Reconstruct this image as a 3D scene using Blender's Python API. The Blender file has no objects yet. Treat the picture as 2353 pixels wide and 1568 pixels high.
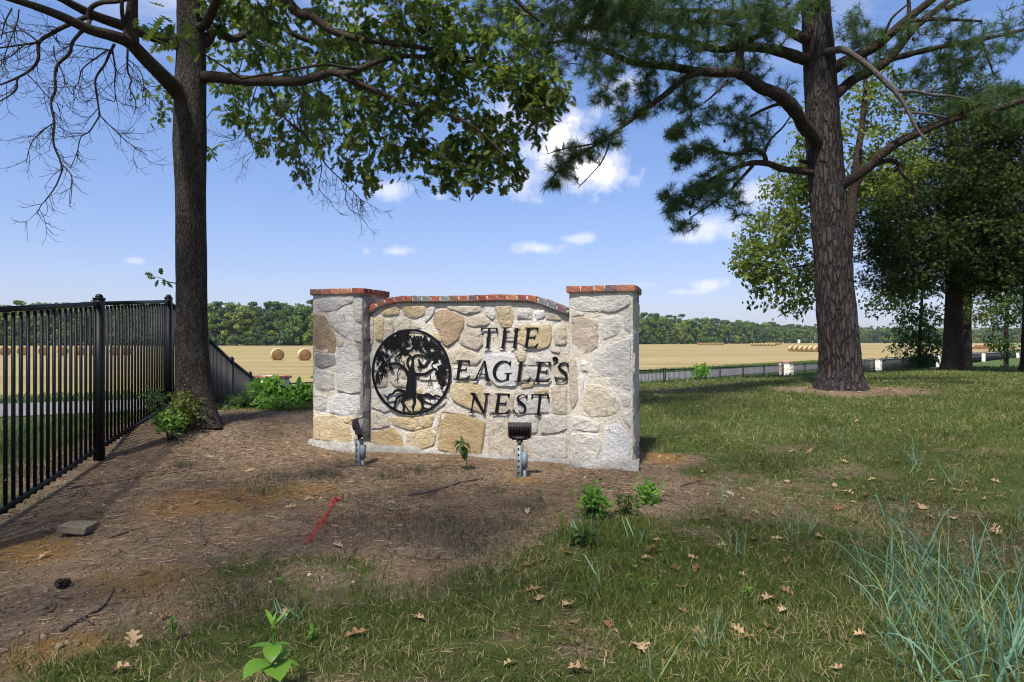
import bpy, bmesh, math, random
import numpy as np
from mathutils import Vector, Matrix, noise as mnoise
from mathutils.geometry import delaunay_2d_cdt

R = math.radians
SC = bpy.context.scene
COL = SC.collection

# ------------------------------------------------------------------ camera
CAMZ = 1.22
cam_data = bpy.data.cameras.new("camera")
cam = bpy.data.objects.new("camera", cam_data)
COL.objects.link(cam)
cam.location = (0, 0, CAMZ)
cam.rotation_euler = (R(90), 0, 0)
cam_data.sensor_width = 36.0
cam_data.lens = 24.0
cam_data.clip_start = 0.05
cam_data.clip_end = 6000
SC.camera = cam

# ------------------------------------------------------------------ light
SUN_ELEV = 58.0
SUN_AZ = (-0.38, -0.925)                # horizontal direction towards the sun (from the left, behind the viewer's shoulder)
_n = math.hypot(*SUN_AZ)
SUN_DIR = Vector((SUN_AZ[0] / _n * math.cos(R(SUN_ELEV)), SUN_AZ[1] / _n * math.cos(R(SUN_ELEV)), math.sin(R(SUN_ELEV))))
sun_data = bpy.data.lights.new("sun", 'SUN')
sun_data.energy = 3.0
sun_data.angle = R(4.0)
sun_data.color = (1.0, 0.95, 0.86)
sun = bpy.data.objects.new("sun", sun_data)
COL.objects.link(sun)
sun.rotation_euler = (-SUN_DIR).to_track_quat('-Z', 'Y').to_euler()
sun.location = SUN_DIR * 60

world = bpy.data.worlds.new("World")
SC.world = world
world.use_nodes = True
SKY_STRENGTH = 0.070
EXPOSURE = 1.5

SC.view_settings.view_transform = 'Standard'
SC.view_settings.look = 'None'
SC.view_settings.exposure = EXPOSURE
SC.view_settings.gamma = 1.0
SC.view_settings.use_curve_mapping = False
SC.cycles.use_denoising = True
SC.cycles.pixel_filter_type = 'BLACKMAN_HARRIS'
SC.cycles.filter_width = 1.15
SC.cycles.max_bounces = 8
SC.cycles.diffuse_bounces = 4
SC.cycles.transparent_max_bounces = 8
SC.cycles.sample_clamp_indirect = 6.0
SC.cycles.caustics_reflective = False
SC.cycles.caustics_refractive = False


def px_dir(xd, yd):
    """direction of a point of the sky, measured on the photograph"""
    v = Vector(((xd - 1176.5) / 1568.7, 1.0, -(yd - 784.5) / 1568.7))
    return v.normalized()


def build_world():
    nt = world.node_tree
    nt.nodes.clear()
    L = nt.links.new
    out = nt.nodes.new('ShaderNodeOutputWorld')
    bg = nt.nodes.new('ShaderNodeBackground')
    bg.inputs['Strength'].default_value = SKY_STRENGTH
    sky = nt.nodes.new('ShaderNodeTexSky')
    sky.sky_type = 'NISHITA'
    sky.sun_disc = False
    sky.sun_elevation = R(SUN_ELEV)
    sky.sun_rotation = math.atan2(SUN_DIR.x, SUN_DIR.y)
    sky.altitude = 100
    sky.air_density = 1.0
    sky.dust_density = 1.0
    sky.ozone_density = 3.0
    hs = nt.nodes.new('ShaderNodeHueSaturation')
    hs.inputs['Saturation'].default_value = SKY_SAT
    hs.inputs['Hue'].default_value = SKY_HUE
    L(sky.outputs['Color'], hs.inputs['Color'])
    tc = nt.nodes.new('ShaderNodeTexCoord')
    nz = nt.nodes.new('ShaderNodeTexNoise')
    nz.inputs['Scale'].default_value = 16.0
    nz.inputs['Detail'].default_value = 7.0
    nz.inputs['Roughness'].default_value = 0.62
    L(tc.outputs['Generated'], nz.inputs['Vector'])

    def vm(op, a, b=None):
        n = nt.nodes.new('ShaderNodeVectorMath'); n.operation = op
        if isinstance(a, (tuple, Vector)): n.inputs[0].default_value = a
        else: L(a, n.inputs[0])
        if b is not None:
            if isinstance(b, (tuple, Vector)): n.inputs[1].default_value = b
            else: L(b, n.inputs[1])
        return n

    def m(op, a, b=None, clamp=False):
        n = nt.nodes.new('ShaderNodeMath'); n.operation = op; n.use_clamp = clamp
        for i, q in enumerate((a, b)):
            if q is None: continue
            if isinstance(q, (int, float)): n.inputs[i].default_value = q
            else: L(q, n.inputs[i])
        return n.outputs[0]
    total = None
    for (x, y, rx, ry, dens) in CLOUDS:
        dens *= .86 if rx > 120 else .70
        d = px_dir(x, y)
        right = Vector((d.y, -d.x, 0)).normalized()
        up = right.cross(d)
        diff = vm('SUBTRACT', tc.outputs['Generated'], tuple(d)).outputs[0]
        a = m('MULTIPLY', vm('DOT_PRODUCT', diff, tuple(right)).outputs['Value'], 1568.7 / rx)
        b = m('MULTIPLY', vm('DOT_PRODUCT', diff, tuple(up)).outputs['Value'], 1568.7 / ry)
        r2 = m('ADD', m('MULTIPLY', a, a), m('MULTIPLY', b, b))
        r = m('SQRT', r2)
        # shape = 1 - r + noise
        s = m('ADD', m('SUBTRACT', 0.85, r), m('MULTIPLY', m('SUBTRACT', nz.outputs['Fac'], 0.5), 3.2))
        s = m('MULTIPLY', m('MULTIPLY', s, 1.25, True), dens)
        total = s if total is None else m('MAXIMUM', total, s)
    # bright cumulus over the upper sky, added to raise the ambient light
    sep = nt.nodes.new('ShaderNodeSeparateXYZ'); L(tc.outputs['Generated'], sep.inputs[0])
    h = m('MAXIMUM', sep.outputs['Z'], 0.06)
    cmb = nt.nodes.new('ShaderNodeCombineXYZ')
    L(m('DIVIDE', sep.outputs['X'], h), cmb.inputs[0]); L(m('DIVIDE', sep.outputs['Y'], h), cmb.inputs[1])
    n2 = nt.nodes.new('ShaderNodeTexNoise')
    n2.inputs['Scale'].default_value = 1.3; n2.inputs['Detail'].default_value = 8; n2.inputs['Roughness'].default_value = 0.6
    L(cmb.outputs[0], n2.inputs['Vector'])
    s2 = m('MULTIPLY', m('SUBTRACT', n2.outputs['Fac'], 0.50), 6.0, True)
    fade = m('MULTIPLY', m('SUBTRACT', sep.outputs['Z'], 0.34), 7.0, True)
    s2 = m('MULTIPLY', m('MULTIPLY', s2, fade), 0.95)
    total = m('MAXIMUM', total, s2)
    mix = nt.nodes.new('ShaderNodeMix'); mix.data_type = 'RGBA'
    L(total, mix.inputs['Factor'])
    tm = nt.nodes.new('ShaderNodeMix'); tm.data_type = 'RGBA'; tm.blend_type = 'MULTIPLY'; tm.inputs['Factor'].default_value = 1.0
    gm = nt.nodes.new('ShaderNodeGamma'); gm.inputs['Gamma'].default_value = .58; L(hs.outputs['Color'], gm.inputs['Color'])
    L(gm.outputs['Color'], tm.inputs['A']); tm.inputs['B'].default_value = SKY_TINT
    L(tm.outputs['Result'], mix.inputs['A'])
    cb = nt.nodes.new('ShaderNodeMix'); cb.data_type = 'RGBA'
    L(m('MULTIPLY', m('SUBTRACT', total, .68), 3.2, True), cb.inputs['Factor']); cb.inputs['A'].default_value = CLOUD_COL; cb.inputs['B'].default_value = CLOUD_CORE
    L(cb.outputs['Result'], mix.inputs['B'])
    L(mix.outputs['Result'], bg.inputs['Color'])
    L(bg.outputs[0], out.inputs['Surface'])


SKY_SAT = 1.28
SKY_HUE = 0.505
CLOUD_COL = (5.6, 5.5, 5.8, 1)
CLOUD_CORE = (23.0, 22.0, 21.2, 1)  # thick parts of the clouds, brightened to lift the ambient light
SKY_TINT = (1.36, 1.36, 1.74, 1)
CLOUDS = [(1280, 330, 175, 125, .97), (1230, 290, 120, 100, .92), (1340, 390, 150, 75, .95), (1200, 410, 90, 50, .85), (900, 440, 60, 28, .85), (1008, 452, 26, 16, .7),
          (914, 577, 62, 20, .9), (1240, 571, 75, 20, .95), (1328, 549, 55, 14, .7), (1640, 520, 95, 45, .95), (1580, 545, 50, 18, .8),
          (1634, 655, 52, 20, .85), (1560, 672, 60, 9, .5), (1720, 440, 60, 40, .8), (1440, 190, 70, 40, .8), (310, 600, 22, 8, .5),
          (842, 578, 12, 14, .5), (1985, 570, 40, 30, .8), (1480, 655, 90, 9, .2)]
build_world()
rng = np.random.default_rng(7)
random.seed(7)


# ------------------------------------------------------------------ measuring helpers (photograph pixel + depth -> place)
def W(xd, yd, Y):
    return np.array([(xd - 1176.5) / 1568.7 * Y, Y, CAMZ - (yd - 784.5) / 1568.7 * Y])


# ------------------------------------------------------------------ numpy noise
def _h(ix, iy, s):
    n = (ix.astype(np.int64) * 374761393 + iy.astype(np.int64) * 668265263 + s * 982451653) & 0x7fffffff
    n = ((n ^ (n >> 13)) * 1274126177) & 0x7fffffff
    return ((n ^ (n >> 16)) & 0xffff) / 65535.0


def vnoise(x, y, s=0):
    x = np.asarray(x, float); y = np.asarray(y, float)
    ix = np.floor(x); iy = np.floor(y)
    fx = x - ix; fy = y - iy
    fx = fx * fx * (3 - 2 * fx); fy = fy * fy * (3 - 2 * fy)
    a = _h(ix, iy, s); b = _h(ix + 1, iy, s); c = _h(ix, iy + 1, s); d = _h(ix + 1, iy + 1, s)
    return (a * (1 - fx) + b * fx) * (1 - fy) + (c * (1 - fx) + d * fx) * fy


def fbm(x, y, s=0, o=4):
    t = 0; a = 0.5; f = 1.0
    for i in range(o):
        t = t + a * vnoise(x * f + 13.7 * i, y * f - 7.1 * i, s + i); a *= 0.5; f *= 2.03
    return t / (1 - 0.5 ** o)


def sstep(a, b, x):
    t = np.clip((np.asarray(x, float) - a) / (b - a), 0, 1)
    return t * t * (3 - 2 * t)


# ------------------------------------------------------------------ mesh helpers
def link(o, parent=None):
    COL.objects.link(o)
    if parent is not None:
        o.parent = parent
    return o


def mesh_from(name, V, F, mats=(), smooth=False, tint=None, mi=None, attrs=None):
    """V (n,3); F = (m,3) / (m,4) array or a list of such arrays"""
    me = bpy.data.meshes.new(name)
    V = np.asarray(V, np.float32)
    Fs = F if isinstance(F, list) and np.ndim(F[0]) == 2 else [F]
    Fs = [np.asarray(f, np.int32) for f in Fs if len(f)]
    me.vertices.add(len(V)); me.vertices.foreach_set('co', V.ravel())
    nl = sum(f.size for f in Fs); npoly = sum(len(f) for f in Fs)
    me.loops.add(nl); me.polygons.add(npoly)
    me.loops.foreach_set('vertex_index', np.concatenate([f.ravel() for f in Fs]))
    tot = np.concatenate([np.full(len(f), f.shape[1], np.int32) for f in Fs])
    st = np.concatenate([[0], np.cumsum(tot)[:-1]]).astype(np.int32)
    me.polygons.foreach_set('loop_start', st)
    me.polygons.foreach_set('loop_total', tot)
    if mi is not None: me.polygons.foreach_set('material_index', np.asarray(mi, np.int32))
    if smooth: me.polygons.foreach_set('use_smooth', np.ones(npoly, bool))
    if tint is not None:
        a = me.attributes.new('tint', 'FLOAT', 'POINT'); a.data.foreach_set('value', np.asarray(tint, np.float32))
    for k, v in (attrs or {}).items():
        a = me.attributes.new(k, 'FLOAT', 'POINT'); a.data.foreach_set('value', np.asarray(v, np.float32))
    for mt in mats: me.materials.append(mt)
    me.update(calc_edges=True)
    me.validate()
    return me


def obj(name, me, parent=None, loc=None, rot=None):
    o = bpy.data.objects.new(name, me)
    link(o, parent)
    if loc is not None: o.location = loc
    if rot is not None: o.rotation_euler = rot
    return o


def empty(name, loc=(0, 0, 0), rotz=0.0):
    o = bpy.data.objects.new(name, None)
    link(o)
    o.empty_display_size = 0.2
    o.location = loc; o.rotation_euler = (0, 0, rotz)
    return o


def tag(o, label=None, cat=None, group=None, kind=None):
    if label: o['label'] = label
    if cat: o['category'] = cat
    if group: o['group'] = group
    if kind: o['kind'] = kind
    return o


class MB:
    """collects pieces of one mesh"""
    def __init__(s): s.V = []; s.Q = []; s.T = []; s.n = 0; s.tint = []

    def add(s, V, Q=None, T=None, tint=0.5):
        V = np.asarray(V, float)
        if Q is not None and len(Q): s.Q.append(np.asarray(Q) + s.n)
        if T is not None and len(T): s.T.append(np.asarray(T) + s.n)
        s.V.append(V); s.n += len(V)
        s.tint.append(np.broadcast_to(np.asarray(tint, float), (len(V),)))

    def box(s, x0, x1, y0, y1, z0, z1, tint=.5):
        V = [(x, y, z) for z in (z0, z1) for y in (y0, y1) for x in (x0, x1)]
        s.add(V, [(0, 2, 3, 1), (4, 5, 7, 6), (0, 1, 5, 4), (2, 6, 7, 3), (0, 4, 6, 2), (1, 3, 7, 5)], tint=tint)

    def bar(s, p, q, w, h, tint=.5):
        """rectangular bar from p to q, w wide sideways, h high"""
        p = np.asarray(p, float); q = np.asarray(q, float)
        d = q - p; d /= np.linalg.norm(d)
        up = np.array([0, 0, 1.0])
        if abs(d[2]) > .98: up = np.array([0, 1.0, 0])
        sd = np.cross(d, up); sd /= np.linalg.norm(sd); u = np.cross(sd, d)
        V = [c + sd * a * w / 2 + u * b * h / 2 for c in (p, q) for b in (-1, 1) for a in (-1, 1)]
        s.add(V, [(0, 1, 3, 2), (4, 6, 7, 5), (0, 4, 5, 1), (2, 3, 7, 6), (0, 2, 6, 4), (1, 5, 7, 3)], tint=tint)

    def tube(s, P, rad, n=6, cap=True, tint=.5):
        V, Q, T = tube(P, rad, n, cap)
        s.add(V, Q, T, tint)

    def build(s, name, mats, parent=None, smooth=False, loc=None, rot=None):
        if not isinstance(mats, (list, tuple)): mats = [mats]
        F = []
        if s.Q: F.append(np.concatenate(s.Q))
        if s.T: F.append(np.concatenate(s.T))
        me = mesh_from(name, np.concatenate(s.V), F, mats, smooth, np.concatenate(s.tint))
        return obj(name, me, parent, loc, rot)


def tube(P, rad, n=6, cap=True):
    P = np.asarray(P, float); k = len(P)
    rad = np.broadcast_to(np.asarray(rad, float), (k,))
    d = np.gradient(P, axis=0) if k > 2 else np.repeat((P[1] - P[0])[None], 2, 0)
    d /= np.maximum(np.linalg.norm(d, axis=1, keepdims=True), 1e-9)
    ref = np.array([0.0, 0, 1]) if abs(d[0][2]) < .9 else np.array([1.0, 0, 0])
    a = np.cross(d[0], ref); a /= np.linalg.norm(a)
    ang = np.arange(n) / n * 2 * np.pi
    V = np.empty((k, n, 3))
    for i in range(k):
        a = a - d[i] * np.dot(a, d[i]); a /= max(np.linalg.norm(a), 1e-9)
        b = np.cross(d[i], a)
        V[i] = P[i] + rad[i] * (np.cos(ang)[:, None] * a + np.sin(ang)[:, None] * b)
    i = np.arange(k - 1)[:, None] * n; j = np.arange(n)[None]
    j2 = (j + 1) % n
    Q = np.stack([i + j, i + j2, i + n + j2, i + n + j], -1).reshape(-1, 4)
    V = V.reshape(-1, 3); T = []
    if cap:
        V = np.vstack([V, P[0], P[-1]])
        c0 = k * n; c1 = c0 + 1
        T = [(c0, (q + 1) % n, q) for q in range(n)] + [(c1, (k - 1) * n + q, (k - 1) * n + (q + 1) % n) for q in range(n)]
    return V, Q, np.array(T, int).reshape(-1, 3)


def spline(P, per=6):
    """Catmull-Rom through points"""
    P = np.asarray(P, float)
    if len(P) < 3:
        t = np.linspace(0, 1, per + 1)[:, None]
        return P[0] * (1 - t) + P[-1] * t
    Q = np.vstack([2 * P[0] - P[1], P, 2 * P[-1] - P[-2]])
    out = []
    for i in range(1, len(Q) - 2):
        p0, p1, p2, p3 = Q[i - 1:i + 3]
        for t in np.linspace(0, 1, per, endpoint=False):
            out.append(.5 * ((2 * p1) + (-p0 + p2) * t + (2 * p0 - 5 * p1 + 4 * p2 - p3) * t * t + (-p0 + 3 * p1 - 3 * p2 + p3) * t ** 3))
    out.append(P[-1])
    return np.array(out)


def rots(nrm, roll):
    """(n,3,3) frames whose third column is nrm, first column turned by roll"""
    nrm = nrm / np.maximum(np.linalg.norm(nrm, axis=1, keepdims=True), 1e-9)
    ref = np.where(np.abs(nrm[:, 2:3]) < .9, np.array([[0, 0, 1.0]]), np.array([[1.0, 0, 0]]))
    a = np.cross(ref, nrm); a /= np.linalg.norm(a, axis=1, keepdims=True)
    b = np.cross(nrm, a)
    c = np.cos(roll)[:, None]; s = np.sin(roll)[:, None]
    x = a * c + b * s; y = -a * s + b * c
    return np.stack([x, y, nrm], -1)


def frames_along(dirs, nrm):
    """frames with column 0 = dirs, column 2 close to nrm"""
    x = dirs / np.maximum(np.linalg.norm(dirs, axis=1, keepdims=True), 1e-9)
    y = np.cross(nrm, x); y /= np.maximum(np.linalg.norm(y, axis=1, keepdims=True), 1e-9)
    return np.stack([x, y, np.cross(x, y)], -1)


def scatter(TV, TF, pos, M, scale, tint):
    """copies of a small template as one vertex/face soup"""
    n = len(pos); k = len(TV)
    V = np.einsum('nij,kj->nki', M, TV) * np.asarray(scale).reshape(-1, 1, 1) + pos[:, None]
    F = (np.asarray(TF)[None] + (np.arange(n) * k)[:, None, None]).reshape(-1, np.asarray(TF).shape[1])
    return V.reshape(-1, 3), F, np.repeat(tint, k)


# ------------------------------------------------------------------ materials
def new_mat(name):
    m = bpy.data.materials.new(name); m.use_nodes = True
    nt = m.node_tree; nt.nodes.clear()
    out = nt.nodes.new('ShaderNodeOutputMaterial')
    return m, nt, out


class N:
    """node shorthand"""
    def __init__(s, nt): s.nt = nt

    def n(s, t, **kw):
        q = s.nt.nodes.new(t)
        for k, v in kw.items():
            if hasattr(q, k): setattr(q, k, v)
        return q

    def l(s, a, b): s.nt.links.new(a, b)

    def put(s, sock, v):
        if isinstance(v, bpy.types.NodeSocket): s.l(v, sock)
        else:
            if isinstance(v, (tuple, list)) and len(v) == 3 and len(sock.default_value) == 4: v = (*v, 1)
            sock.default_value = v

    def noise(s, scale, detail=4, rough=.55, vec=None, out='Fac', dist=0.0):
        q = s.n('ShaderNodeTexNoise'); q.inputs['Scale'].default_value = scale
        q.inputs['Detail'].default_value = detail; q.inputs['Roughness'].default_value = rough
        q.inputs['Distortion'].default_value = dist
        if vec is not None: s.l(vec, q.inputs['Vector'])
        return q.outputs[out]

    def voro(s, scale, vec=None, feature='F1', out='Distance', rand=1.0):
        q = s.n('ShaderNodeTexVoronoi'); q.feature = feature; q.inputs['Scale'].default_value = scale
        q.inputs['Randomness'].default_value = rand
        if vec is not None: s.l(vec, q.inputs['Vector'])
        return q.outputs[out]

    def m(s, op, a, b=0.0, clamp=False):
        q = s.n('ShaderNodeMath'); q.operation = op; q.use_clamp = clamp
        s.put(q.inputs[0], a); s.put(q.inputs[1], b)
        return q.outputs[0]

    def ramp(s, fac, lo, hi):
        q = s.n('ShaderNodeMapRange'); q.clamp = True; q.interpolation_type = 'SMOOTHSTEP'
        s.put(q.inputs['Value'], fac); q.inputs['From Min'].default_value = lo; q.inputs['From Max'].default_value = hi
        return q.outputs['Result']

    def mix(s, f, a, b, mode='MIX'):
        q = s.n('ShaderNodeMix'); q.data_type = 'RGBA'; q.blend_type = mode
        s.put(q.inputs['Factor'], f); s.put(q.inputs[6], a); s.put(q.inputs[7], b)
        return q.outputs[2]

    def attr(s, name):
        q = s.n('ShaderNodeAttribute'); q.attribute_name = name
        return q.outputs['Fac']

    def pos(s, scale=(1, 1, 1), obj_space=False):
        if obj_space: v = s.n('ShaderNodeTexCoord').outputs['Object']
        else: v = s.n('ShaderNodeNewGeometry').outputs['Position']
        if scale == (1, 1, 1): return v
        q = s.n('ShaderNodeMapping'); q.inputs['Scale'].default_value = scale
        s.l(v, q.inputs['Vector']); return q.outputs[0]

    def bump(s, h, dist, strength=1.0, nrm=None):
        q = s.n('ShaderNodeBump'); q.inputs['Distance'].default_value = dist; q.inputs['Strength'].default_value = strength
        s.put(q.inputs['Height'], h)
        if nrm is not None: s.l(nrm, q.inputs['Normal'])
        return q.outputs[0]

    def bsdf(s, col, rough=.7, spec=.3, nrm=None, metal=0.0):
        q = s.n('ShaderNodeBsdfPrincipled')
        s.put(q.inputs['Base Color'], col); s.put(q.inputs['Roughness'], rough)
        q.inputs['Specular IOR Level'].default_value = spec; q.inputs['Metallic'].default_value = metal
        if nrm is not None: s.l(nrm, q.inputs['Normal'])
        return q.outputs[0]


def m_leaf(name, c0, c1, c2=None, trans=.35, rough=.45, spec=.25):
    """foliage: colour runs c0..c1(..c2) over the leaf's own tint"""
    m, nt, out = new_mat(name); k = N(nt)
    t = k.attr('tint')
    col = k.mix(k.ramp(t, 0, .7 if c2 else 1.0), c0, c1)
    if c2: col = k.mix(k.ramp(t, .82, .95), col, c2)
    b = k.bsdf(col, rough, spec)
    tr = k.n('ShaderNodeBsdfTranslucent')
    k.l(k.mix(.5, col, tuple(min(1, q * 1.6) for q in c1)), tr.inputs['Color'])
    ms = k.n('ShaderNodeMixShader'); ms.inputs[0].default_value = trans
    k.l(b, ms.inputs[1]); k.l(tr.outputs[0], ms.inputs[2]); k.l(ms.outputs[0], out.inputs[0])
    return m


def m_plain(name, col, rough=.6, spec=.3, var=.15, scale=8.0, bump=0.0, bscale=60.0, metal=0.0, obj_space=True):
    m, nt, out = new_mat(name); k = N(nt)
    v = k.pos(obj_space=obj_space)
    n = k.noise(scale, 5, .6, v)
    d = tuple(q * (1 - var) for q in col); e = tuple(min(1, q * (1 + var)) for q in col)
    c = k.mix(k.ramp(n, .3, .7), d, e)
    nr = k.bump(k.noise(bscale, 4, .6, v), bump) if bump else None
    k.l(k.bsdf(c, rough, spec, nr, metal), out.inputs[0])
    return m


def m_bark(name, c0, c1, c2, sx, sz, depth, plate=False):
    m, nt, out = new_mat(name); k = N(nt)
    v = k.pos((sx, sx, sz))
    warp = k.noise(1.2, 3, .6, v, 'Color')
    vv = k.n('ShaderNodeVectorMath'); vv.operation = 'ADD'; k.l(v, vv.inputs[0]); k.l(warp, vv.inputs[1])
    e = k.voro(1.0, vv.outputs[0], 'DISTANCE_TO_EDGE')
    rid = k.ramp(e, .0, .22 if plate else .30)
    fine = k.noise(5.0, 6, .65, v)
    h = k.m('ADD', k.m('MULTIPLY', rid, .8), k.m('MULTIPLY', fine, .5))
    col = k.mix(rid, c0, c1)
    col = k.mix(k.ramp(k.noise(.45, 4, .6, v), .45, .7), col, c2)
    col = k.mix(k.m('MULTIPLY', k.ramp(fine, .5, .8), .45), col, tuple(min(1, q * 1.6) for q in c1))
    k.l(k.bsdf(col, .9, .1, k.bump(h, depth)), out.inputs[0])
    return m

# ================================================================== TERRAIN
LOW = -1.2
_CP = np.array([(0, 0, 0), (1.13, 6.4, 0.0), (-2.15, 7.38, .10), (-3.4, 7.2, .36), (-4.15, 8.3, .33), (-3.61, 5.97, .18), (-3.2, 4.27, .08),
                (-3.03, 3.6, .03), (0, 2.4, 0), (6, 12, .38), (3, 2.5, 0), (3.2, 5, .06), (10, 20, .34), (4, 9, .22), (1.4, 9.5, .2), (18, 24, .37),
                (11, 10, .36), (7, 5, .14), (-1, 9.5, .24), (-3, 2, 0), (0, -8, 0), (16, 6, .25), (-.3, 6.6, .04), (-1.5, 5, .04), (-2.6, 8.4, .32),
                (-8, 0, 0), (12, -8, 0), (30, 30, .38), (30, 5, .3), (3, 14, .29), (7, 17.5, .33), (0, 12, .22)], float)


def _rb():
    d = np.sqrt(((_CP[:, None, :2] - _CP[None, :, :2]) ** 2).sum(-1) + .36)
    A = np.ones((len(_CP) + 1,) * 2); A[:-1, :-1] = d; A[-1, -1] = 0
    return np.linalg.solve(A, np.append(_CP[:, 2], 0))


_RW = _rb()
_EDGE = np.array([(-2.4, -14), (-3.0, 0), (-3.3, 3), (-3.9, 6), (-4.3, 8.3), (-2.9, 8.9), (0, 12), (3, 14.6), (7.6, 17.4), (10.9, 19.4), (18, 23), (40, 34), (90, 58),
                  (90, -14)], float)


def poly_sd(P, x, y):
    """signed distance to a polygon, negative inside"""
    x = np.asarray(x, float); y = np.asarray(y, float)
    dm = np.full(x.shape, 1e9); ins = np.zeros(x.shape, bool)
    for i in range(len(P)):
        a = P[i]; b = P[(i + 1) % len(P)]
        e = b - a; t = np.clip(((x - a[0]) * e[0] + (y - a[1]) * e[1]) / (e @ e), 0, 1)
        dm = np.minimum(dm, np.hypot(x - a[0] - t * e[0], y - a[1] - t * e[1]))
        c = ((a[1] > y) != (b[1] > y)) & (x < (b[0] - a[0]) * (y - a[1]) / (b[1] - a[1] + 1e-12) + a[0])
        ins ^= c
    return np.where(ins, -dm, dm)


def gz(x, y):
    x = np.asarray(x, float); y = np.asarray(y, float)
    zp = np.full(x.shape, _RW[-1])
    for (cx, cy, _), w in zip(_CP, _RW):
        zp = zp + w * np.sqrt((x - cx) ** 2 + (y - cy) ** 2 + .36)
    zp = np.clip(zp, -.15, .40)
    sd = poly_sd(_EDGE, x, y)
    k = sstep(0, 8.0, sd)
    z = zp * (1 - k) + LOW * k
    near = np.exp(-((x / 14) ** 2 + ((y - 5) / 14) ** 2))
    z = z + near * (.035 * (fbm(x * 1.1, y * 1.1, 3) - .5) + .022 * (fbm(x * 6, y * 6, 9, 3) - .5))
    return z


def g1(x, y): return float(gz(np.array([x]), np.array([y]))[0])


def G(xd, yd, far=60.0):
    """where a pixel of the photograph meets the ground"""
    Y = np.concatenate([np.linspace(1.2, 12, 700), np.linspace(12, far, 700)])
    X = (xd - 1176.5) / 1568.7 * Y
    Z = CAMZ - (yd - 784.5) / 1568.7 * Y
    i = np.argmax(Z <= gz(X, Y))
    return np.array([X[i], Y[i], float(gz(X[i:i + 1], Y[i:i + 1])[0])])


ROAD_FAR = np.array([(-140, -30), (-60, 6), (-35, 18.3), (-19.5, 26), (-12.2, 29.8), (-5, 35), (3, 42.8), (12, 52), (30, 70.5), (60, 102), (120, 165), (400, 460)], float)
ROAD_FAR = spline(ROAD_FAR, 5)


def road_far_y(x): return np.interp(x, ROAD_FAR[:, 0], ROAD_FAR[:, 1])


# bare earth round the sign, outline measured on the photograph
_BARE = np.array([G(x, y)[:2] for x, y in ((60, 1560), (230, 1480), (400, 1345), (560, 1310), (800, 1330), (1000, 1350), (1180, 1275), (1330, 1200), (1480, 1170), (1640, 1120),
                                           (1600, 1050), (1490, 1030))] +
                 [(1.3, 8.6), (-1.0, 9.0), (-2.6, 8.7), (-4.0, 8.3), (-3.95, 6), (-3.4, 3), (-3.2, 1), (-1.5, 1.6)], float)


def grass_mask(x, y):
    """1 where grass grows, 0 on the bare straw-covered earth"""
    sd = poly_sd(_BARE, x, y)
    n = fbm(x * 1.3, y * 1.3, 21) - .5; n2 = fbm(x * 5, y * 5, 33, 3) - .5
    g = sstep(-.20, .22, sd + n * 1.0 + n2 * .35)
    pine = np.hypot(x - 5.85, (y - 11.9) * 1.0)
    g = g * (1 - .85 * (1 - sstep(.55, 1.5, pine + n * 1.3)))
    worn = fbm(x * .7 + 40, y * .9, 51)
    g = g * (1 - .5 * sstep(.57, .72, worn + n2 * .3))
    return np.clip(g, 0, 1)


def build_ground():
    u = np.linspace(-1, 1, 291); X = .95 * np.sinh(8.2 * u) / 1.0
    v = np.linspace(0, 1, 265)
    Yv = -16 + 17.4 * (v / .12) * (v < .12) + (v >= .12) * (17.4 + 1.1 * np.sinh(8.3 * (v - .12) / .88))
    xx, yy = np.meshgrid(X, Yv)
    zz = gz(xx, yy)
    n = len(X)
    V = np.stack([xx, yy, zz], -1).reshape(-1, 3)
    i = (np.arange(len(Yv) - 1)[:, None] * n + np.arange(n - 1)[None]).ravel()
    F = np.stack([i, i + 1, i + n + 1, i + n], -1)
    g = grass_mask(xx, yy).ravel()
    sd = poly_sd(_EDGE, xx, yy).ravel()
    lush = sstep(-.3, 1.5, sd)
    g = np.maximum(g, lush)
    clay = 0
    for (cx, cy, r, s) in ((*G(1030 * .65 + 0, 1130)[:2], .35, 1), (*G(500, 1150)[:2], .42, 1), (*G(420, 1170)[:2], .3, .8), (*G(560, 1130)[:2], .25, .7), (*G(40, 1270)[:2], .35, .8),
                           (*G(1530, 1060)[:2], .22, 1), (*G(1200, 1105)[:2], .2, .8), (*G(330, 1340)[:2], .4, .5), (*G(140, 1500)[:2], .25, .7), (*G(920, 1190)[:2], .15, .6),
                           (*G(790, 1025)[:2], .2, .6), (*G(1510, 1050)[:2], .25, .8)):
        clay = np.maximum(clay, s * np.exp(-(((xx - cx) / r) ** 2 + ((yy - cy) / (r * .8)) ** 2)))
    me = mesh_from('ground', V, F, [M['ground']], True, attrs={'grass': g, 'lush': lush, 'clay': np.ravel(clay), 'moist': fbm(xx * .5, yy * .5, 77).ravel()})
    tag(obj('ground', me), kind='structure')


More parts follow.
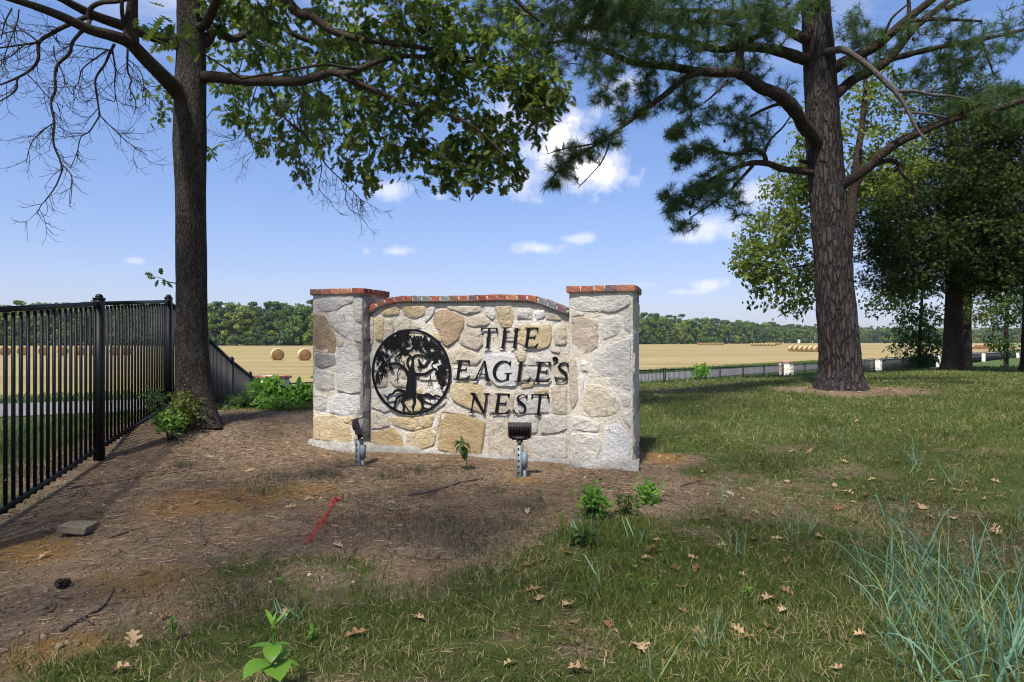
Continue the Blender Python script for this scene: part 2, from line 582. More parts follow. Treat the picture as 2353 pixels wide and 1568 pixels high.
def build_road_field():
    c = ROAD_FAR
    t = np.gradient(c, axis=0); t /= np.linalg.norm(t, axis=1, keepdims=True)
    nrm = np.stack([t[:, 1], -t[:, 0]], -1)             # towards the camera
    offs = np.array([0, 1.8, 3.7, 5.5])
    V = []
    for k, o in enumerate(offs):
        p = c + nrm * o
        V.append(np.column_stack([p, np.full(len(p), LOW + .03 + (.03 if k in (1, 2) else 0))]))
    V = np.stack(V, 1).reshape(-1, 3); n = len(offs)
    i = (np.arange(len(c) - 1)[:, None] * n + np.arange(n - 1)[None]).ravel()
    F = np.stack([i, i + n, i + n + 1, i + 1], -1)
    tag(obj('road', mesh_from('road', V, F, [M['asphalt']], True)), kind='structure')
    u = np.linspace(-1, 1, 121); X = 30 * np.sinh(4.1 * u)
    X = X[(X > -138) | (X < -1)]
    X = np.concatenate([np.linspace(-900, -140, 12), X[(X > -135) & (X < 900)], ])
    v = np.linspace(0, 1, 60) ** 2.2
    x0 = X[:, None] + 0 * v
    y0 = road_far_y(X)[:, None] + 2.6 + (2300) * v[None]
    z0 = LOW + .035 + .10 * (fbm(x0 * .02, y0 * .02, 5, 3) - .4) * sstep(4, 30, y0 - road_far_y(X)[:, None])
    V = np.stack([x0, y0, z0], -1).reshape(-1, 3); n = len(v)
    i = (np.arange(len(X) - 1)[:, None] * n + np.arange(n - 1)[None]).ravel()
    F = np.stack([i, i + n, i + n + 1, i + 1], -1)
    tag(obj('hay_field', mesh_from('hay_field', V, F, [M['field']], True)), kind='structure')


M = {}


def ground_material():
    m, nt, out = new_mat('earth_and_lawn'); k = N(nt)
    p = k.pos()
    nL = k.noise(1.4, 5, .6, p); nM = k.noise(9, 6, .65, p); nF = k.noise(60, 7, .78, p); nS = k.noise(34, 6, .78, k.pos((1, .4, 1)))
    dirt = k.mix(k.ramp(nM, .3, .7), (.185, .124, .076), (.36, .258, .165))
    straw = k.mix(k.ramp(nS, .35, .65), (.125, .086, .058), (.40, .30, .205))
    col = k.mix(k.ramp(k.m('ADD', nL, k.m('MULTIPLY', nM, .4)), .55, .85), straw, dirt)
    clay = k.ramp(k.m('ADD', k.attr('clay'), k.m('MULTIPLY', k.m('SUBTRACT', nM, .5), .9)), .16, .62)
    col = k.mix(k.m('MULTIPLY', clay, .95), col, k.mix(nF, (.30, .155, .045), (.42, .25, .085)))
    gcol = k.mix(k.ramp(nM, .3, .7), (.050, .078, .016), (.115, .150, .036))
    gcol = k.mix(k.m('MULTIPLY', k.ramp(nF, .5, .7), .5), gcol, (.16, .125, .06))
    lush = k.mix(k.ramp(nM, .3, .7), (.040, .070, .020), (.075, .105, .032))
    gcol = k.mix(k.attr('lush'), gcol, lush)
    g = k.ramp(k.m('ADD', k.attr('grass'), k.m('MULTIPLY', k.m('SUBTRACT', nM, .5), .8)), .25, .75)
    col = k.mix(g, col, gcol)
    col = k.mix(k.m('MULTIPLY', k.ramp(k.noise(160, 2, .5, p), .62, .72), .5), col, (.36, .29, .21))
    h = k.m('ADD', nF, nM)
    col = k.mix(k.m('MULTIPLY', k.ramp(nF, .42, .30), .6), col, (.035, .024, .016))
    k.l(k.bsdf(col, .95, .1, k.bump(h, .045)), out.inputs[0])
    return m


def field_material():
    m, nt, out = new_mat('mown_hay_stubble'); k = N(nt)
    a = k.noise(1.0, 9, .72, k.pos((.018, .16, 1)))
    b = k.noise(1.0, 8, .75, k.pos((.12, .9, 1)))
    c = k.noise(1.0, 4, .6, k.pos((.006, .02, 1)))
    d = k.noise(3.0, 3, .6, k.pos())
    col = k.mix(k.ramp(k.m('ADD', k.m('MULTIPLY', a, .6), k.m('MULTIPLY', b, .4)), .36, .64), (.178, .138, .066), (.295, .240, .120))
    col = k.mix(k.m('MULTIPLY', k.ramp(c, .48, .68), .55), col, (.195, .185, .065))
    col = k.mix(k.m('MULTIPLY', k.ramp(d, .45, .75), .35), col, (.125, .088, .040))
    k.l(k.bsdf(col, .95, .05, k.bump(d, .04)), out.inputs[0])
    return m


def asphalt_material():
    m, nt, out = new_mat('worn_asphalt'); k = N(nt)
    n = k.noise(.8, 4, .6, k.pos()); f = k.noise(40, 3, .6, k.pos())
    col = k.mix(k.ramp(n, .3, .7), (.115, .112, .115), (.165, .162, .165))
    k.l(k.bsdf(k.mix(k.m('MULTIPLY', f, .3), col, (.09, .09, .09)), .9, .2, k.bump(f, .005)), out.inputs[0])
    return m


def bounce_drive():
    # unseen pale concrete drive behind the camera, added to bounce light onto the sign
    x = np.linspace(-60, 60, 61); ys = [-4.0, -7, -10.0]
    V = np.array([(a, y + .02 * a, g1(a, y) * 0 + .06) for a in x for y in ys]); i = (np.arange(60)[:, None] * 3 + np.arange(2)[None]).ravel()
    tag(obj('road', mesh_from('road', V, np.stack([i, i + 1, i + 4, i + 3], -1), [m_plain('pale_concrete', (.50, .48, .44), .9, .2, .12, .6, .004, 50)])), kind='structure')


M['ground'] = ground_material(); M['field'] = field_material(); M['asphalt'] = asphalt_material()
build_ground()
build_road_field()
bounce_drive()

# ================================================================== ENTRANCE SIGN
TH = 0.2903
UX = np.array([math.cos(TH), -math.sin(TH)]); VX = np.array([math.sin(TH), math.cos(TH)])
PW, PD, SEP = .608, .54, 2.823              # pillar width, depth, distance between the pillars
SL = np.array([1.133, 6.4]) - UX * (SEP + PW)   # front left corner of the left pillar
WV = .13                                     # the panel stands back from the pillar fronts
TOPL, TOPR = CAMZ + .559, CAMZ + .527


def on_wall(x, y, v=WV):
    """zoomed-photograph pixel (crop 900,840 / .459) -> (u, z) on the sign plane at depth v"""
    sx = 900 + .459 * x; sy = 840 + .459 * y
    a = (sx - 1536) / 2048
    o = SL + VX * v
    # (o + u UX).x = a (o + u UX).y
    u = (a * o[1] - o[0]) / (UX[0] - a * UX[1])
    Y = o[1] + u * UX[1]
    return u, CAMZ - (sy - 1024.5) / 2048 * Y


def m_stone(name, c0, c1, c2, stain=.25):
    m, nt, out = new_mat(name); k = N(nt)
    p = k.pos(obj_space=True)
    a = k.noise(6, 6, .65, p); b = k.noise(24, 8, .72, p); c = k.noise(90, 5, .75, p)
    col = k.mix(k.ramp(a, .35, .65), c0, c1)
    col = k.mix(k.m('MULTIPLY', k.ramp(b, .48, .72), .7), col, c2)
    col = k.mix(k.m('MULTIPLY', k.ramp(c, .54, .66), stain * 1.6), col, tuple(q * .45 for q in c0))
    cr = k.voro(7.0, k.n('ShaderNodeVectorMath').outputs[0] if False else p, 'DISTANCE_TO_EDGE')
    crack = k.m('MULTIPLY', k.ramp(k.m('ADD', cr, k.m('MULTIPLY', k.m('SUBTRACT', b, .5), .12)), .025, .0), k.ramp(a, .5, .62))
    col = k.mix(k.m('MULTIPLY', crack, .7), col, tuple(q * .3 for q in c0))
    h = k.m('SUBTRACT', k.m('ADD', k.m('MULTIPLY', b, 1.0), k.m('MULTIPLY', c, .45)), k.m('MULTIPLY', crack, .5))
    k.l(k.bsdf(col, .92, .12, k.bump(h, .055)), out.inputs[0])
    return m


STONE = {
    'w': m_stone('white_limestone', (.72, .68, .60), (.84, .81, .75), (.76, .67, .52), .15),
    'g': m_stone('grey_limestone', (.63, .60, .55), (.77, .74, .69), (.60, .54, .45), .2),
    't': m_stone('tan_limestone', (.66, .57, .43), (.76, .69, .57), (.64, .50, .32)),
    'o': m_stone('ochre_limestone', (.64, .50, .29), (.74, .63, .44), (.60, .43, .22)),
    'b': m_stone('brown_limestone', (.42, .31, .20), (.53, .41, .28), (.37, .25, .155)),
    'y': m_stone('golden_brown_limestone', (.54, .39, .20), (.63, .49, .29), (.47, .33, .16)),
    'p': m_stone('pinkish_limestone', (.58, .48, .38), (.68, .60, .51), (.60, .44, .27)),
    'l': m_stone('pale_smooth_limestone', (.73, .72, .70), (.81, .80, .78), (.70, .68, .65), .08),
    'd': m_stone('weathered_dark_limestone', (.38, .36, .325), (.48, .46, .43), (.27, .255, .23), .4),
}


def m_mortar():
    m, nt, out = new_mat('pale_mortar'); k = N(nt)
    p = k.pos(obj_space=True)
    a = k.noise(5, 5, .6, p); b = k.noise(40, 5, .7, p); c = k.noise(150, 3, .6, p)
    col = k.mix(k.ramp(a, .35, .7), (.74, .68, .57), (.87, .83, .75))
    col = k.mix(k.m('MULTIPLY', k.ramp(b, .46, .68), .6), col, (.54, .43, .28))
    col = k.mix(k.m('MULTIPLY', k.ramp(c, .55, .66), .45), col, (.36, .31, .25))
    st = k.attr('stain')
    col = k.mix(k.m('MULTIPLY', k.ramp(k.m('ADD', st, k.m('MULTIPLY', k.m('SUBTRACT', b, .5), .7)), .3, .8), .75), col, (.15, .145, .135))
    k.l(k.bsdf(col, .95, .1, k.bump(k.m('ADD', b, k.m('MULTIPLY', c, .5)), .035)), out.inputs[0])
    return m


M['mortar'] = m_mortar()


def m_brick(name, c0, c1):
    m, nt, out = new_mat(name); k = N(nt)
    p = k.pos(obj_space=True)
    a = k.noise(14, 5, .7, p); b = k.noise(60, 5, .7, p)
    col = k.mix(k.ramp(a, .35, .65), c0, c1)
    col = k.mix(k.m('MULTIPLY', k.ramp(b, .55, .75), .55), col, (.42, .38, .34))
    k.l(k.bsdf(col, .9, .1, k.bump(k.m('ADD', a, b), .012)), out.inputs[0])
    return m


BRICK = [m_brick('red_brick', (.30, .095, .060), (.40, .16, .105)), m_brick('orange_red_brick', (.40, .15, .080), (.47, .22, .13)),
         m_brick('dark_red_brick', (.20, .055, .042), (.30, .10, .075)), m_brick('slate_brick', (.15, .155, .16), (.26, .265, .27)),
         m_brick('brown_brick', (.16, .085, .055), (.26, .15, .10)), m_brick('plum_brick', (.16, .085, .09), (.27, .17, .17))]
M['black'] = m_plain('black_painted_steel', (.004, .0045, .006), .55, .2, .3, 30)
M['black_iron'] = m_plain('black_powder_coated_iron', (.004, .0045, .006), .5, .25, .3, 6)


def rough_poly(P, step=.03, amp=.006, seed=0):
    """stone outline with worn corners and an uneven edge"""
    P = np.asarray(P, float)
    n = len(P); Q = []
    for i in range(n):
        a, b, c = P[i - 1], P[i], P[(i + 1) % n]
        la = np.linalg.norm(a - b); lc = np.linalg.norm(c - b)
        ka = min(.03 / la, .28); kc = min(.03 / lc, .28)
        Q += [b + (a - b) * ka, b + ((a - b) * ka + (c - b) * kc) * .22, b + (c - b) * kc]
    out = []
    for i in range(len(Q)):
        a, b = Q[i], Q[(i + 1) % len(Q)]
        m = max(1, int(np.linalg.norm(b - a) / step))
        for j in range(m):
            out.append(a + (b - a) * j / m)
    out = np.array(out)
    c = out.mean(0)
    j = np.array([mnoise.noise(Vector((p[0] * 22 + seed * 3.1, p[1] * 22, seed))) for p in out])
    d = out - c
    return out + d / np.maximum(np.linalg.norm(d, axis=1, keepdims=True), 1e-6) * (j * amp * 1.6)[:, None]


def stone_mesh(P, proud, seed, rough=1.0, mat=None, flip=1):
    """solid stone: outline in (a, b), face pushed towards -normal; returns mesh in (a, depth, b)"""
    P = np.asarray(P, float); cc = P.mean(0); dd_ = np.linalg.norm(P - cc, axis=1, keepdims=True)
    P = P + (P - cc) / np.maximum(dd_, 1e-6) * .005
    O = rough_poly(P, seed=seed)
    if len(O) < 6: return None
    c = O.mean(0)
    size = np.sqrt(np.ptp(O[:, 0]) * np.ptp(O[:, 1]))
    I = c + (O - c) * (1 - min(.22, .011 / max(size * .5, .02)))
    g = max(.028, size / 9)
    a0, b0 = I.min(0); a1, b1 = I.max(0)
    pts = []
    rr = random.Random(seed)
    a = a0 + g / 2
    while a < a1:
        b = b0 + g / 2
        while b < b1:
            pts.append((a + rr.uniform(-.4, .4) * g, b + rr.uniform(-.4, .4) * g)); b += g
        a += g
    n = len(I)
    inner = []
    if pts:
        pa = np.array(pts)
        sd = poly_sd(c + (I - c) * .93, pa[:, 0], pa[:, 1])
        inner = [Vector(p) for p, s in zip(pts, sd) if s < -.004]
    vs = [Vector(p) for p in I] + inner
    res = delaunay_2d_cdt(vs, [(i, (i + 1) % n) for i in range(n)], [], 1, 1e-5)
    V2 = [tuple(v) for v in res[0]]; T = [tuple(f) for f in res[2]]
    if len(V2) < n or not T: return None
    tilt = (rr.uniform(-.05, .05), rr.uniform(-.05, .05))
    V = []
    for i, (a, b) in enumerate(V2):
        h = mnoise.fractal(Vector((a * 9 + seed, b * 9, seed * .7)), 1.0, 2.1, 4)
        h2 = mnoise.fractal(Vector((a * 34 + seed, b * 34, seed * .7)), 1.0, 2.1, 2)
        t = (a - c[0]) * tilt[0] + (b - c[1]) * tilt[1]
        edge = .25 if i < n else 1.0
        V.append((a, -flip * (proud * (.60 if i < n else 1) + rough * edge * (.010 * h + .005 * h2) + t), b))
    base = len(V)
    for a, b in O: V.append((a, flip * .03, b))
    # ring half way, at the mortar line
    mid = len(V)
    for a, b in O: V.append((a, 0.0, b))
    F = [list(f) for f in T]
    for i in range(n):
        j = (i + 1) % n
        F += [[i, mid + i, mid + j], [i, mid + j, j], [mid + i, base + i, base + j], [mid + i, base + j, mid + j]]
    me = bpy.data.meshes.new('stone')
    me.from_pydata(V, [], F)
    me.validate()
    bm = bmesh.new(); bm.from_mesh(me); bmesh.ops.recalc_face_normals(bm, faces=bm.faces); bm.to_mesh(me); bm.free()
    if mat: me.materials.append(mat)
    return me


def brick_mesh(lx, ly, lz, seed, mat):
    rr = random.Random(seed); bm = bmesh.new()
    bmesh.ops.create_cube(bm, size=1)
    for v in bm.verts:
        v.co = Vector((v.co.x * lx, v.co.y * ly, v.co.z * lz)) + Vector([rr.uniform(-.003, .003) for _ in range(3)])
    bmesh.ops.bevel(bm, geom=bm.edges[:], offset=.004, segments=1, affect='EDGES')
    for v in bm.verts: v.co += Vector([rr.uniform(-.0012, .0012) for _ in range(3)])
    me = bpy.data.meshes.new('brick'); bm.to_mesh(me); bm.free()
    me.materials.append(mat)
    return me


sign = empty('monument_sign', (SL[0], SL[1], 0), -TH)
tag(sign, 'low stone entrance wall with brick coping, round tree emblem and black raised lettering', 'sign')

# --- traced stones: kind, outline in zoomed-photograph pixels
ST_L = [('g', 115, 108, 250, 102, 350, 108, 345, 150, 285, 165, 235, 205, 120, 210, 100, 160), ('w', 180, 222, 250, 205, 300, 168, 345, 155, 345, 330, 335, 405, 260, 350, 190, 290),
        ('b', 90, 225, 165, 238, 185, 300, 225, 355, 232, 400, 230, 480, 92, 470, 86, 400), ('d', 95, 485, 230, 492, 228, 560, 150, 580, 97, 566), ('t', 238, 385, 285, 400, 275, 435, 238, 440),
        ('g', 245, 450, 335, 420, 395, 430, 400, 560, 395, 740, 330, 750, 242, 725, 236, 560), ('g', 93, 590, 215, 600, 225, 715, 180, 730, 98, 720), ('o', 128, 648, 180, 645, 178, 700, 130, 705),
        ('l', 195, 772, 270, 742, 390, 762, 385, 860, 300, 890, 190, 870), ('g', 93, 742, 175, 765, 172, 860, 93, 850), ('o', 90, 893, 235, 885, 325, 962, 338, 1058, 230, 1063, 90, 1043),
        ('o', 257, 903, 330, 900, 372, 925, 345, 950, 290, 937), ('t', 350, 962, 400, 880, 404, 1060, 352, 1062), ('g', 358, 115, 402, 118, 402, 280, 358, 270), ('g', 356, 290, 402, 298, 402, 415, 350, 400)]
ST_W = [('o', 495, 262, 545, 252, 545, 330, 540, 400, 505, 405, 492, 380), ('t', 553, 258, 600, 255, 615, 300, 610, 360, 590, 392, 552, 395), ('t', 635, 257, 700, 250, 768, 282, 795, 318, 720, 332, 632, 338),
        ('o', 535, 215, 565, 178, 650, 172, 650, 228, 545, 238), ('o', 672, 170, 830, 170, 815, 230, 750, 258, 682, 230), ('g', 845, 178, 888, 175, 868, 232, 822, 285, 815, 245),
        ('b', 877, 217, 960, 197, 1072, 250, 1072, 300, 1040, 388, 967, 438, 932, 420, 902, 330, 873, 290), ('t', 965, 170, 1190, 172, 1180, 210, 1090, 232, 1062, 214, 965, 186),
        ('t', 1090, 252, 1200, 226, 1243, 280, 1230, 300, 1130, 310, 1085, 290), ('p', 1050, 332, 1110, 322, 1190, 350, 1195, 430, 1160, 463, 1080, 440, 1042, 410),
        ('o', 1277, 172, 1385, 172, 1393, 230, 1383, 308, 1312, 308, 1292, 250), ('w', 1203, 182, 1265, 178, 1278, 240, 1260, 268, 1217, 236), ('g', 1415, 192, 1518, 184, 1518, 255, 1420, 258),
        ('l', 1530, 217, 1607, 190, 1598, 250, 1550, 262), ('t', 1615, 200, 1695, 232, 1708, 264, 1607, 262), ('o', 1395, 332, 1450, 302, 1640, 292, 1648, 370, 1630, 440, 1560, 458, 1480, 440, 1402, 400),
        ('t', 1662, 332, 1738, 285, 1745, 430, 1662, 430), ('w', 1642, 450, 1700, 462, 1694, 482, 1642, 468), ('t', 1397, 460, 1478, 462, 1472, 520, 1450, 558, 1412, 500),
        ('l', 1195, 482, 1378, 468, 1430, 620, 1420, 698, 1290, 698, 1182, 600, 1202, 540), ('w', 1490, 484, 1558, 512, 1618, 560, 1482, 560), ('t', 970, 472, 1060, 446, 1158, 482, 1186, 520, 1158, 560, 985, 545),
        ('g', 998, 566, 1140, 572, 1165, 620, 1150, 650, 998, 652), ('t', 1642, 524, 1745, 522, 1745, 655, 1662, 645), ('g', 1490, 572, 1625, 575, 1625, 655, 1450, 660), ('o', 1440, 672, 1538, 668, 1528, 700, 1452, 713),
        ('o', 985, 682, 1110, 668, 1200, 702, 1226, 760, 1208, 878, 1102, 840, 1002, 790, 980, 740), ('t', 1185, 722, 1398, 747, 1390, 868, 1240, 878, 1234, 780), ('o', 1532, 727, 1618, 718, 1622, 745, 1542, 753),
        ('w', 1450, 764, 1618, 774, 1628, 868, 1480, 878, 1424, 860), ('t', 1642, 702, 1745, 684, 1745, 880, 1652, 870), ('y', 925, 862, 1060, 882, 1213, 932, 1186, 1148, 1060, 1148, 902, 1110, 907, 980),
        ('t', 1260, 907, 1358, 897, 1373, 960, 1400, 1080, 1400, 1158, 1222, 1153, 1237, 1000), ('w', 1392, 882, 1558, 892, 1550, 1000, 1500, 1003, 1404, 960), ('w', 1582, 887, 1743, 892, 1743, 980, 1650, 1008, 1572, 1008),
        ('w', 1482, 1032, 1743, 1014, 1746, 1168, 1600, 1158, 1532, 1130), ('o', 592, 902, 878, 882, 858, 960, 730, 988, 602, 950), ('t', 465, 852, 578, 892, 588, 960, 470, 980), ('y', 470, 1002, 600, 972, 658, 1012, 678, 1098, 560, 1108, 472, 1080),
        ('o', 692, 1012, 858, 966, 888, 1000, 878, 1080, 800, 1108, 702, 1090), ('w', 872, 972, 900, 880, 906, 960, 893, 985), ('w', 460, 472, 600, 424, 640, 560, 560, 600, 465, 590), ('t', 466, 610, 560, 612, 570, 700, 468, 705),
        ('w', 470, 722, 600, 712, 640, 830, 560, 868, 472, 838), ('t', 650, 432, 800, 432, 800, 560, 760, 650, 660, 640), ('w', 815, 432, 900, 434, 950, 560, 900, 660, 780, 660, 812, 560), ('t', 580, 655, 760, 665, 740, 705, 620, 700),
        ('o', 660, 722, 790, 712, 800, 860, 680, 862), ('w', 805, 705, 900, 690, 962, 800, 882, 862, 815, 860), ('o', 882, 342, 923, 370, 923, 410, 872, 380), ('t', 457, 236, 483, 262, 483, 400, 457, 430), ('t', 640, 352, 860, 352, 898, 400, 760, 420, 640, 416),
        ('w', 920, 690, 970, 690, 975, 780, 960, 770), ('t', 1412, 1060, 1470, 1040, 1520, 1130, 1540, 1158, 1415, 1160)]
ST_R = [('w', 1772, 102, 2158, 102, 2158, 165, 2060, 213, 1860, 208, 1782, 190), ('p', 1772, 252, 1850, 242, 1943, 272, 1948, 440, 1880, 478, 1782, 478), ('w', 1977, 242, 2080, 228, 2108, 300, 2080, 350, 1982, 398, 1967, 310),
        ('g', 2112, 202, 2160, 192, 2163, 350, 2122, 330), ('g', 1892, 520, 1990, 444, 2160, 374, 2163, 728, 2060, 688, 1902, 600), ('p', 1766, 522, 1808, 530, 1813, 680, 1818, 780, 1782, 858, 1763, 800), ('w', 1832, 522, 1878, 542, 1888, 610, 1832, 600),
        ('t', 1867, 682, 1980, 692, 2060, 780, 2098, 810, 2060, 888, 1902, 898, 1852, 850), ('w', 2082, 742, 2163, 752, 2158, 830, 2112, 828), ('w', 1772, 892, 1860, 902, 1958, 940, 1950, 1000, 1772, 982), ('w', 1772, 1002, 1958, 1012, 1968, 1100, 1930, 1188, 1772, 1188),
        ('l', 1990, 962, 2080, 942, 2148, 1010, 2158, 1150, 2150, 1222, 1962, 1200, 1986, 1090), ('w', 2102, 872, 2163, 862, 2163, 980, 2122, 930), ('w', 1770, 195, 1790, 200, 1860, 222, 1850, 236, 1770, 246), ('l', 1832, 620, 1858, 640, 1850, 780, 1832, 790)]
WALL_TOP = [(450, 220), (500, 195), (560, 168), (620, 152), (700, 146), (850, 147), (1000, 146), (1150, 143), (1300, 138), (1420, 140), (1500, 143), (1560, 156), (1640, 188), (1700, 212), (1756, 236)]
top_uz = np.array([on_wall(x, y) for x, y in WALL_TOP])


def wall_top(u): return np.interp(u, top_uz[:, 0], top_uz[:, 1])


def local_ground(u, v):
    p = SL + UX * u + VX * v
    return g1(p[0], p[1])


def grid_face(us, zs_of, v_of, stain_of, flip=False):
    """sheet with nu x nz points"""
    V = []; S = []
    nz = len(zs_of(us[0]))
    for u in us:
        for z in zs_of(u):
            V.append(v_of(u, z)); S.append(stain_of(u, z))
    n = nz
    i = (np.arange(len(us) - 1)[:, None] * n + np.arange(n - 1)[None]).ravel()
    F = np.stack([i, i + n, i + n + 1, i + 1], -1)
    if flip: F = F[:, ::-1]
    return np.array(V), F, np.array(S)


def mn(a, b, c=0.0, f=14): return mnoise.fractal(Vector((a * f, b * f, c)), 1.0, 2.0, 4)


def build_sign():
    u0, u1 = PW, SEP
    T = .30
    # panel core
    panel_V, panel_F, panel_S, nv = [], [], [], 0

    def put(V, F, S):
        nonlocal nv
        panel_V.append(V); panel_F.append(F + nv); panel_S.append(S); nv += len(V)
    us = np.linspace(u0 - .01, u1 + .01, 150)
    zs = lambda u: np.linspace(-.25, wall_top(u), 90)
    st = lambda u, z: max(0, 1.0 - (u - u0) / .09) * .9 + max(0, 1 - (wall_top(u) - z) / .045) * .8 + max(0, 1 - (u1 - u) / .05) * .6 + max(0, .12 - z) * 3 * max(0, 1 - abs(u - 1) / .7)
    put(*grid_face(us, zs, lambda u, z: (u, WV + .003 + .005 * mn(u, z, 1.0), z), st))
    put(*grid_face(np.linspace(u0 - .01, u1 + .01, 60), lambda u: np.linspace(-.9, wall_top(u), 20), lambda u, z: (u, WV + T + .008 * mn(u, z, 2.0), z), lambda u, z: .1, True))
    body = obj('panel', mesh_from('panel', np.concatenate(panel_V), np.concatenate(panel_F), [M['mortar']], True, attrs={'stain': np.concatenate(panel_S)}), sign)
    k = 0
    for s in ST_W:
        k += 1
        P = np.array([on_wall(s[i], s[i + 1]) for i in range(1, len(s), 2)])
        me = stone_mesh(P, .012, 100 + k, .45 if s[0] in 'l' else 1.0, STONE[s[0]])
        if me: obj('stone', me, body, (0, WV - .004, 0))
    # footing of rubble concrete along the whole front
    ft = MB()
    fus = np.linspace(-.05, SEP + PW + .06, 120)
    V = []
    for u in fus:
        fv = -.02 if (u < PW or u > SEP) else WV - .05
        zt = .02 + (.11 if u < PW else .075 if u < 1.2 else .03 if u < SEP else .055)
        for j, (dv, dz) in enumerate(((.10, zt + .03), (.03, zt + .02), (-.015, zt - .015), (-.03, zt - .07), (-.02, -.25))):
            V.append((u, fv + dv + .02 * mn(u, j * .35, 5, 20), dz + .022 * mn(u, j * .4, 9, 24)))
    i = (np.arange(len(fus) - 1)[:, None] * 5 + np.arange(4)[None]).ravel()
    F = np.stack([i, i + 1, i + 6, i + 5], -1)
    obj('footing', mesh_from('footing', V, F, [M['rubble']], False, attrs={'stain': np.full(len(V), .15)}), body)
    # coping bricks along the curved top
    L = np.concatenate([[0], np.cumsum(np.hypot(*np.diff(top_uz, axis=0).T))])
    pitch = .1035
    n = int(L[-1] / pitch)
    cols = [0, 4, 2, 0, 0, 3, 3, 0, 3, 4, 0, 5, 2, 0, 0, 1, 2, 0, 3, 3, 5, 5, 2, 0, 3, 0, 5]
    for q in range(n):
        c = (q + .5) * pitch + (L[-1] - n * pitch) / 2
        u = np.interp(c, L, top_uz[:, 0]); z = np.interp(c, L, top_uz[:, 1])
        ua, za = np.interp(c - .04, L, top_uz[:, 0]), np.interp(c - .04, L, top_uz[:, 1])
        ub, zb = np.interp(c + .04, L, top_uz[:, 0]), np.interp(c + .04, L, top_uz[:, 1])
        me = brick_mesh(.090, .20, .060, 500 + q, BRICK[cols[q % len(cols)]])
        ang = math.atan2(zb - za, ub - ua)
        obj('brick', me, body, (u - math.sin(ang) * .032, WV + .055 + random.uniform(-.004, .004), z + math.cos(ang) * .032), (0, -ang, random.uniform(-.02, .02)))
        me = brick_mesh(.090, .20, .060, 700 + q, BRICK[cols[(q * 7 + 3) % len(cols)]])
        obj('brick', me, body, (u - math.sin(ang) * .032, WV + .265, z + math.cos(ang) * .032), (0, -ang, 0))
    cm = MB()
    for a, b in zip(top_uz[:-1], top_uz[1:]):
        cm.bar((a[0], WV + .155, a[1] + .024), (b[0], WV + .155, b[1] + .024), .385, .050)
    obj_c = cm.build('coping_mortar', M['mortar'], body)
    # pillars
    for side, (pu, ztop, stones, vv) in enumerate(((0.0, TOPL, ST_L, 0.0), (SEP, TOPR, ST_R, 0.0))):
        capb = ztop - .062
        Vs, Fs, Ss, nn = [], [], [], 0

        def putp(V, F, S):
            nonlocal nn
            Vs.append(V); Fs.append(F + nn); Ss.append(S); nn += len(V)
        zz = lambda u: np.linspace(-.35, capb, 70)
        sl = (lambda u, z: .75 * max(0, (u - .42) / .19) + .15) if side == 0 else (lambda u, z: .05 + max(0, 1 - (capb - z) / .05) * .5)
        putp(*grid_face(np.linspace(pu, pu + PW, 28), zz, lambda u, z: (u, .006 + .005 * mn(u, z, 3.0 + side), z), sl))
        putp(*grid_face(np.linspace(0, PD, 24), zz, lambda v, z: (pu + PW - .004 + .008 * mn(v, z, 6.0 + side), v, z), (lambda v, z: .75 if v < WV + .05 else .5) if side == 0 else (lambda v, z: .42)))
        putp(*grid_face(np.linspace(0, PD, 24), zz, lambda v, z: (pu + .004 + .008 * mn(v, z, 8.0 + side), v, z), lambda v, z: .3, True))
        putp(*grid_face(np.linspace(pu, pu + PW, 12), lambda u: np.linspace(-.6, capb, 12), lambda u, z: (u, PD, z), lambda u, z: .2, True))
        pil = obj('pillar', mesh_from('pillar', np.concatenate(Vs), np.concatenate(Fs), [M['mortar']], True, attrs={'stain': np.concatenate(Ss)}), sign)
        for q, s in enumerate(stones):
            P = np.array([on_wall(s[i], s[i + 1], 0.0) for i in range(1, len(s), 2)])
            P[:, 0] = np.clip(P[:, 0], pu + .006, pu + PW - .004)
            me = stone_mesh(P, .011, 200 + side * 50 + q, .45 if s[0] == 'l' else 1.0, STONE[s[0]])
            if me: obj('stone', me, pil, (0, .004, 0))
        # side stones: rows of uneven blocks
        rr = random.Random(40 + side)
        for face in (0, 1):
            z = -.02
            while z < capb - .08:
                h = min(rr.uniform(.14, .30), capb - z - .02)
                cuts = [0.0, rr.uniform(.38, .62), 1.0] if rr.random() < .75 else [0.0, 1.0]
                for a, b in zip(cuts[:-1], cuts[1:]):
                    va, vb = a * PD + .012, b * PD - .012
                    sk = rr.uniform(-.03, .03)
                    P = [(va, z + .012 + max(0, sk)), (vb, z + .012 + max(0, -sk)), (vb - rr.uniform(0, .03), z + h - .008), ((va + vb) / 2, z + h - .004), (va + rr.uniform(0, .03), z + h - .01)]
                    kind = rr.choice('ddgdg' if (face == 0 and side == 0) else 'gdggt')
                    me = stone_mesh(np.array(P), .012, 300 + rr.randrange(900), 1.2, STONE[kind])
                    if not me: continue
                    if face == 0: obj('stone', me, pil, (pu + PW - .004, 0, 0), (0, 0, R(90)))
                    else:
                        me.transform(Matrix.Scale(-1, 4, (1, 0, 0))); me.flip_normals()
                        obj('stone', me, pil, (pu + .004, 0, 0), (0, 0, R(-90)))
                z += h
        # brick cap: slab of bricks laid flat round the edge
        cap = MB(); o = .027
        cap.box(pu - o + .012, pu + PW + o - .012, -o + .012, PD + o - .012, capb - .004, ztop - .006)
        capo = cap.build('cap_mortar', M['mortar'], pil)
        w = PW + 2 * o; d = PD + 2 * o
        front = [(.15, 4), (.12, 0), (.12, 1), (.12, 1), (.152, 2)] if side == 0 else [(.14, 0), (.13, 0), (.10, 1), (.12, 5), (.172, 1)]
        x = pu - o; q = 0
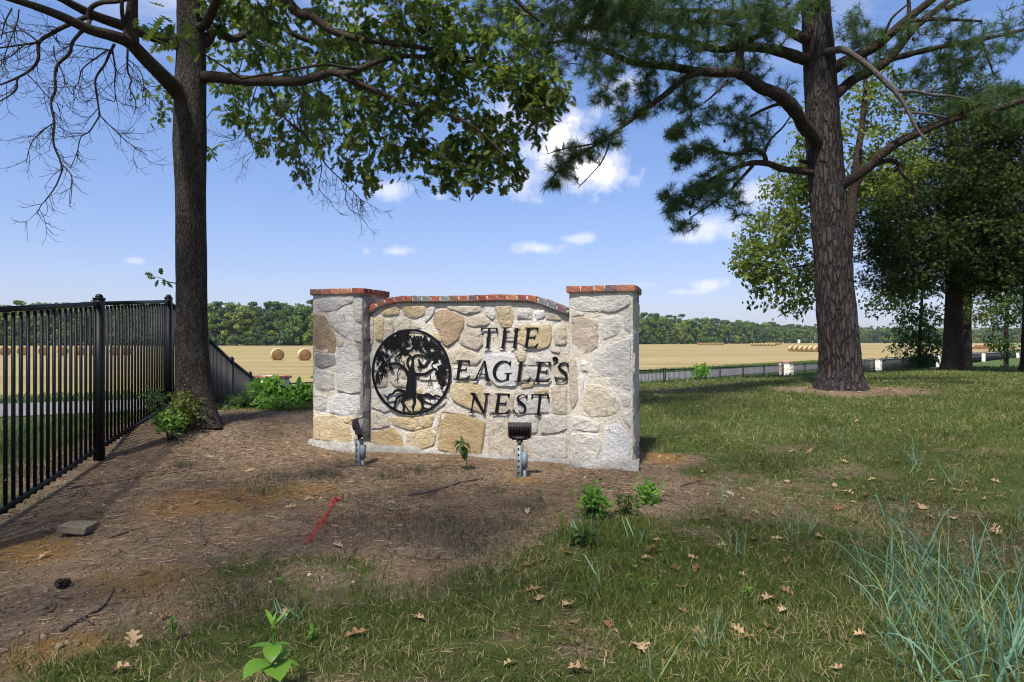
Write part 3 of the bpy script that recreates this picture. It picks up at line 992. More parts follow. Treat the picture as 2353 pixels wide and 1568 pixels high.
        for (bw, ci) in front:
            me = brick_mesh(bw - .012, .095, .060, 900 + side * 40 + q, BRICK[ci]); q += 1
            obj('brick', me, pil, (x + bw / 2, -o + .0475, ztop - .030))
            obj('brick', brick_mesh(bw - .012, .095, .060, 930 + side * 40 + q, BRICK[(ci + 2) % 6]), pil, (x + bw / 2, PD + o - .0475, ztop - .030))
            x += bw
        nb = 4; seg = (d - .19) / nb
        for j in range(nb):
            for xs, dd in ((pu + PW + o - .0475, 0), (pu - o + .0475, 3)):
                me = brick_mesh(.095, seg - .010, .060, 960 + side * 40 + j + dd, BRICK[(2, 4, 0, 4)[j] if side == 0 else (0, 5, 3, 2)[j]])
                obj('brick', me, pil, (xs, -o + .095 + seg * (j + .5), ztop - .030))
        obj('brick', brick_mesh(w - .2, d - .2, .052, 990 + side, BRICK[0]), pil, (pu + PW / 2, PD / 2, ztop - .034))


# ---------------------------------------------------------------- lettering
def solid(bm, P, v0, v1):
    """extruded outline (u, z) between depth v0 (front) and v1"""
    a = [bm.verts.new((p[0], v0, p[1])) for p in P]; b = [bm.verts.new((p[0], v1, p[1])) for p in P]
    n = len(P)
    try:
        bm.faces.new(a); bm.faces.new(b[::-1])
    except ValueError: pass
    for i in range(n):
        j = (i + 1) % n
        bm.faces.new((a[j], a[i], b[i], b[j]))


def ribbon_polys(C, Wd):
    """centre line + widths -> list of quads"""
    C = np.asarray(C, float); Wd = np.asarray(Wd, float)
    t = np.gradient(C, axis=0); t /= np.maximum(np.linalg.norm(t, axis=1, keepdims=True), 1e-9)
    n = np.stack([-t[:, 1], t[:, 0]], -1)
    return C + n * Wd[:, None] / 2, C - n * Wd[:, None] / 2


def ribbon(bm, C, Wd, v0, v1):
    A, B = ribbon_polys(C, Wd)
    k = len(A)
    af = [bm.verts.new((p[0], v0, p[1])) for p in A]; bf = [bm.verts.new((p[0], v0, p[1])) for p in B]
    ab = [bm.verts.new((p[0], v1, p[1])) for p in A]; bb = [bm.verts.new((p[0], v1, p[1])) for p in B]
    for i in range(k - 1):
        bm.faces.new((af[i], bf[i], bf[i + 1], af[i + 1])); bm.faces.new((ab[i], ab[i + 1], bb[i + 1], bb[i]))
        bm.faces.new((af[i], af[i + 1], ab[i + 1], ab[i])); bm.faces.new((bf[i], bb[i], bb[i + 1], bf[i + 1]))
    bm.faces.new((af[0], ab[0], bb[0], bf[0])); bm.faces.new((af[-1], bf[-1], bb[-1], ab[-1]))


def serif(x0, x1, y, up=1, t=.034):
    return [(x0, y), (x1, y), (x1 - .03, y + up * t), (x0 + .03, y + up * t)]


def glyph(ch):
    """upright capital in a unit-high box: polygons and (centre line, widths) ribbons"""
    Pz, Rb = [], []
    st = lambda a, b, y0=0, y1=1: Pz.append([(a, y0), (b, y0), (b, y1), (a, y1)])
    if ch == 'T':
        st(.37, .49); Pz.append([(0, .945), (.86, .945), (.87, 1), (-.01, 1)])
        Pz.append([(-.01, 1), (-.03, .78), (.005, .78), (.09, .945)]); Pz.append([(.87, 1), (.89, .78), (.855, .78), (.77, .945)]); Pz.append(serif(.24, .62, 0))
    elif ch == 'H':
        st(.12, .24); st(.68, .80); st(.24, .68, .475, .525)
        for a in (.0, .56):
            Pz.append(serif(a, a + .36, 0)); Pz.append(serif(a, a + .36, 1, -1))
    elif ch in 'EL':
        st(.12, .24); Pz.append(serif(.0, .36, 0)); Pz.append(serif(.0, .36, 1, -1))
        Pz.append([(.2, 0), (.66, 0), (.67, .05), (.2, .05)]); Pz.append([(.66, 0), (.74, .22), (.70, .22), (.56, .05)])
        if ch == 'E':
            Pz.append([(.2, .95), (.63, .95), (.64, 1), (.2, 1)]); Pz.append([(.64, 1), (.65, .78), (.61, .78), (.53, .95)])
            st(.2, .50, .49, .54); Pz.append([(.47, .515), (.54, .64), (.54, .39)])
    elif ch == 'A':
        Pz.append([(.05, 0), (.105, 0), (.46, 1), (.405, 1)]); Pz.append([(.40, 1), (.48, 1), (.80, 0), (.645, 0)]); st(.20, .64, .30, .345)
        Pz.append(serif(-.05, .22, 0)); Pz.append(serif(.56, .90, 0))
    elif ch == 'N':
        st(.14, .19); st(.72, .77); Pz.append([(.03, 1), (.20, 1), (.80, 0), (.72, 0), (.70, 0)]); Pz.append(serif(.02, .32, 0)); Pz.append(serif(.60, .90, 1, -1)); Pz.append(serif(-.03, .2, 1, -1))
    elif ch == 'G':
        a = np.radians(np.linspace(52, 318, 34))
        C = np.stack([.47 + .40 * np.cos(a), .5 + .475 * np.sin(a)], -1)
        w = .055 + .10 * np.maximum(0, -np.cos(a)) ** 1.2
        Rb.append((C, w)); st(.68, .81, .06, .42); Pz.append(serif(.56, .92, .42, -1)); Pz.append([(.80, 1.0), (.755, .98), (.70, .87), (.78, .73), (.81, .73)])
        Pz.append([(.70, .06), (.81, .06), (.81, .12), (.70, .16)])
    elif ch == 'S':
        C = spline([(.60, .84), (.54, .93), (.40, .965), (.24, .92), (.16, .79), (.22, .66), (.38, .55), (.52, .44), (.60, .29), (.54, .12), (.38, .03), (.20, .055), (.07, .17)], 4)
        t = np.linspace(0, 1, len(C)); w = .045 + .115 * np.exp(-((t - .5) / .2) ** 2)
        Rb.append((C, w)); Pz.append([(.615, 1.0), (.585, .95), (.58, .80), (.62, .74), (.635, .74)]); Pz.append([(.045, 0), (.075, .05), (.085, .2), (.055, .28), (.03, .28)])
    elif ch == "'":
        a = np.radians(np.linspace(0, 340, 18)); Pz.append([(.5 + .42 * np.cos(q), .74 + .26 * np.sin(q)) for q in a])
        Rb.append((spline([(.84, .80), (.86, .55), (.66, .25), (.2, .02)], 5), np.linspace(.30, .06, 16)))
    return Pz, Rb


LETTERS = [("T", 475, 675, 527, 768), ("H", 690, 945, 527, 768), ("E", 965, 1157, 524, 762), ("E", 158, 350, 910, 1137), ("A", 378, 600, 915, 1150), ("G", 618, 846, 915, 1160), ("L", 873, 1067, 925, 1160), ("E", 1090, 1302, 928, 1166),
           ("'", 1320, 1388, 868, 962), ("S", 1350, 1510, 930, 1174), ("N", 328, 590, 1298, 1530), ("E", 610, 820, 1303, 1538), ("S", 860, 1026, 1310, 1548), ("T", 1068, 1280, 1314, 1558)]


def build_letters():
    v = WV - .029
    for ch, x0, x1, y0, y1 in LETTERS:
        # second crop: 1320,850 / .2551
        cv = lambda x, y: on_wall((1320 + .2551 * x - 900) / .459, (850 + .2551 * y - 840) / .459, v)
        ua, zb = cv(x0, y1); ub, za = cv(x1, y0)
        Pz, Rb = glyph(ch)
        sh = .13 if ch != "'" else .0
        S = lambda p: np.stack([np.asarray(p)[:, 0] + sh * np.asarray(p)[:, 1], np.asarray(p)[:, 1]], -1)
        Pz = [S(p) for p in Pz]; Rb = [(S(c), w) for c, w in Rb]
        allp = np.concatenate(Pz + [np.concatenate(ribbon_polys(c, w)) for c, w in Rb])
        lo, hi = allp.min(0), allp.max(0)
        sc = np.array([(ub - ua), (za - zb)]) / (hi - lo)
        bm = bmesh.new(); d = 0
        for p in Pz:
            solid(bm, np.array([ua, zb]) + (p - lo) * sc, v + d, v + .014); d += .0004
        for c, w in Rb:
            A, B = ribbon_polys(c, w)
            A = np.array([ua, zb]) + (A - lo) * sc; B = np.array([ua, zb]) + (B - lo) * sc
            C = (A + B) / 2; ww = np.linalg.norm(A - B, axis=1)
            ribbon(bm, C, ww, v + d, v + .014); d += .0004
        for q in (.3, .7):      # stand-off pins into the wall
            solid(bm, [(ua + (ub - ua) * q + a, zb + (za - zb) * .5 + b) for a, b in ((-.003, -.003), (.003, -.003), (.003, .003), (-.003, .003))], v + .012, WV + .01)
        bmesh.ops.recalc_face_normals(bm, faces=bm.faces)
        me = bpy.data.meshes.new('letter'); bm.to_mesh(me); bm.free(); me.materials.append(M['black'])
        obj('letter', me, sign)


def build_emblem():
    # crop 1090,960 / .1914 ; the disc there: centre (738,825), half axes 610 x 677
    v = WV - .029
    cv = lambda x, y: on_wall((1090 + .1914 * x - 900) / .459, (960 + .1914 * y - 840) / .459, v)
    cu, cz = cv(738, 825)
    r = (cv(738, 148)[1] - cv(738, 1502)[1]) / 2
    P = lambda x, y: np.array([cu + (x - 738) / 610 * r, cz + (825 - y) / 677 * r])
    em = empty('emblem'); em.parent = sign
    ring = bmesh.new()
    n = 72
    a = np.arange(n) / n * 2 * np.pi
    rows = [[ring.verts.new((cu + q * math.cos(t), d, cz + q * math.sin(t))) for t in a] for q, d in ((r, v), (r * .945, v), (r * .945, v + .012), (r, v + .012))]
    for i in range(n):
        j = (i + 1) % n
        for q in range(4):
            A, B = rows[q], rows[(q + 1) % 4]
            ring.faces.new((A[i], A[j], B[j], B[i]))
    for t in (45, 135, 225, 315):
        c = np.array([cu + r * .97 * math.cos(R(t)), cz + r * .97 * math.sin(R(t))])
        solid(ring, [c + np.array(q) for q in ((-.006, -.006), (.006, -.006), (.006, .006), (-.006, .006))], v + .011, WV + .01)
    bmesh.ops.recalc_face_normals(ring, faces=ring.faces)
    me = bpy.data.meshes.new('ring'); ring.to_mesh(me); ring.free(); me.materials.append(M['black']); obj('ring', me, em)
    dd = [0.0]

    def strokes(name, lst):
        bm = bmesh.new()
        for pts, w0, w1 in lst:
            C = spline([P(x, y) for x, y in pts], 5)
            dd[0] = (dd[0] + .00023) % .003
            ribbon(bm, C, np.linspace(w0, w1, len(C)) * r, v + .001 + dd[0], v + .0095 + dd[0] * .3)
        bmesh.ops.recalc_face_normals(bm, faces=bm.faces)
        me = bpy.data.meshes.new(name); bm.to_mesh(me); bm.free(); me.materials.append(M['black']); obj(name, me, em)
    strokes('trunk', [([(735, 1230), (738, 1100), (748, 960), (755, 830), (740, 780)], .27, .15), ([(690, 1180), (700, 1080), (715, 960), (700, 870)], .09, .06), ([(800, 1180), (790, 1080), (775, 960), (785, 850)], .10, .06)])
    strokes('branch', [([(700, 880), (660, 790), (600, 730), (520, 690), (440, 700), (340, 720), (260, 760)], .085, .03), ([(735, 800), (690, 700), (700, 620), (740, 570), (690, 550), (600, 550), (530, 590)], .06, .02),
                       ([(735, 800), (770, 700), (770, 600), (830, 560), (920, 570), (1000, 610), (1080, 600)], .07, .03), ([(790, 850), (860, 860), (960, 850), (1040, 800), (1110, 770), (1160, 850), (1180, 930)], .085, .03),
                       ([(860, 620), (880, 690), (920, 720), (960, 730)], .05, .06), ([(1130, 590), (1100, 660), (1060, 710), (1100, 770), (1140, 800)], .035, .02), ([(660, 800), (580, 760), (540, 830), (530, 930), (545, 1010)], .03, .012),
                       ([(530, 930), (480, 970)], .016, .01), ([(1040, 860), (1035, 930), (1010, 1000), (1020, 1040)], .016, .01), ([(1035, 930), (1070, 960)], .012, .01), ([(1020, 970), (1075, 1030)], .012, .01), ([(1015, 970), (960, 985)], .012, .01),
                       ([(590, 560), (595, 640), (640, 690), (630, 730)], .02, .012), ([(520, 690), (500, 620), (540, 560), (590, 540)], .03, .015), ([(440, 700), (400, 640), (440, 570), (520, 520), (600, 450), (680, 360)], .028, .012),
                       ([(400, 640), (350, 660), (300, 700)], .03, .02), ([(880, 460), (900, 500), (950, 520), (980, 570)], .035, .04), ([(600, 560), (560, 600), (520, 610)], .02, .02), ([(330, 740), (300, 860), (280, 980)], .03, .02), ([(640, 470), (560, 540)], .02, .02)])
    strokes('eagle', [([(850, 620), (900, 690), (940, 725), (985, 710), (1040, 640)], .03, .02), ([(870, 740), (920, 745), (990, 725)], .05, .05), ([(960, 700), (1010, 640), (1030, 650)], .03, .01), ([(840, 745), (880, 740)], .03, .035)])
    strokes('root', [([(690, 1160), (600, 1120), (510, 1120), (460, 1170), (400, 1190), (370, 1290)], .085, .015), ([(420, 1180), (370, 1220), (330, 1190), (280, 1205)], .03, .012), ([(680, 1190), (560, 1210), (510, 1280), (490, 1360), (500, 1400)], .075, .02),
                     ([(500, 1290), (430, 1300), (370, 1320)], .03, .012), ([(500, 1370), (440, 1390)], .02, .01), ([(720, 1210), (640, 1250), (600, 1290), (630, 1370), (620, 1460)], .07, .025), ([(630, 1310), (680, 1390), (740, 1460)], .03, .012),
                     ([(630, 1400), (590, 1440)], .02, .012), ([(790, 1210), (800, 1300), (770, 1380), (790, 1470)], .09, .02), ([(840, 1200), (900, 1270), (920, 1350), (960, 1390), (1000, 1385)], .085, .02), ([(915, 1340), (900, 1400), (840, 1460)], .03, .012),
                     ([(915, 1390), (915, 1440)], .02, .012), ([(840, 1180), (930, 1190), (1000, 1165), (1080, 1200), (1130, 1175), (1200, 1200)], .085, .012), ([(900, 1240), (980, 1290), (1060, 1315), (1110, 1320)], .05, .012), ([(1030, 1200), (1035, 1280)], .02, .012),
                     ([(1105, 1200), (1110, 1300)], .02, .01), ([(570, 1220), (565, 1300)], .016, .01), ([(1040, 1300), (1060, 1350)], .016, .01), ([(1110, 1220), (1180, 1240)], .016, .01), ([(960, 1195), (1100, 1230)], .03, .012)])
    # leaf masses of the emblem
    bl = [(420, 330, 130, 70), (560, 260, 150, 80), (700, 330, 170, 80), (560, 400, 150, 80), (420, 450, 90, 60), (860, 330, 120, 70), (980, 370, 110, 90), (1080, 470, 110, 90), (1150, 600, 90, 100), (1230, 720, 80, 120), (1200, 860, 80, 110), (1220, 970, 50, 60),
          (1210, 1050, 20, 40), (300, 560, 90, 60), (250, 660, 80, 60), (290, 770, 50, 60), (240, 880, 50, 60), (230, 970, 40, 45), (330, 830, 30, 60), (700, 470, 110, 60), (850, 430, 90, 50), (640, 530, 80, 40), (1020, 550, 60, 60), (380, 720, 50, 40), (430, 770, 30, 40), (950, 290, 70, 40), (1250, 620, 60, 80), (380, 400, 60, 50), (640, 230, 120, 50), (770, 230, 30, 50)]
    bm = bmesh.new(); rr = random.Random(5)
    holes = [(750, 215, 40, 25), (890, 240, 70, 22), (770, 265, 16, 18), (1010, 290, 26, 30), (625, 375, 24, 30), (720, 345, 40, 25), (900, 375, 28, 35), (710, 450, 30, 18), (1060, 470, 14, 40), (1215, 470, 16, 20), (570, 255, 10, 12), (400, 510, 30, 40), (1180, 670, 20, 40), (260, 850, 20, 25), (820, 500, 80, 20), (430, 630, 30, 20)]
    for (x, y, rx, ry) in bl:
        for q in range(int(rx * ry / 150) + 3):
            t = rr.uniform(0, 6.28); s = math.sqrt(rr.random())
            px, py = x + rx * s * math.cos(t), y + ry * s * math.sin(t)
            if ((px - 738) / 610) ** 2 + ((py - 825) / 677) ** 2 > .93: continue
            if any(((px - hx) / (hr + 8)) ** 2 + ((py - hy) / (hq + 8)) ** 2 < 1 for hx, hy, hr, hq in holes): continue
            c = P(px, py); b0 = rr.uniform(0, 6.28); m = 8; sz = rr.uniform(.022, .036) * r
            dep = rr.uniform(0, .003)
            solid(bm, [c + sz * (1.0 if k % 2 else .55) * np.array([math.cos(b0 + k / m * 6.283), math.sin(b0 + k / m * 6.283)]) for k in range(m)], v + .0012 + dep, v + .0085 + dep * .3)
    bmesh.ops.recalc_face_normals(bm, faces=bm.faces)
    me = bpy.data.meshes.new('foliage'); bm.to_mesh(me); bm.free(); me.materials.append(M['black'])
    tag(obj('foliage', me, em), kind='stuff')


M['rubble'] = m_stone('rubble_concrete', (.34, .32, .29), (.62, .60, .56), (.20, .18, .15), .5)
build_sign(); build_letters(); build_emblem()


# ---------------------------------------------------------------- floodlights
M['bronze'] = m_plain('dark_bronze_lamp_paint', (.030, .022, .026), .5, .35, .4, 25, .001, 200)
M['galv'] = m_plain('galvanised_steel', (.19, .21, .21), .55, .35, .25, 40, .0006, 200, .3)
M['conduit'] = m_plain('grey_plastic_conduit', (.17, .20, .225), .5, .3, .12, 20)
M['slot'] = m_plain('dark_slot', (.012, .012, .012), .8, .1, .1)


def floodlight(pos, yaw, tilt, h, label, post_rot):
    e = empty('floodlight', pos); tag(e, label, 'floodlight', 'floodlights aimed at the sign')
    # slotted channel post
    p = MB(); w = .050; d = .030
    p.box(-w / 2, w / 2, -d, -d + .003, -.12, h); p.box(-w / 2, -w / 2 + .003, -d + .0031, d, -.12, h); p.box(w / 2 - .003, w / 2, -d + .0031, d, -.12, h)
    po = p.build('post', M['galv'], e, rot=(0, 0, post_rot))
    sl = MB()  # holes shown as dark boxes; their inner shade is put into the colour
    z = .03
    while z < h - .015:
        sl.box(-.008, .008, -d - .0012, -d + .001, z, z + .020); z += .052
    sl.build('slot', M['slot'], po)
    c = MB()
    c.box(w / 2 + .002, w / 2 + .042, -.022, .022, .45 * h * .6, h * .78); c.tube([(w / 2 + .022, 0, -.1), (w / 2 + .022, 0, .3 * h)], .014, 10)
    c.build('junction_box', M['conduit'], e, rot=(0, 0, post_rot))
    k = MB(); k.tube([(0, 0, h - .01), (0, .0, h + .035)], .016, 10); k.box(-.03, .03, -.012, .012, h + .02, h + .045)
    k.build('knuckle', M['bronze'], e, rot=(0, 0, yaw))
    head = empty('lamp_head', (0, 0, h + .04)); head.parent = e; head.rotation_euler = (tilt, 0, yaw)
    # housing: tapered shell, lens on +y side, fins on -y
    Wd, H, D = .215, .155, .055
    b = bmesh.new()
    f = [(-Wd / 2, D, 0), (Wd / 2, D, 0), (Wd / 2, D, H), (-Wd / 2, D, H)]
    g = [(-Wd / 2 + .018, 0, .012), (Wd / 2 - .018, 0, .012), (Wd / 2 - .008, 0, H - .012), (-Wd / 2 + .008, 0, H - .012)]
    A = [b.verts.new(q) for q in f]; B = [b.verts.new(q) for q in g]
    b.faces.new(A[::-1]); b.faces.new(B)
    for i in range(4): b.faces.new((A[i], A[(i + 1) % 4], B[(i + 1) % 4], B[i]))
    bmesh.ops.recalc_face_normals(b, faces=b.faces)
    bmesh.ops.bevel(b, geom=b.edges[:], offset=.005, segments=2, affect='EDGES')
    me = bpy.data.meshes.new('housing'); b.to_mesh(me); b.free(); me.materials.append(M['bronze']); obj('housing', me, head)
    n = 14
    for i in range(n):
        x = -Wd / 2 + .02 + (Wd - .04) * i / (n - 1)
        q = MB(); V = [(x - .0016, .004, .055), (x + .0016, .004, .055), (x + .0016, -.020, .062), (x - .0016, -.020, .062), (x - .0016, .004, H - .006), (x + .0016, .004, H - .006), (x + .0016, -.012, H + .004), (x - .0016, -.012, H + .004)]
        q.add(V, [(0, 1, 2, 3), (7, 6, 5, 4), (0, 4, 5, 1), (1, 5, 6, 2), (2, 6, 7, 3), (3, 7, 4, 0)])
        q.build('fin', M['bronze'], head)
    q = MB(); q.box(-.07, .07, -.014, .002, .010, .050); q.build('cable_box', M['bronze'], head)
    q = MB(); q.box(-.035, .03, -.0152, -.0142, .022, .038); q.build('rating_plate', M['plate'], head)
    q = MB(); q.box(-Wd / 2 + .012, Wd / 2 - .012, D + .0005, D + .004, .012, H - .012); q.build('lens', M['lens'], head)
    # cobweb-dusted bracket
    q = MB(); q.box(-.012, .012, -.006, .03, -.03, .02); q.build('bracket', M['bronze'], head)


M['plate'] = m_plain('worn_label', (.16, .15, .15), .6, .2, .4, 120)
M['lens'] = m_plain('dusty_lens', (.20, .21, .22), .25, .5, .1)
p1 = G(1070 * .766 + 6, 1397 * .766); p2 = G(1559 * .766, 1432 * .766)
floodlight(p1, -TH + R(-78), R(14), .25, 'dark floodlight on slotted steel post, seen edge-on before the left pillar', R(-35))
floodlight(p2, -TH + R(14), R(24), .285, 'finned dark floodlight on slotted steel post, seen from behind below the lettering', R(-20))

# ================================================================== FENCES
def picket_mesh(h, w=.019):
    b = MB(); b.box(-w / 2, w / 2, -w / 2, w / 2, 0, h); b.V = [np.concatenate(b.V)]
    return mesh_from('picket', b.V[0], np.concatenate(b.Q), [M['black_iron']])


def post_mesh(h, w=.066, cap=True):
    b = MB(); b.box(-w / 2, w / 2, -w / 2, w / 2, -.15, h)
    if cap:
        b.box(-w / 2 - .004, w / 2 + .004, -w / 2 - .004, w / 2 + .004, h, h + .012)
        a = np.arange(10) / 10 * 2 * np.pi
        for i, (r0, z0, r1, z1) in enumerate(((.030, .012, .032, .026), (.032, .026, .022, .042), (.022, .042, .002, .048))):
            V = [(r0 * math.cos(t), r0 * math.sin(t), h + z0) for t in a] + [(r1 * math.cos(t), r1 * math.sin(t), h + z1) for t in a]
            b.add(V, [(q, (q + 1) % 10, 10 + (q + 1) % 10, 10 + q) for q in range(10)])
    return mesh_from('post', np.concatenate(b.V), np.concatenate(b.Q), [M['black_iron']])


def iron_fence(name, pts, label, group=None, H=1.36, joined=False, pitch=.104, first_post=True, last_post=True, pw=.066):
    """pts: (x, y, height of the top rail)"""
    e = empty(name, (pts[0][0], pts[0][1], pts[0][2] - H)); tag(e, label, 'fence', group)
    o = np.array(e.location)
    pts = np.asarray(pts, float)
    pm = post_mesh(H + .02, pw); km = picket_mesh(H - .09)
    for i, p in enumerate(pts):
        if (i == 0 and not first_post) or (i == len(pts) - 1 and not last_post): continue
        j = min(i, len(pts) - 2); d = pts[j + 1] - pts[j]
        obj('post', pm, e, p + (0, 0, -H) - o, (0, 0, math.atan2(d[1], d[0])))
    allp = MB()
    for a, b in zip(pts[:-1], pts[1:]):
        d = b - a; L = math.hypot(d[0], d[1]); ang = math.atan2(d[1], d[0])
        for nm, dz, hh in (('top_rail', -.018, .036), ('bottom_rail', -H + .085, .032)):
            r = MB(); r.bar(a + (0, 0, dz) - o, b + (0, 0, dz) - o, .030, hh); r.build(nm, M['black_iron'], e)
        n = max(1, int(round(L / pitch)))
        for k in range(1, n):
            p = a + d * k / n + np.array([0, 0, -H + .05]) - o
            if joined: allp.box(p[0] - .009, p[0] + .009, p[1] - .009, p[1] + .009, p[2], p[2] + H - .07)
            else: obj('picket', km, e, p, (0, 0, ang))
    if joined: tag(allp.build('pickets', M['black_iron'], e), kind='stuff')
    return e


FL = [(-3.03, 3.6, 1.385), (-3.61, 5.97, 1.565), (-4.19, 8.33, 1.722), (-4.62, 10.3, 1.30), (-5.05, 12.3, .875), (-5.47, 14.26, .52), (-5.88, 16.0, .25)]
iron_fence('iron_fence', FL, 'black iron picket fence beside the shaded tree trunk, stepping downhill', last_post=False, pw=.074)

RX = lambda Y: 6.72 + .952 * (Y - 29.2)
PIL = [(16.2, .40), (38.3, .06), (50.4, -.05), (63.9, -.02), (80.0, -.10), (99.0, -.35)]     # depth, height of the cap


def far_pillar():
    e = empty('stone_pillar')
    Wp = .60; H = 1.55
    c = MB(); c.box(-Wp / 2, Wp / 2, -Wp / 2, Wp / 2, -.3, H - .06)
    core = c.build('core', M['mortar'], e)
    rr = random.Random(11)
    for f in range(4):
        z = .02
        while z < H - .14:
            h = min(rr.uniform(.18, .34), H - .07 - z)
            cut = rr.uniform(.3, .7)
            for a, b in ((0, cut), (cut, 1)):
                xa, xb = -Wp / 2 + a * Wp + .014, -Wp / 2 + b * Wp - .014
                P = np.array([(xa, z + .012), (xb, z + .02), (xb - rr.uniform(0, .03), z + h - .012), (xa + rr.uniform(0, .03), z + h - .01)])
                me = stone_mesh(P, .014, rr.randrange(9999), 1.0, STONE[rr.choice('wwgtwgl')])
                if me:
                    q = obj('stone', me, e); an = f * math.pi / 2
                    q.rotation_euler = (0, 0, an); q.location = (math.sin(an) * Wp / 2, -math.cos(an) * Wp / 2, 0)
            z += h
    o = Wp / 2 + .04
    c = MB(); c.box(-o + .01, o - .01, -o + .01, o - .01, H - .06, H - .006); c.build('cap_mortar', M['mortar'], e)
    for f in range(4):
        for k in range(5):
            x = -o + (k + .5) * (2 * o - .1) / 5
            me = brick_mesh((2 * o - .1) / 5 - .010, .098, .062, 40 + f * 5 + k, BRICK[(2, 4, 0, 5, 2)[(k + f) % 5]])
            an = f * math.pi / 2; q = obj('brick', me, e)
            q.rotation_euler = (0, 0, an)
            q.location = (x * math.cos(an) + (o - .049) * math.sin(an), x * math.sin(an) - (o - .049) * math.cos(an), H - .030)
    c = brick_mesh(2 * o - .2, 2 * o - .2, .05, 77, BRICK[0]); obj('brick', c, e, (0, 0, H - .035))
    return e, H


def copy_tree(o, parent=None):
    c = o.copy(); COL.objects.link(c); c.parent = parent
    for ch in list(o.children): copy_tree(ch, c)
    return c


proto, PH = far_pillar()
PLAB = ['stone fence pillar with brick cap behind the leafy weeds beyond the big trunk', 'stone fence pillar just left of the pine trunk, at the foot of the lawn', 'stone fence pillar right of the pine trunk, first of the row there',
        'stone fence pillar beside the low leafy sapling, left of the cedar trunk', 'stone fence pillar just right of the cedar trunk', 'far pale stone fence pillar at the right edge of the picture']
pil_xy = []
for i, (Y, zt) in enumerate(PIL):
    o = proto if i == 0 else copy_tree(proto)
    x = RX(Y) if i else -5.72
    pil_xy.append((x, Y))
    o.location = (x, Y, zt - PH); o.rotation_euler = (0, 0, math.atan2(1.0, .952) + (0.0 if i else .12))
    tag(o, PLAB[i], 'pillar', 'stone pillars of the roadside fence')
FZ = lambda Y: np.interp(Y, [16, 29.2, 38.3, 50, 64, 80, 99, 110], [.22, .02, -.11, -.16, -.18, -.22, -.45, -.5])
FLAB = ['black iron fence run below the lawn, between the sign and the pine trunk', 'black iron fence run hidden in part by the pine trunk', 'black iron fence run behind the low leafy sapling',
        'black iron fence run passing behind the cedar trunk', 'black iron fence run farthest right, beyond the cedar']
for i in range(5):
    a, b = PIL[i][0], PIL[i + 1][0]
    n = max(2, int(round((b - a) * 1.38 / 2.44)))
    pts = [(RX(y), y, float(FZ(y))) for y in np.linspace(a + (.35 if i else .1), b - .35, n + 1)]
    if i == 0: pts[0] = (-5.40, 16.45, .215)
    iron_fence('iron_fence', pts, FLAB[i], 'black iron fence along the road', joined=True, H=1.30, pw=.085)


# ================================================================== HAY BALES
def hay_materials():
    m, nt, out = new_mat('hay_bale_side'); k = N(nt)
    v = k.pos((3, 1.2, 3), True); n = k.noise(3, 5, .7, v); f = k.noise(14, 4, .7, v)
    col = k.mix(k.ramp(n, .3, .7), (.46, .34, .17), (.62, .50, .30)); col = k.mix(k.m('MULTIPLY', f, .4), col, (.32, .22, .10))
    k.l(k.bsdf(col, .95, .05, k.bump(f, .03)), out.inputs[0])
    m2, nt, out = new_mat('hay_bale_end'); k = N(nt)
    tc = k.n('ShaderNodeTexCoord').outputs['Object']; s = k.n('ShaderNodeSeparateXYZ'); k.l(tc, s.inputs[0])
    r = k.m('SQRT', k.m('ADD', k.m('MULTIPLY', s.outputs['X'], s.outputs['X']), k.m('MULTIPLY', s.outputs['Z'], s.outputs['Z'])))
    n = k.noise(4, 4, .6, tc); f = k.noise(20, 4, .7, tc)
    w = k.m('SINE', k.m('ADD', k.m('MULTIPLY', r, 62.0), k.m('MULTIPLY', n, 6.0)))
    col = k.mix(k.ramp(w, -1, 1), (.175, .095, .045), (.32, .20, .10)); col = k.mix(k.m('MULTIPLY', f, .4), col, (.24, .14, .07))
    k.l(k.bsdf(col, .95, .05, k.bump(w, .03)), out.inputs[0])
    return m, m2


M['bale'], M['bale_end'] = hay_materials()


def bale_mesh(seed, rad=.76, L=1.35):
    rr = random.Random(seed); n = 30
    rows = [(-L / 2 - .0, .80), (-L / 2 + .05, .96), (-L / 2 + .15, 1.0), (-.2, 1.01), (.2, 1.01), (L / 2 - .15, 1.0), (L / 2 - .05, .96), (L / 2, .80)]
    V = []; F = []; mi = []
    for y, s in rows:
        for k in range(n):
            a = k / n * 2 * math.pi
            q = rad * s * (1 + .02 * mnoise.noise(Vector((math.cos(a) * 2, math.sin(a) * 2, y * 2 + seed))))
            z = q * math.sin(a)
            if z < -rad * .90: z = -rad * .90
            V.append((q * math.cos(a), y, z + rad * .90))
    for r in range(len(rows) - 1):
        for k in range(n):
            F.append((r * n + k, r * n + (k + 1) % n, (r + 1) * n + (k + 1) % n, (r + 1) * n + k)); mi.append(1 if r in (0, len(rows) - 2) else 0)
    me = bpy.data.meshes.new('hay_bale')
    V += [(0, -L / 2 + .01, rad * .9), (0, L / 2 - .01, rad * .9)]
    for k in range(n):
        F.append((len(V) - 2, (k + 1) % n, k)); mi.append(1)
        b = (len(rows) - 1) * n
        F.append((len(V) - 1, b + k, b + (k + 1) % n)); mi.append(1)
    V = [(x, y, z - rad * .9) for x, y, z in V]
    me.from_pydata(V, [], F); me.materials.append(M['bale']); me.materials.append(M['bale_end'])
    for p, q in zip(me.polygons, mi): p.material_index = q; p.use_smooth = True
    return me


BM = [bale_mesh(i) for i in range(4)]
nb = 0


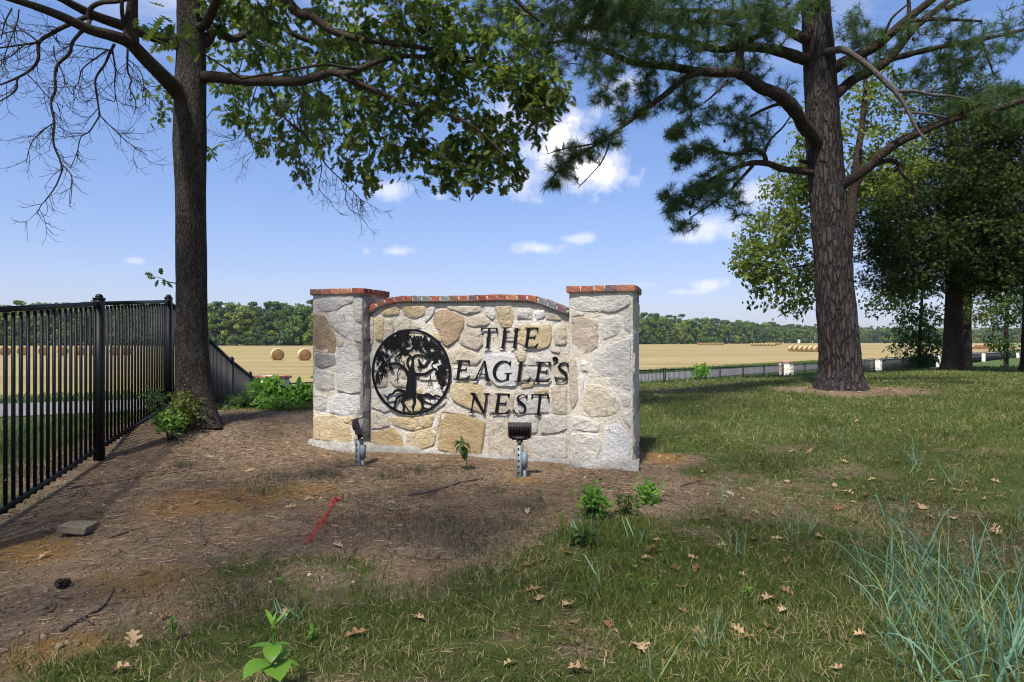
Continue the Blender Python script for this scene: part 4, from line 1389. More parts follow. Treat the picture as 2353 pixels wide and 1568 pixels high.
def bale(sx, Y, ang, label, group, z=None):
    """sx: photograph column (3072 wide); ang: turn of the axis"""
    global nb
    x = (sx - 1536) / 2048 * Y
    zz = (LOW + .06 if z is None else z) + .76 * .9
    o = obj('hay_bale', BM[nb % 4], None, (x, Y, zz), (random.uniform(-.02, .02), random.uniform(-.1, .1), ang)); nb += 1
    tag(o, label, 'hay bale', group)


for i, sx in enumerate((16, 68, 131, 189, 241, 283, 343, 381)):
    bale(sx, 108 + (i % 3) * 1.5, R(30), 'round hay bale in the row seen through the black fence pickets', 'row of hay bales behind the fence', LOW + .16)
bale(832, 84, R(26), 'round hay bale lying alone midway between the trunk and the sign', 'two hay bales beside the sign')
bale(913, 83, R(27), 'round hay bale half hidden by the left edge of the stone sign', 'two hay bales beside the sign')
for i in range(6): bale(2376 + 15 * i, 158 - 1.8 * i, R(3), 'round hay bale in the nearer row left of the pine trunk', 'hay bale row beside the pine trunk', LOW - .1)
for i in range(9): bale(2256 + 8.5 * i, 330 - 2 * i, R(0), 'round hay bale in the small row mid-field', 'mid-field hay bale row', LOW - .1)
for i in range(9): bale(2096 + 9 * i, 400, R(-5), 'tiny round hay bale in the far row nearest the sign', 'far hay bale row near the sign', LOW)
for i in range(7): bale(2298 + 7 * i, 420, R(-5), 'tiny round hay bale in the far row before the trees', 'far hay bale row before the trees', LOW)
for i in range(6): bale(2926 + 11 * i, 200, R(-15), 'round hay bale in the row right of the cedar trunk', 'hay bale row beyond the cedar', LOW - .1)
for i in range(4): bale(2808 + 9 * i, 330, R(-15), 'tiny round hay bale just left of the cedar trunk', 'far hay bales by the cedar', LOW)
q = MB(); q.box(-.9, .9, -.1, .1, 0, 3.2); q.box(-1.1, 1.1, -.12, .12, 3.2, 3.6)
M['white'] = m_plain('white_paint', (.75, .75, .73), .6, .3, .1)
tag(q.build('marker_post', M['white'], None, loc=((2397 - 1536) / 2048 * 520, 520, LOW - .2)), 'small white upright marker at the far edge of the field', 'marker')

# ================================================================== TREES
M['oak_bark'] = m_bark('oak_bark', (.030, .024, .019), (.088, .070, .055), (.072, .070, .060), 55, 13, .016)
M['oak_limb'] = m_bark('oak_limb_bark', (.030, .022, .016), (.075, .055, .042), (.045, .043, .038), 60, 22, .008)
M['pine_bark'] = m_bark('pine_bark', (.030, .024, .022), (.078, .063, .058), (.060, .054, .054), 15, 3.0, .045, True)
M['pine_limb'] = m_bark('pine_limb_bark', (.022, .015, .012), (.075, .052, .042), (.05, .042, .038), 30, 14, .015)
M['grey_wood'] = m_bark('bare_grey_wood', (.055, .045, .040), (.14, .12, .105), (.10, .09, .08), 40, 16, .008)
M['cedar_bark'] = m_bark('cedar_bark', (.025, .018, .014), (.070, .052, .042), (.05, .045, .04), 40, 5, .02)
M['oak_leaf'] = m_leaf('oak_leaf', (.036, .074, .016), (.115, .165, .028), (.26, .25, .06), .58)
M['pine_needle'] = m_leaf('pine_needle', (.030, .066, .022), (.085, .140, .036), (.14, .13, .06), .35)
M['cedar_leaf'] = m_leaf('cedar_spray', (.020, .040, .013), (.056, .078, .020), (.105, .115, .03), .25, .85, .05)
M['elm_leaf'] = m_leaf('elm_leaf', (.055, .095, .018), (.165, .205, .036), (.25, .25, .05), .55)
M['sap_leaf'] = m_leaf('sapling_leaf', (.035, .075, .018), (.085, .145, .030), None, .5)
M['weed_leaf'] = m_leaf('weed_leaf', (.070, .17, .020), (.16, .31, .040), None, .45)
M['far_a'] = m_leaf('far_green_foliage', (.045, .105, .026), (.13, .22, .045), (.21, .25, .05), .3)
M['far_b'] = m_leaf('far_dark_foliage', (.036, .075, .036), (.10, .155, .055), None, .25)
M['far_c'] = m_leaf('far_yellow_green_foliage', (.085, .145, .028), (.22, .27, .05), (.27, .26, .06), .3)


def leaf_template():
    """pin-oak leaf along +x: pointed lobes either side of a folded midrib"""
    sp = [0, .18, .34, .50, .66, .82, 1.0]
    side = [(.10, .05), (.20, .24), (.30, .10), (.44, .38), (.50, .12), (.68, .36), (.68, .10), (.84, .20), (.86, .06), (1.0, 0)]
    V = [(0, 0, 0)] + [(x, 0, -.03 * math.sin(x * 3.1)) for x in (.30, .50, .68, .86, 1.0)]
    V += [(x, y, .25 * y - .03 * x) for x, y in side[:-1]]      # 6..14
    V += [(x, -y, .25 * y - .03 * x) for x, y in side[:-1]]     # 15..23
    T = []
    for o, s in ((6, 1), (15, -1)):
        tri = [(0, 1, o + 2), (0, o + 2, o + 1), (1, 2, o + 4), (1, o + 4, o + 3), (1, o + 3, o + 2), (2, 3, o + 6), (2, o + 6, o + 5), (2, o + 5, o + 4), (3, 4, o + 8), (3, o + 8, o + 7), (3, o + 7, o + 6), (4, 5, o + 8)]
        T += [t if s > 0 else t[::-1] for t in tri]
    return np.array(V, float), np.array(T)


def simple_leaf():
    V = np.array([(0, 0, 0), (.35, .26, .05), (.7, .2, .03), (1, 0, -.06), (.7, -.2, .03), (.35, -.26, .05)], float)
    return V, np.array([(0, 3, 1), (1, 3, 2), (0, 5, 3), (5, 4, 3)])


OAK_V, OAK_T = leaf_template()
SIM_V, SIM_T = simple_leaf()


def in_ell(n, c, r, rs):
    """points in an ellipsoid, denser near its skin"""
    d = rs.normal(size=(n, 3)); d /= np.linalg.norm(d, axis=1, keepdims=True)
    return np.asarray(c) + d * (rs.random(n)[:, None] ** .42) * np.asarray(r)


def blob(xd, yd, rx, ry, Y, rY, n, rs):
    return in_ell(n, W(xd, yd, Y), (rx / 1568.7 * Y, rY, ry / 1568.7 * Y), rs)


def grow(skel, targets, rs, sag=.06, jit=.08, maxn=None):
    """connect every target to the nearest wood; returns list of polylines + direction at each tip"""
    nodes = np.array(skel, float)
    d0 = np.array([np.min(np.linalg.norm(nodes - t, axis=1)) for t in targets])
    order = np.argsort(d0)
    buf = np.empty((len(nodes) + 3 * len(targets), 3)); n = len(nodes); buf[:n] = nodes
    lines = []; tips = np.zeros((len(targets), 3))
    for i in order:
        t = targets[i]
        dd = ((buf[:n] - t) ** 2).sum(1)
        j = int(np.argmin(dd)); p = buf[j].copy(); L = math.sqrt(dd[j])
        m1 = p + (t - p) * .35 + rs.normal(size=3) * jit * L + (0, 0, sag * L)
        m2 = p + (t - p) * .7 + rs.normal(size=3) * jit * L + (0, 0, sag * L * .7)
        lines.append((np.array([p, m1, m2, t]), L))
        tips[i] = t - m2
        buf[n] = m1; buf[n + 1] = m2; buf[n + 2] = t; n += 3
    return lines, tips


def twigs_mesh(mb, lines, r0=.006, sides=4, k=.012):
    for P, L in lines:
        r = r0 + k * min(L, 1.2)
        mb.tube(P, np.array([r, r * .8, r * .6, r * .35]), sides, False)


def limb(mb, pts, r0, r1, sides=10, per=5, wob=.0, rs=None, pw=1.0):
    C = spline(pts, per)
    t = np.linspace(0, 1, len(C))
    rad = r0 + (r1 - r0) * t ** pw
    if rs is not None and wob: rad = rad * (1 + wob * rs.normal(size=len(C)))
    mb.tube(C, rad, sides)
    return C


def round_trunk(C, rad, sides, rows_per, bump_amp, f, seed, flare=None):
    """finely divided trunk with lumpy bark"""
    C = np.asarray(C, float)
    s = np.linspace(0, len(C) - 1, rows_per)
    P = np.stack([np.interp(s, np.arange(len(C)), C[:, i]) for i in range(3)], -1)
    Rr = np.interp(s, np.arange(len(C)), rad)
    a = np.arange(sides) / sides * 2 * np.pi
    V = np.empty((rows_per, sides, 3))
    for i in range(rows_per):
        z = P[i, 2]
        for j in range(sides):
            n = mnoise.fractal(Vector((math.cos(a[j]) * f, math.sin(a[j]) * f, z * f * .35 + seed)), .9, 2.1, 4)
            r = Rr[i] * (1 + bump_amp * n)
            if flare:
                h = max(0.0, 1 - (z - P[0, 2]) / flare[0])
                r *= 1 + h ** 2.2 * (flare[1] + flare[2] * math.sin(a[j] * 5 + seed) + .12 * mnoise.noise(Vector((math.cos(a[j]) * 2, math.sin(a[j]) * 2, seed))))
            V[i, j] = P[i] + np.array([math.cos(a[j]) * r, math.sin(a[j]) * r, 0])
    i = np.arange(rows_per - 1)[:, None] * sides; j = np.arange(sides)[None]; j2 = (j + 1) % sides
    Q = np.stack([i + j, i + j2, i + sides + j2, i + sides + j], -1).reshape(-1, 4)
    return V.reshape(-1, 3), Q


def oak():
    rs = np.random.default_rng(12)
    Y0 = 7.2
    base = W(449, 968, Y0); base[2] = g1(base[0], base[1]) - .03
    e = empty('oak_tree', base); o = base
    tag(e, 'tall oak with a dark straight trunk between the iron fence and the sign', 'tree')
    # trunk
    C = np.array([base, W(446, 900, Y0), W(441, 800, Y0), W(440, 650, Y0), W(438, 450, Y0), W(436, 330, Y0), W(437, 215, Y0), W(440, 120, Y0), W(437, 20, Y0), W(430, -160, Y0 - .1), W(445, -420, Y0 - .3), W(440, -800, Y0 - .4)])
    rad = np.array([.235, .205, .178, .170, .166, .184, .176, .160, .142, .125, .095, .04]) * .89
    V, Q = round_trunk(C - o, rad, 72, 260, .035, 6.0, 3.0, (.55, .34, .16))
    trunk = MB(); trunk.add(V, Q)
    # side knots
    tr = trunk.build('trunk', M['oak_bark'], e, True)
    wood = MB(); skel_leaf = []; skel_bare = []
    Z2 = lambda x, y, Y: W(x * .342, y * .342, Y)                      # crop of the upper left
    A = limb(wood, [W(447, 340, 7.2), W(441, 285, 7.18), W(428, 238, 7.12), W(404, 207, 7.02), Z2(1100, 520, 6.8), Z2(980, 400, 6.6), Z2(870, 290, 6.4), Z2(760, 245, 6.2), Z2(600, 200, 6.0), Z2(430, 120, 5.8), Z2(250, 50, 5.6), Z2(60, -10, 5.4), Z2(-300, -120, 5.0), Z2(-620, -260, 4.6), Z2(-900, -420, 4.3)], .128, .008, 16, 6, pw=.62)
    B = limb(wood, [Z2(880, 300, 6.42), Z2(880, 200, 6.4), Z2(885, 90, 6.35), Z2(890, -40, 6.3), Z2(860, -300, 6.2), Z2(800, -620, 6.0), Z2(840, -900, 5.8)], .072, .012, 12)
    D = limb(wood, [W(440, 120, 7.2), Z2(1170, 290, 7.1), Z2(1010, 240, 6.9), Z2(840, 180, 6.7), Z2(640, 110, 6.5), Z2(500, 40, 6.3), Z2(380, -20, 6.1), Z2(100, -120, 5.8), Z2(-250, -260, 5.4), Z2(-520, -330, 5.2)], .07, .010, 12)
    E2 = limb(wood, [Z2(600, 140, 6.4), Z2(610, 60, 6.35), Z2(680, 20, 6.3), Z2(800, 10, 6.25), Z2(930, -30, 6.2)], .026, .016, 8)
    limb(wood, [Z2(600, 140, 6.4), Z2(590, 180, 6.3), Z2(540, 220, 6.2)], .02, .018, 8)
    limb(wood, [Z2(820, -40, 6.2), Z2(820, 80, 6.25), Z2(840, 200, 6.4)], .016, .022, 8)
    # right limbs
    Z3 = lambda x, y, Y: W(612.8 + x * .342, y * .342, Y)
    F = limb(wood, [W(450, 178, 7.2), W(500, 178, 7.15), W(560, 186, 7.1), W(612, 187, 7.0), Z3(190, 550, 6.9), Z3(340, 520, 6.85), Z3(420, 490, 6.8), Z3(530, 500, 6.75), Z3(640, 460, 6.6), Z3(800, 400, 6.75), Z3(1000, 380, 6.75), Z3(1400, 420, 6.75), Z3(1800, 500, 6.7)], .062, .012, 12)
    F2 = limb(wood, [Z3(500, 500, 6.78), Z3(560, 540, 6.75), Z3(680, 590, 6.8), Z3(800, 640, 6.8), Z3(950, 700, 6.8), Z3(1150, 750, 6.7), Z3(1400, 860, 6.6), Z3(1600, 1050, 6.5)], .036, .010, 10)
    H = limb(wood, [W(440, 110, 7.2), W(475, 95, 7.25), W(495, 70, 7.4), W(540, 90, 7.9), Z3(0, 150, 8.4), Z3(240, 260, 8.6), Z3(500, 340, 8.6), Z3(800, 420, 8.4)], .062, .02, 10)
    limb(wood, [W(440, 60, 7.2), W(470, 60, 7.1), W(490, 20, 6.9), W(520, -60, 6.6)], .05, .04, 10)
    K = limb(wood, [W(437, -60, 7.2), W(560, -120, 6.8), Z3(180, 60, 6.7), Z3(300, 110, 6.7), Z3(420, 200, 6.7), Z3(600, 260, 6.7), Z3(900, 300, 6.7), Z3(1200, 350, 6.7), Z3(1500, 420, 6.7)], .06, .014, 10)
    K2 = limb(wood, [W(437, -150, 7.2), W(600, -260, 6.9), W(850, -260, 6.8), W(1050, -120, 6.7), W(1250, 60, 6.6)], .07, .016, 10)
    K3 = limb(wood, [W(437, -300, 7.1), W(520, -600, 6.0), W(760, -900, 5.0), W(1100, -1000, 4.4)], .08, .02, 10)
    K4 = limb(wood, [W(437, -260, 7.1), W(250, -500, 6.0), W(-50, -600, 5.0), W(-500, -700, 4.4)], .08, .02, 10)
    K5 = limb(wood, [W(440, -420, 6.9), W(640, -640, 7.6), W(900, -700, 8.6)], .07, .02, 10)
    K6 = limb(wood, [W(440, -500, 6.8), W(350, -900, 6.2), W(380, -1400, 5.4), W(500, -2000, 4.2)], .08, .02, 10)
    for q in (F[14:], F2, H[12:], K[10:], K2[8:], K3, K5, K6, B[22:]): skel_leaf += [p for p in q]
    # ---- leaf targets
    T = []
    S = [(560, 130, 95, 105, 9.2, 1.3, 90), (630, 270, 110, 95, 9.4, 1.3, 95), (575, 260, 70, 60, 10, .8, 40), (710, 60, 150, 75, 7.6, 1.2, 110), (800, 215, 130, 110, 8.0, 1.3, 85), (905, 95, 170, 105, 6.8, 1.1, 105), (1000, 235, 165, 110, 6.7, 1.1, 105),
         (1120, 110, 150, 110, 5.9, .9, 95), (1215, 195, 105, 75, 5.7, .6, 75), (850, 330, 125, 70, 7.3, .9, 90), (1040, 370, 105, 62, 6.7, .8, 70), (1150, 325, 100, 72, 6.3, .7, 65), (1080, 425, 60, 28, 6.5, .4, 22), (1165, 395, 55, 35, 6.3, .4, 24),
         (815, 398, 58, 24, 7.2, .4, 14), (850, 425, 30, 22, 7.2, .3, 8), (1235, 250, 70, 35, 5.7, .4, 24), (560, 20, 110, 45, 6.6, .8, 55), (370, 75, 34, 40, 4.7, .2, 7), (690, 340, 60, 50, 8.6, .6, 28), (960, 30, 180, 60, 6.0, .8, 70), (372, 225, 22, 70, 9.4, .5, 16),
         (640, 110, 90, 80, 8.6, 1, 60), (900, 255, 120, 70, 7.2, .8, 45), (1290, 225, 45, 32, 5.6, .3, 14), (720, 250, 70, 70, 8.6, .8, 40), (1010, 140, 120, 80, 6.2, .8, 50), (470, 330, 20, 40, 9.6, .3, 6), (700, 410, 30, 40, 8.4, .3, 9)]
    for (x, y, rx, ry, Y, rY, n) in S: T.append(blob(x, y, rx, ry, Y if Y > 7.3 or x < 500 else 6.5 + (Y - 5.6) * .6, rY * (.6 if Y < 7.3 else 1), int(n * .92), rs))
    # the crown above the picture, which shades the sign and the foreground
    UP = [((-3.2, 6.2, 6.6), (2.6, 2.6, 1.4), 130), ((-.8, 5.2, 6.4), (2.4, 2.6, 1.3), 16), ((.6, 4.4, 7.4), (2.6, 2.4, 1.5), 12), ((-3.6, 5.2, 9.0), (3.0, 3.2, 1.8), 60), ((-1.2, 4.6, 9.2), (3.0, 3.0, 1.8), 60), ((-2.8, 6.6, 11.2), (2.8, 3.0, 1.8), 70),
          ((-5.6, 5.6, 7.4), (2.0, 2.6, 1.6), 45), ((-1.0, 7.8, 8.4), (2.6, 2.0, 1.6), 80), ((-4.6, 8.6, 9.6), (2.4, 2.0, 2.0), 110), ((-2.4, 3.6, 7.6), (2.4, 2.0, 1.3), 20), ((.9, 6.6, 7.0), (2.0, 1.6, 1.1), 90)]
    for c, r, n in UP: T.append(in_ell(n, c, r, rs))
    T = np.concatenate(T)
    skel = skel_leaf + [p for p in K4] + [c for c in C[7:]]
    lines, tips = grow(skel, T, rs)
    keep_dir = tips / np.maximum(np.linalg.norm(tips, axis=1, keepdims=True), 1e-6)
    tw = MB(); twigs_mesh(tw, lines, .0035, 4, .010)
    for m_ in (wood, tw): m_.V = [v - o for v in m_.V]
    wood.build('limb', M['oak_limb'], e, True)
    tag(tw.build('twigs', M['oak_limb'], e, True), kind='stuff')
    # ---- bare drooping twigs on the left limb
    bare = MB()
    mains = [([(590, 170), (500, 290), (460, 370), (375, 460), (365, 600), (350, 700), (368, 830), (365, 960), (400, 1080), (425, 1140)], .016, .007, 6.0), ([(425, 1140), (370, 1250), (330, 1340), (265, 1385), (240, 1440)], .007, .003, 6.0), ([(400, 1090), (470, 1170), (485, 1260), (475, 1375)], .006, .003, 6.0),
             ([(770, 310), (740, 360), (690, 440), (650, 530), (655, 640), (670, 770)], .014, .007, 6.2), ([(670, 770), (600, 880), (540, 920), (520, 1030), (470, 1140)], .007, .003, 6.2), ([(670, 770), (740, 850), (850, 960), (990, 1045)], .006, .003, 6.2),
             ([(580, 110), (440, 190), (350, 230), (262, 290), (262, 400), (215, 470), (110, 520), (0, 570)], .022, .008, 6.1), ([(110, 520), (100, 600), (0, 680), (-60, 720)], .009, .004, 6.1), ([(250, 290), (130, 300), (0, 315), (-80, 330)], .011, .005, 6.0),
             ([(855, 330), (850, 480), (885, 550), (865, 600), (910, 700), (905, 770)], .010, .004, 6.3), ([(750, 340), (775, 480), (770, 560), (780, 680), (740, 690)], .008, .003, 6.2), ([(720, 330), (650, 380), (560, 480), (520, 560), (480, 620)], .008, .003, 6.15),
             ([(740, 330), (600, 320), (500, 310), (380, 290), (340, 200)], .007, .003, 6.1), ([(360, 830), (290, 890), (215, 970), (165, 1100)], .006, .003, 6.0), ([(180, 500), (250, 570), (320, 660), (430, 720)], .006, .003, 6.0), ([(262, 290), (160, 210), (80, 220), (0, 240)], .008, .004, 6.0),
             ([(860, 400), (930, 470), (960, 560), (965, 680)], .006, .003, 6.3), ([(170, 300), (60, 380), (0, 410)], .006, .004, 5.9), ([(90, 60), (40, 160), (0, 260)], .007, .004, 5.6), ([(140, 70), (120, 160), (60, 300), (20, 420), (50, 500)], .006, .003, 5.7), ([(360, 310), (360, 380), (420, 480), (450, 580), (520, 670)], .006, .003, 6.0)]
    rmain = [([(20, 600), (110, 780), (240, 900), (330, 1000), (400, 1110), (520, 1230), (600, 1310), (660, 1375)], .012, .003, 7.4), ([(190, 570), (240, 660), (205, 760), (230, 860), (330, 1000)], .010, .006, 7.2), ([(345, 1010), (370, 1130), (350, 1250), (380, 1310), (435, 1360)], .006, .003, 7.4),
             ([(160, 760), (210, 900), (220, 1020), (270, 1130)], .006, .003, 7.4), ([(540, 1240), (530, 1340), (560, 1410), (640, 1450)], .005, .003, 7.4), ([(870, 1010), (900, 1100), (940, 1190)], .004, .002, 7.2), ([(700, 1040), (740, 1130), (745, 1180)], .004, .002, 7.2),
             ([(-60, 560), (-120, 760), (-140, 900), (-60, 960), (40, 985)], .006, .003, 7.8), ([(-100, 800), (-200, 930), (-320, 960)], .005, .003, 7.8), ([(-120, 880), (-90, 1020), (-150, 1100)], .004, .002, 7.8)]
    lines = [(np.array([Z2(x, y, d) + rs.normal(size=3) * .006 for x, y in P]), a, b) for P, a, b, d in mains] + [(np.array([Z3(x, y, d) for x, y in P]), a, b) for P, a, b, d in rmain]

    def sprout(C, ra, lev):
        nonlocal bare
        if lev == 0: return
        L = np.linalg.norm(np.diff(C, axis=0), axis=1).sum()
        n = max(1, int(L / (.062 if lev == 2 else .065)))
        for i in range(n):
            t = rs.uniform(.12, 1.0); j = min(int(t * (len(C) - 1)), len(C) - 2)
            d = C[j + 1] - C[j]; d /= np.linalg.norm(d)
            s = rs.normal(size=3) * (1, 1.0, .8); s -= d * (s @ d); s /= np.linalg.norm(s)
            dr = d * .65 + s * .85 + np.array([0, 0, -.25]); dr /= np.linalg.norm(dr)
            ln = rs.uniform(.12, .40) * (1.0 if lev == 2 else .45)
            p = C[j]; bend = rs.normal(size=3) * .18
            P = np.array([p, p + dr * ln * .35, p + (dr + bend * .5) * ln * .7, p + (dr + bend + (0, 0, .15)) * ln])
            q = spline(P, 3)
            r0 = min(ra * .6, .0034 if lev == 2 else .0022)
            bare.tube(q, np.linspace(r0, .0012, len(q)), 4, False)
            sprout(q, r0, lev - 1)
    for grp in (lines[:len(mains)], lines[len(mains):]):
        bare = MB()
        for P, a, b in grp:
            C2 = spline(P, 5)
            bare.tube(C2, np.linspace(a, b, len(C2)), 7)
            sprout(C2, (a + b) / 2, 2)
        bare.V = [v - o for v in bare.V]
        bare.build('bare_branch', M['oak_limb'], e, True)
    # ---- leaves, in sprays of five to eight at the twig ends
    pos, dirs, sc = [], [], []
    for t, d in zip(T, keep_dir):
        out = t[2] > 5.4
        for _ in range(rs.integers(6, 9) if out else rs.integers(5, 9)):
            v = d * .6 + rs.normal(size=3) * .75 + np.array([0, 0, -.45]); v /= np.linalg.norm(v)
            pos.append(t - d * rs.uniform(-.02, .16) + rs.normal(size=3) * .035); dirs.append(v); sc.append(rs.uniform(.070, .125) * (1.55 if out else 1.0))
    pos = np.array(pos); dirs = np.array(dirs); sc = np.array(sc)
    nr = rs.normal(size=pos.shape) * .75 + (0, 0, .9)
    Mx = frames_along(dirs, nr)
    tint = rs.random(len(pos)) * .8; tint[rs.random(len(pos)) < .05] = .95
    # the 300 that show largest are leaves of their own
    app = sc / np.maximum(pos[:, 1], .5)
    px = 1176.5 + pos[:, 0] / pos[:, 1] * 1568.7; py = 784.5 - (pos[:, 2] - CAMZ) / pos[:, 1] * 1568.7
    vis = (px > 0) & (px < 2353) & (py > 0) & (pos[:, 1] > 1)
    idx = np.argsort(-np.where(vis, app, 0))[:300]
    rest = np.setdiff1d(np.arange(len(pos)), idx)
    V, Fc, tn = scatter(OAK_V, OAK_T, pos[rest] - o, Mx[rest], sc[rest], tint[rest])
    tag(obj('crown', mesh_from('crown', V, Fc, [M['oak_leaf']], False, tn), e), kind='stuff')
    lm = [mesh_from('leaf', OAK_V, OAK_T, [M['oak_leaf']], False, np.full(len(OAK_V), t)) for t in (.1, .3, .5, .7, .95)]
    for i in idx:
        q = bpy.data.objects.new('leaf', lm[0 if tint[i] < .2 else 1 if tint[i] < .4 else 2 if tint[i] < .6 else 3 if tint[i] < .9 else 4]); link(q, e)
        mat = Matrix(Mx[i].tolist()).to_4x4(); mat.translation = Vector(pos[i] - o)
        q.matrix_local = mat @ Matrix.Scale(float(sc[i]), 4)
    # small shoot on the trunk's left
    sh = MB(); C2 = spline([W(405, 652, 7.15), W(385, 648, 7.1), W(370, 640, 7.05), W(352, 636, 7.0)], 4) - o
    sh.tube(C2, np.linspace(.006, .002, len(C2)), 5)
    st = sh.build('shoot', M['oak_limb'], e, True)
    for (x, y, dx, dy) in ((372, 632, .1, 1), (358, 640, -1, .1), (364, 644, -.3, -1), (376, 642, .3, -1), (352, 634, -1, .3), (384, 648, .5, -.8), (368, 630, .6, .8)):
        p = W(x, y, 7.05) - o; d = np.array([[dx, rs.normal() * .4, dy]])
        fr = frames_along(d, rs.normal(size=(1, 3)) + (0, -1.0, 0))[0]
        q = bpy.data.objects.new('leaf', lm[int(rs.integers(0, 3))]); link(q, st); mat = Matrix(fr.tolist()).to_4x4(); mat.translation = Vector(p); q.matrix_local = mat @ Matrix.Scale(.085, 4)


oak()


def needle_tufts(tips, dirs, rs, ln=.15, per=42, wid=.0044):
    n = len(tips) * per
    d = np.repeat(dirs, per, 0); p = np.repeat(tips, per, 0)
    v = rs.normal(size=(n, 3)); v /= np.linalg.norm(v, axis=1, keepdims=True)
    v = v * .95 + d * .75 + (0, 0, .12); v /= np.linalg.norm(v, axis=1, keepdims=True)
    p = p - d * rs.random((n, 1)) * .12
    L = ln * rs.uniform(.65, 1.1, (n, 1))
    s = np.cross(v, rs.normal(size=(n, 3))); s /= np.linalg.norm(s, axis=1, keepdims=True)
    mid = p + v * L * .55; end = p + v * L + np.array([0, 0, -.12]) * L
    V = np.stack([p - s * wid * .5, p + s * wid * .5, mid + s * wid * .5, mid - s * wid * .5, end], 1).reshape(-1, 3)
    b = np.arange(n)[:, None] * 5
    Q = b + np.array([[0, 1, 2, 3]]); T = b + np.array([[3, 2, 4]])
    tint = np.repeat(np.repeat(rs.random(len(tips)) * .75 + .05, per) + rs.normal(size=n) * .06, 5)
    return V, Q, T, tint


def pine():
    rs = np.random.default_rng(21)
    Y0 = 12.0
    base = W(1934, 893, Y0); base[2] = g1(base[0], base[1]) - .05
    o = base
    e = empty('pine_tree', base); tag(e, 'large pine with thick plated bark and twisting limbs on the lawn', 'tree')
    C = np.array([base, W(1931, 840, Y0), W(1924, 740, Y0), W(1914, 600, Y0), W(1905, 480, Y0), W(1896, 370, Y0), W(1889, 250, Y0), W(1882, 140, Y0), W(1876, 40, Y0), W(1868, -150, Y0), W(1860, -500, Y0), W(1865, -900, Y0)])
    rad = np.array([.38, .345, .325, .305, .30, .297, .275, .262, .235, .21, .16, .06])
    V, Q = round_trunk(C - o, rad, 96, 300, .055, 7.0, 8.0, (.42, .28, .10))
    t = MB(); t.add(V, Q); t.build('trunk', M['pine_bark'], e, True)
    wood = MB(); sk = []
    Z4 = lambda x, y, Y: W(1455 + .3815 * x, .3815 * y, Y)

    def lm(pts, r0, r1, leaf=True, skip=3, sides=10, mb=wood):
        c = limb(mb, [Z4(x, y, Y) for x, y, Y in pts], r0, r1, sides, 5, .06, rs)
        if leaf: sk.extend(list(c[skip:]))
        return c
    lm([(1150, 930, 12), (1100, 850, 11.8), (1030, 760, 11.5), (960, 650, 11.2), (870, 570, 11), (770, 530, 10.8), (700, 480, 10.6), (620, 440, 10.5), (520, 440, 10.4), (380, 430, 10.3), (200, 400, 10.2), (20, 385, 10.1), (-120, 330, 10), (-240, 270, 9.9), (-420, 250, 9.7), (-650, 300, 9.5)], .128, .020, skip=20, sides=14)
    lm([(1080, 370, 12), (1000, 350, 11.8), (900, 315, 11.6), (780, 290, 11.4), (650, 285, 11.2), (500, 300, 11), (350, 250, 10.8), (150, 215, 10.6), (-100, 190, 10.4), (-350, 160, 10.2)], .11, .02, skip=16)
    lm([(1080, 260, 12), (980, 210, 11.7), (880, 150, 11.4), (780, 110, 11.2), (650, 90, 11), (450, 70, 10.6), (200, 60, 10.3), (-100, 40, 10)], .09, .02, skip=12)
    lm([(650, 450, 10.5), (640, 350, 10.5), (645, 250, 10.4), (605, 155, 10.3), (500, 135, 10.2), (330, 130, 10.1), (150, 120, 10)], .07, .018, skip=8)
    lm([(660, 270, 10.9), (760, 210, 11), (860, 150, 11.1), (900, 110, 11.2)], .05, .03)
    lm([(1090, 1050, 12), (1040, 1035, 11.8), (900, 1020, 11.6), (800, 985, 11.4), (680, 990, 11.3), (560, 1040, 11.2), (440, 1100, 11.1), (320, 1180, 11), (200, 1240, 10.9)], .075, .012, skip=12)
    lm([(800, 985, 11.4), (785, 930, 11.4), (720, 905, 11.35), (620, 935, 11.3), (520, 915, 11.25), (420, 890, 11.2), (320, 900, 11.1)], .045, .012, skip=6)
    lm([(720, 1000, 11.35), (640, 1090, 11.3), (560, 1170, 11.2), (460, 1240, 11.1), (350, 1310, 11)], .03, .010)
    lm([(785, 930, 11.4), (830, 840, 11.5), (900, 770, 11.5), (950, 700, 11.4)], .022, .012)
    lm([(420, 430, 10.3), (300, 480, 10.2), (200, 565, 10.1), (80, 655, 10.0), (-40, 745, 9.9), (-200, 860, 9.8), (-380, 970, 9.7), (-500, 1080, 9.6)], .055, .009, skip=6)
    lm([(-200, 860, 9.8), (-300, 880, 9.75), (-420, 900, 9.7), (-520, 930, 9.65)], .014, .007); lm([(-120, 800, 9.85), (-180, 960, 9.8), (-260, 1060, 9.75), (-330, 1130, 9.7)], .014, .006)
    lm([(300, 480, 10.2), (320, 600, 10.2), (350, 700, 10.15), (280, 770, 10.1), (180, 830, 10.0)], .018, .007); lm([(960, 640, 11.2), (880, 630, 11.1), (790, 660, 11), (705, 705, 10.9)], .032, .02, False)
    lm([(560, 500, 10.4), (500, 560, 10.35), (430, 620, 10.3)], .024, .012); lm([(1060, 980, 12), (1000, 970, 11.9)], .05, .02, False)
    # right side
    lm([(1150, 470, 12), (1215, 415, 11.9), (1300, 360, 11.8), (1450, 290, 11.7), (1550, 205, 11.6), (1680, 95, 11.5), (1810, -10, 11.4), (1950, -150, 11.3)], .105, .05, skip=16)
    lm([(1160, 640, 12), (1235, 560, 12), (1330, 480, 12.1), (1450, 420, 12.1), (1550, 350, 12.2), (1620, 260, 12.2), (1700, 165, 12.3), (1810, 75, 12.4), (1920, -10, 12.5), (2100, -120, 12.6)], .10, .045, skip=20)
    lm([(1545, 360, 12.2), (1700, 320, 12.2), (1900, 275, 12.3), (2100, 240, 12.4), (2353, 180, 12.5), (2600, 100, 12.6)], .058, .022, skip=5)
